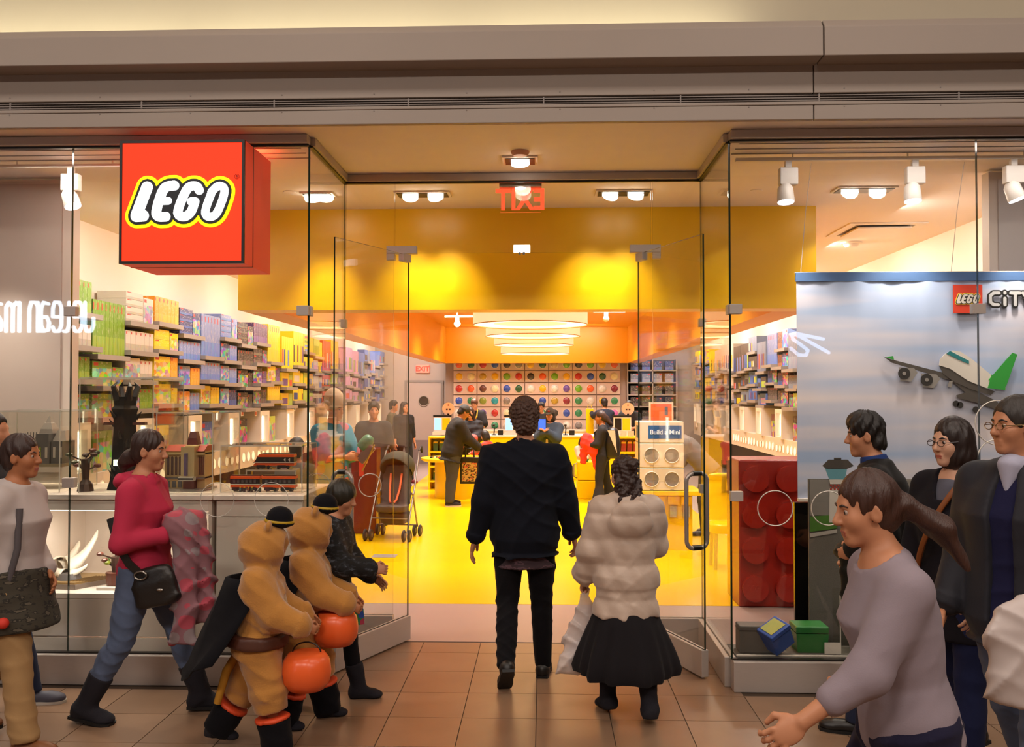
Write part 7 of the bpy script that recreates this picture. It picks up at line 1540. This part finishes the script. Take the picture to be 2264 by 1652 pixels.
S = SDF(); S.loft(np.eye(3), (0, 0, 0), [(0, 0, 0, .12, .06), (.1, 0, 0, .14, .07), (.28, 0, 0, .13, .06), (.36, .02, 0, .09, .04), (.40, .03, 0, .03, .02)], rnd=.03); S.disp.append(wrinkle(.010, 22)); link('bag_body', S.mesh('bag_body', M('white_bag', '#c8bcb8', .5), .010), t); MB().obox((.06, -.072, .22), (.05, .012, .1), Ry(10)).build('green_mark', M('green_mark', '#1f6a5a', .5), t)

# ------------------------------------------------------------------ people inside the shop (further away, coarser grids)
def inside(label, px, Y, H, hd, skin=SKIN, **k): return Person(label, (P(px, 1000, Y=Y).x, Y), hd, H, skin, vox=BV, hv=BH_, **k)
B = lambda n, c: M('cloth_' + n, c, .85, var=.15, scale=9)
p = Person('life-size display figure of a youth in a teal graphic shirt and tan knitted hat holding toys', (P(735, 1000, Y=9.0).x, 9.0), -125, 1.74, M('skin_orange', '#d8925f', .5), vox=.015, hv=.008, armL=(18, 8, 75, 20), armR=(20, 8, 80, 25), head=(10, 8, 0), curlL=55, curlR=55)  # a standee, modelled as a full person
p.top(pattern('teal_graphic', '#2a8298', '#a85a68', 'dots', 7, '#2f7a94'), 't_shirt', hem=-.14, infl=.025, sleeve=.42, sl=.02); p.trousers(B('teal_trousers', '#2c7088'), infl=.02); p.shoes(B('grey_canvas', '#5a5a5a'), sole=SOLEW); S = SDF(); S.ell(p.hp(0, -.02, .07), np.array((.10, .115, .125)) * p.hs, p.Rh); S.ell(p.hp(0, -.05, .13), np.array((.085, .09, .10)) * p.hs, p.Rh, k=.05); S.ell(p.hp(0, .125, -.05), np.array((.08, .075, .1)) * p.hs, p.Rh, sub=True); p.put(S, 'knitted_hat', M('knit_tan', '#d0b290', .95, bump=.6, bscale=90), .009); p.eyes(H_BROWN)
c = p.world((p.J['wrL'] + p.J['wrR']) / 2) + np.array((.08, -.05, .08)); t = thing('toy_gadget', 'green domed toy gadget with a grey handle held by the teal-shirted youth', 'toy', tuple(c)); R = Ry(40); MB().lathe([(.06, 0), (.065, .06), (.06, .12), (.04, .15), (.001, .16)], (0, 0, .02), 18, R).build('dome', M('toy_green', '#2f7a5a', .4), t, 60); MB().obox((.05, -.02, -.03), (.09, .05, .2), R).build('handle', M('toy_grey', '#7a6a6a', .4), t, None, .01); MB().tube([(.02, -.05, -.2), (.14, -.05, .06)], .008, 6).build('rod', M('toy_gold', '#b8962c', .4), t)
p = inside('man in a dark polo shirt standing inside behind the left door', 826, 12.0, 1.655, -165); p.top(B('dark_polo', '#2a2826'), 'polo_shirt', infl=.03, sleeve=.4, sl=.02); p.trousers(B('dark_trousers', '#1e1c1c'), infl=.02); p.shoes(LEATH); p.hair(H_BLACK, 'thick'); p.eyes(H_BLACK)
MB().bx(.05, .08, .135, .14, 1.15, 1.18).build('badge', M('badge_teal', '#2a8a8a', .4), p.root)
p = inside('woman in a black cardigan walking near the grey back door', 893, 17.6, 1.62, -140, fem=True, legL=(12, 2, 8, 0), legR=(-10, 2, 8, 0)); p.top(B('black_cardigan', '#171517'), 'cardigan', hem=-.16, infl=.035, sl=.015, sleeve=.75); p.trousers(B('black_trousers', '#161416'), infl=.01); p.shoes(B('red_shoe', '#7a2a2c')); p.hair(H_BLACK, 'long'); p.eyes(H_BLACK)
p = inside('dark-haired person behind the woman in the black cardigan', 868, 18.4, 1.62, -95); p.top(B('grey_green', '#5a5640'), infl=.03); p.trousers(B('black_trousers', '#161416')); p.shoes(LEATH); p.hair(H_BLACK, 'thick')
p = inside('man in a dark cap and black jacket bending over the round yellow table', 1000, 14.1, 1.63, -70, lean=13, girth=1.12, armL=(38, 8, 28, 5), armR=(42, 8, 22, 5), head=(0, 36, 0), legL=(2, 4, 3, 0), legR=(-4, 4, 3, 0)); p.top(B('brown_black', '#1e1a14'), 'jacket', hem=-.2, infl=.05, hemr=.02, sl=.025, neck='stand'); p.trousers(B('grey_jeans', '#38383a'), infl=.03); p.shoes(B('black_canvas', '#2a2422'), sole=SOLEW); p.hair(H_BLACK, 'short'); cap_hat(p, B('cap_grey', '#3a3836')); S = SDF(); S.loft(p.Rt, p.tp(0, .12, .0), [(0, 0, 0, .06, .05), (.4, 0, 0, .06, .04)]); p.put(S, 'red_shirt', B('red_shirt', '#a83434'), .018)
cx = p.world(p.J['wrL']); t = thing('shopping_bag', 'black shopping bag with a cream comic print hanging by the round table', 'bag', (P(1038, 1040, Y=14.15).x, 14.2, P(1038, 1070, Y=14.15).z)); MB().bx(-.15, .15, -.07, .07, 0, .42).build('bag_body', BLACK, t, None, .01); MB().bx(-.12, .12, -.074, -.07, .04, .34).build('printed_panel', pattern('comic_print', '#b89a5a', '#2a2620', 'noise', 16, '#c86a4a'), t)
for y in (-.05, .05): MB().tube([(-.07, y, .42), (-.06, y, .56), (.06, y, .56), (.07, y, .42)], .01, 6).build('handle', BLACK, t, 60)
p = inside('woman with long hair in a black padded jacket holding a coral coat', 1041, 16.6, 1.515, 174, SKIN_P, fem=True, armL=(20, 8, 75, 30), armR=(20, 8, 75, 30), head=(-6, 0, 4)); p.top(B('black_padded', '#1f1d22'), 'jacket', hem=-.15, infl=.05, sl=.03, disp=quilt(.02, .09, .012)); p.trousers(B('dark_trousers', '#1e1c1c')); p.shoes(LEATH); p.hair(H_BROWN, 'long'); p.eyes(H_BLACK, LIPS)
c = p.world((p.J['wrL'] + p.J['wrR']) / 2); t = thing('coat', 'coral pink coat held by the long-haired woman at the table', 'coat', (0, 0, 0)); S = SDF(); S.cap(c + np.array((-.14, 0, -.2)), c + np.array((-.06, -.02, .02)), .05, .07, k=.04); S.cap(c + np.array((-.06, -.02, .02)), c + np.array((.1, -.02, -.02)), .07, .07, k=.04); S.cap(c + np.array((.1, -.02, -.02)), c + np.array((.14, -.03, -.36)), .07, .05, k=.04); S.disp.append(wrinkle(.008, 30)); link('cloth', S.mesh('cloth', B('coral', '#d8605a'), .016), t)
def apron(p, mat):
    S = SDF(); S.loft(p.Rt, p.J['pel'], [(-.2, 0, .03, .13, .13), (.1, 0, .03, .12, .115), (.38, 0, .03, .09, .115)], rnd=.01); p.put(S, 'apron', mat, .018)
    MB().tube([p.tp(-.07, .14, .38), p.tp(-.07, .04, .54), p.tp(0, -.07, .54), p.tp(.07, .04, .54), p.tp(.07, .14, .38)], .014, 6).build('apron_strap', mat, p.root, 60)
AP = B('apron_yellow', '#d8b02a')
p = inside('shop assistant in a yellow apron behind the left part of the counter', 1050, 19.55, 1.66, 172, SKIN_P, armR=(10, 30, 70, 40), armL=(14, 14, 60, 30), head=(0, 22, 0)); p.top(B('black_tee', '#171416'), 't_shirt', infl=.025, sleeve=.42, sl=.02); p.trousers(B('dark_trousers', '#1e1c1c')); p.shoes(LEATH); apron(p, AP); p.hair(H_LIGHT, 'thick'); p.eyes(H_BROWN)
p = inside('small child in a coral shirt at the round yellow table', 1076, 15.95, 1.12, 60, SKIN_P, armL=(40, 8, 40, 10), armR=(40, 8, 40, 10), head=(0, 20, 0)); p.top(B('coral_shirt', '#c84a44'), 'shirt', infl=.02); p.trousers(B('dark_trousers', '#1e1c1c')); p.shoes(LEATH); p.hair(H_BLACK, 'bob', .002)
p = inside('woman in a cap and blue lettered hooded top with raised hands', 1217, 14.9, 1.53, 158, fem=True, armL=(40, 6, 100, 35), armR=(42, 6, 96, 40), head=(6, 4, 0)); p.top(B('blue_hoodie', '#2c3a4a'), 'hooded_top', infl=.04, sl=.03, extra=lambda S: S.ell(p.tp(0, -.09, .48), np.array((.12, .06, .07)) * p.sb)); p.trousers(B('dark_trousers', '#1e1c1c')); p.shoes(LEATH); p.hair(H_BLACK, 'bob'); cap_hat(p, B('cap_brown', '#3c3228'), emblem=B('emblem_red', '#c83a2a')); p.eyes(H_BLACK, LIPS); o = text_mesh('8', .09, .006, B('cream_print', '#c8c49a'), 'number_print', p.root); o.matrix_local = Matrix(((-1, 0, 0, -.03), (0, 0, 1, .235), (0, 1, 0, .98 * 1), (0, 0, 0, 1)))
t = thing('backpack', 'black backpack on the woman in the blue hooded top', 'backpack', (0, 0, 0)); S = SDF(); S.ell(p.world(p.tp(.06, -.2, .12)), (.14, .10, .2)); link('pack_body', S.mesh('pack_body', BLACK, .016), t)
t = thing('phone', 'phone with a blue screen held up near the counter', 'phone', tuple(p.world((p.J['wrL'] + p.J['wrR']) / 2) + np.array((-.05, -.02, .12)))); MB().bx(-.07, .07, -.01, .01, -.1, .1).build('case', BLACK, t, None, .006); MB().bx(-.06, .06, -.012, -.01, -.085, .085).build('screen', emis('phone_blue', '#2a5ad8', 1.2), t)
p = inside('shop assistant in navy reaching up to the brick bins', 1337, 20.6, 1.655, 15, armL=(75, 25, 30, 0), armR=(20, 8, 50, 20), head=(0, 4, 0)); p.top(B('navy_work', '#1c2234'), 'jacket', infl=.03, sl=.015); p.trousers(B('dark_trousers', '#1e1c1c')); p.shoes(LEATH); p.hair(H_BLACK, 'thick')
hw_ = p.world(p.J['wrL'] + p.F['handL'] @ np.array((0, 0, -.12)) * p.sb); t = thing('yellow_bag', 'tall yellow bag held against the brick bins', 'bag', (hw_[0] - .02, hw_[1] - .02, hw_[2] - .62)); MB().bx(-.09, .09, -.05, .05, 0, .7).build('bag_body', YELG, t, None, .015); MB().tube([(-.05, 0, .7), (-.04, 0, .78), (.04, 0, .78), (.05, 0, .7)], .008, 6).build('handle', YELG, t, 60)
p = inside('woman in black flared trousers with a backpack and a red coat', 1332, 14.5, 1.50, 78, SKIN_T, fem=True, armL=(18, 10, 70, 25), armR=(18, 10, 70, 25), legL=(6, 5, 4, 0), legR=(-6, 5, 4, 0), head=(8, 8, 0)); p.top(B('black_knit', '#1a181a'), 'top', infl=.03, sleeve=.7, sl=.015); p.trousers(B('black_trousers', '#161416'), infl=.02, flare=.05); p.shoes(B('sandal', '#8a7a6a'), sole=SOLEB); p.hair(H_BROWN, 'swept', extra=lambda S, h, hs: S.cap(h(0, -.1, -.02), h(0, -.17, -.14), .05, .035, k=.03)); p.eyes(H_BLACK)
t = thing('backpack', 'black and white backpack worn by the woman with the red coat', 'backpack', (0, 0, 0)); c = p.world(p.tp(0, -.19, .22)); S = SDF(); S.loft(np.eye(3), c, [(-.26, 0, 0, .12, .15), (0, 0, 0, .13, .16), (.24, 0, 0, .08, .12)], rnd=.05, p=3); link('pack_body', S.mesh('pack_body', BLACK, .016), t); MB().prism([c + np.array(q) for q in ((-.09, -.165, .2), (.03, -.165, .2), (.06, -.168, -.16))], (0, -.006, 0)).build('white_flash', SOLEW, t)
for sd in (-.08, .08): MB().tube([p.world(p.tp(sd, -.14, .44)), p.world(p.tp(sd * 1.3, .0, .53)), p.world(p.tp(sd * 1.4, .14, .40)), p.world(p.tp(sd * 1.8, .08, .18))], .014, 6).build('strap', BLACK, t, 60)
c = p.world((p.J['wrL'] + p.J['wrR']) / 2); t = thing('coat', 'bright red coat bundled in the arms of the backpack woman', 'coat', (0, 0, 0)); S = SDF(); S.ell(c + np.array((.0, -.06, .06)), (.11, .1, .15)); S.ell(c + np.array((.12, -.1, -.04)), (.12, .09, .15), k=.04); S.loft(np.eye(3), c + np.array((.14, -.1, -.1)), [(0, 0, 0, .1, .06), (-.25, .02, 0, .06, .04), (-.36, .04, 0, .02, .02)], k=.03); S.loft(np.eye(3), c + np.array((-.04, -.06, -.05)), [(0, 0, 0, .07, .06), (-.24, -.02, 0, .05, .04)], k=.03); S.disp.append(wrinkle(.01, 30)); link('cloth', S.mesh('cloth', B('bright_red', '#c83a30'), .016), t)
p = inside('small child in pale pink sitting at the yellow play block', 1287, 15.9, 1.03, -150, SKIN_P, armL=(40, 8, 50, 10), armR=(40, 8, 50, 10), head=(0, 26, 0)); p.top(B('pale_pink', '#d8b4a4'), 'top', infl=.03, sl=.02); p.trousers(B('lilac', '#a888a8')); p.shoes(LEATH); p.hair(H_BLACK, 'bob')
p = inside('shop assistant with short black hair looking down at the right till', 1392, 19.4, 1.63, 168, head=(0, 26, 0), armL=(20, 10, 70, 25), armR=(20, 10, 70, 25)); p.top(B('black_tee', '#171416'), 't_shirt', infl=.03, sleeve=.42, sl=.02); p.trousers(B('dark_trousers', '#1e1c1c')); p.shoes(LEATH); S = SDF(); S.loft(p.Rt, p.tp(0, .02, .46), [(0, 0, 0, .08, .075), (.06, 0, 0, .07, .07)]); p.put(S, 'undershirt', SOLEW, .016); p.hair(H_BLACK, 'thick'); p.eyes(H_BLACK); spectacles(p, BLACK)
p = inside('dark-haired shop assistant behind the middle till', 1197, 19.7, 1.58, 175, head=(0, 12, 0)); p.top(B('black_tee', '#171416'), 't_shirt', infl=.03, sleeve=.42); p.trousers(B('dark_trousers', '#1e1c1c')); p.shoes(LEATH); p.hair(H_BLACK, 'thick'); p.eyes(H_BLACK)
p = inside('black-haired child standing behind the orange train display', 655, 8.15, 1.36, 10); p.top(B('grey_top', '#6a6460'), infl=.03); p.trousers(B('dark_trousers', '#1e1c1c')); p.shoes(LEATH); p.hair(H_BLACK, 'thick')
p = inside('person in grey bending over behind the white dispenser cubes', 1562, 11.3, 1.58, 75, lean=42, armL=(55, 8, 40, 10), armR=(55, 8, 40, 10), head=(0, 40, 0), legL=(8, 3, 12, 0), legR=(4, 3, 12, 0)); p.top(B('mid_grey', '#7a706c'), 'sweater', infl=.035, sl=.02); p.trousers(B('grey_jeans', '#38383a')); p.shoes(LEATH); p.hair(H_BLACK, 'short'); p.eyes(H_BLACK)
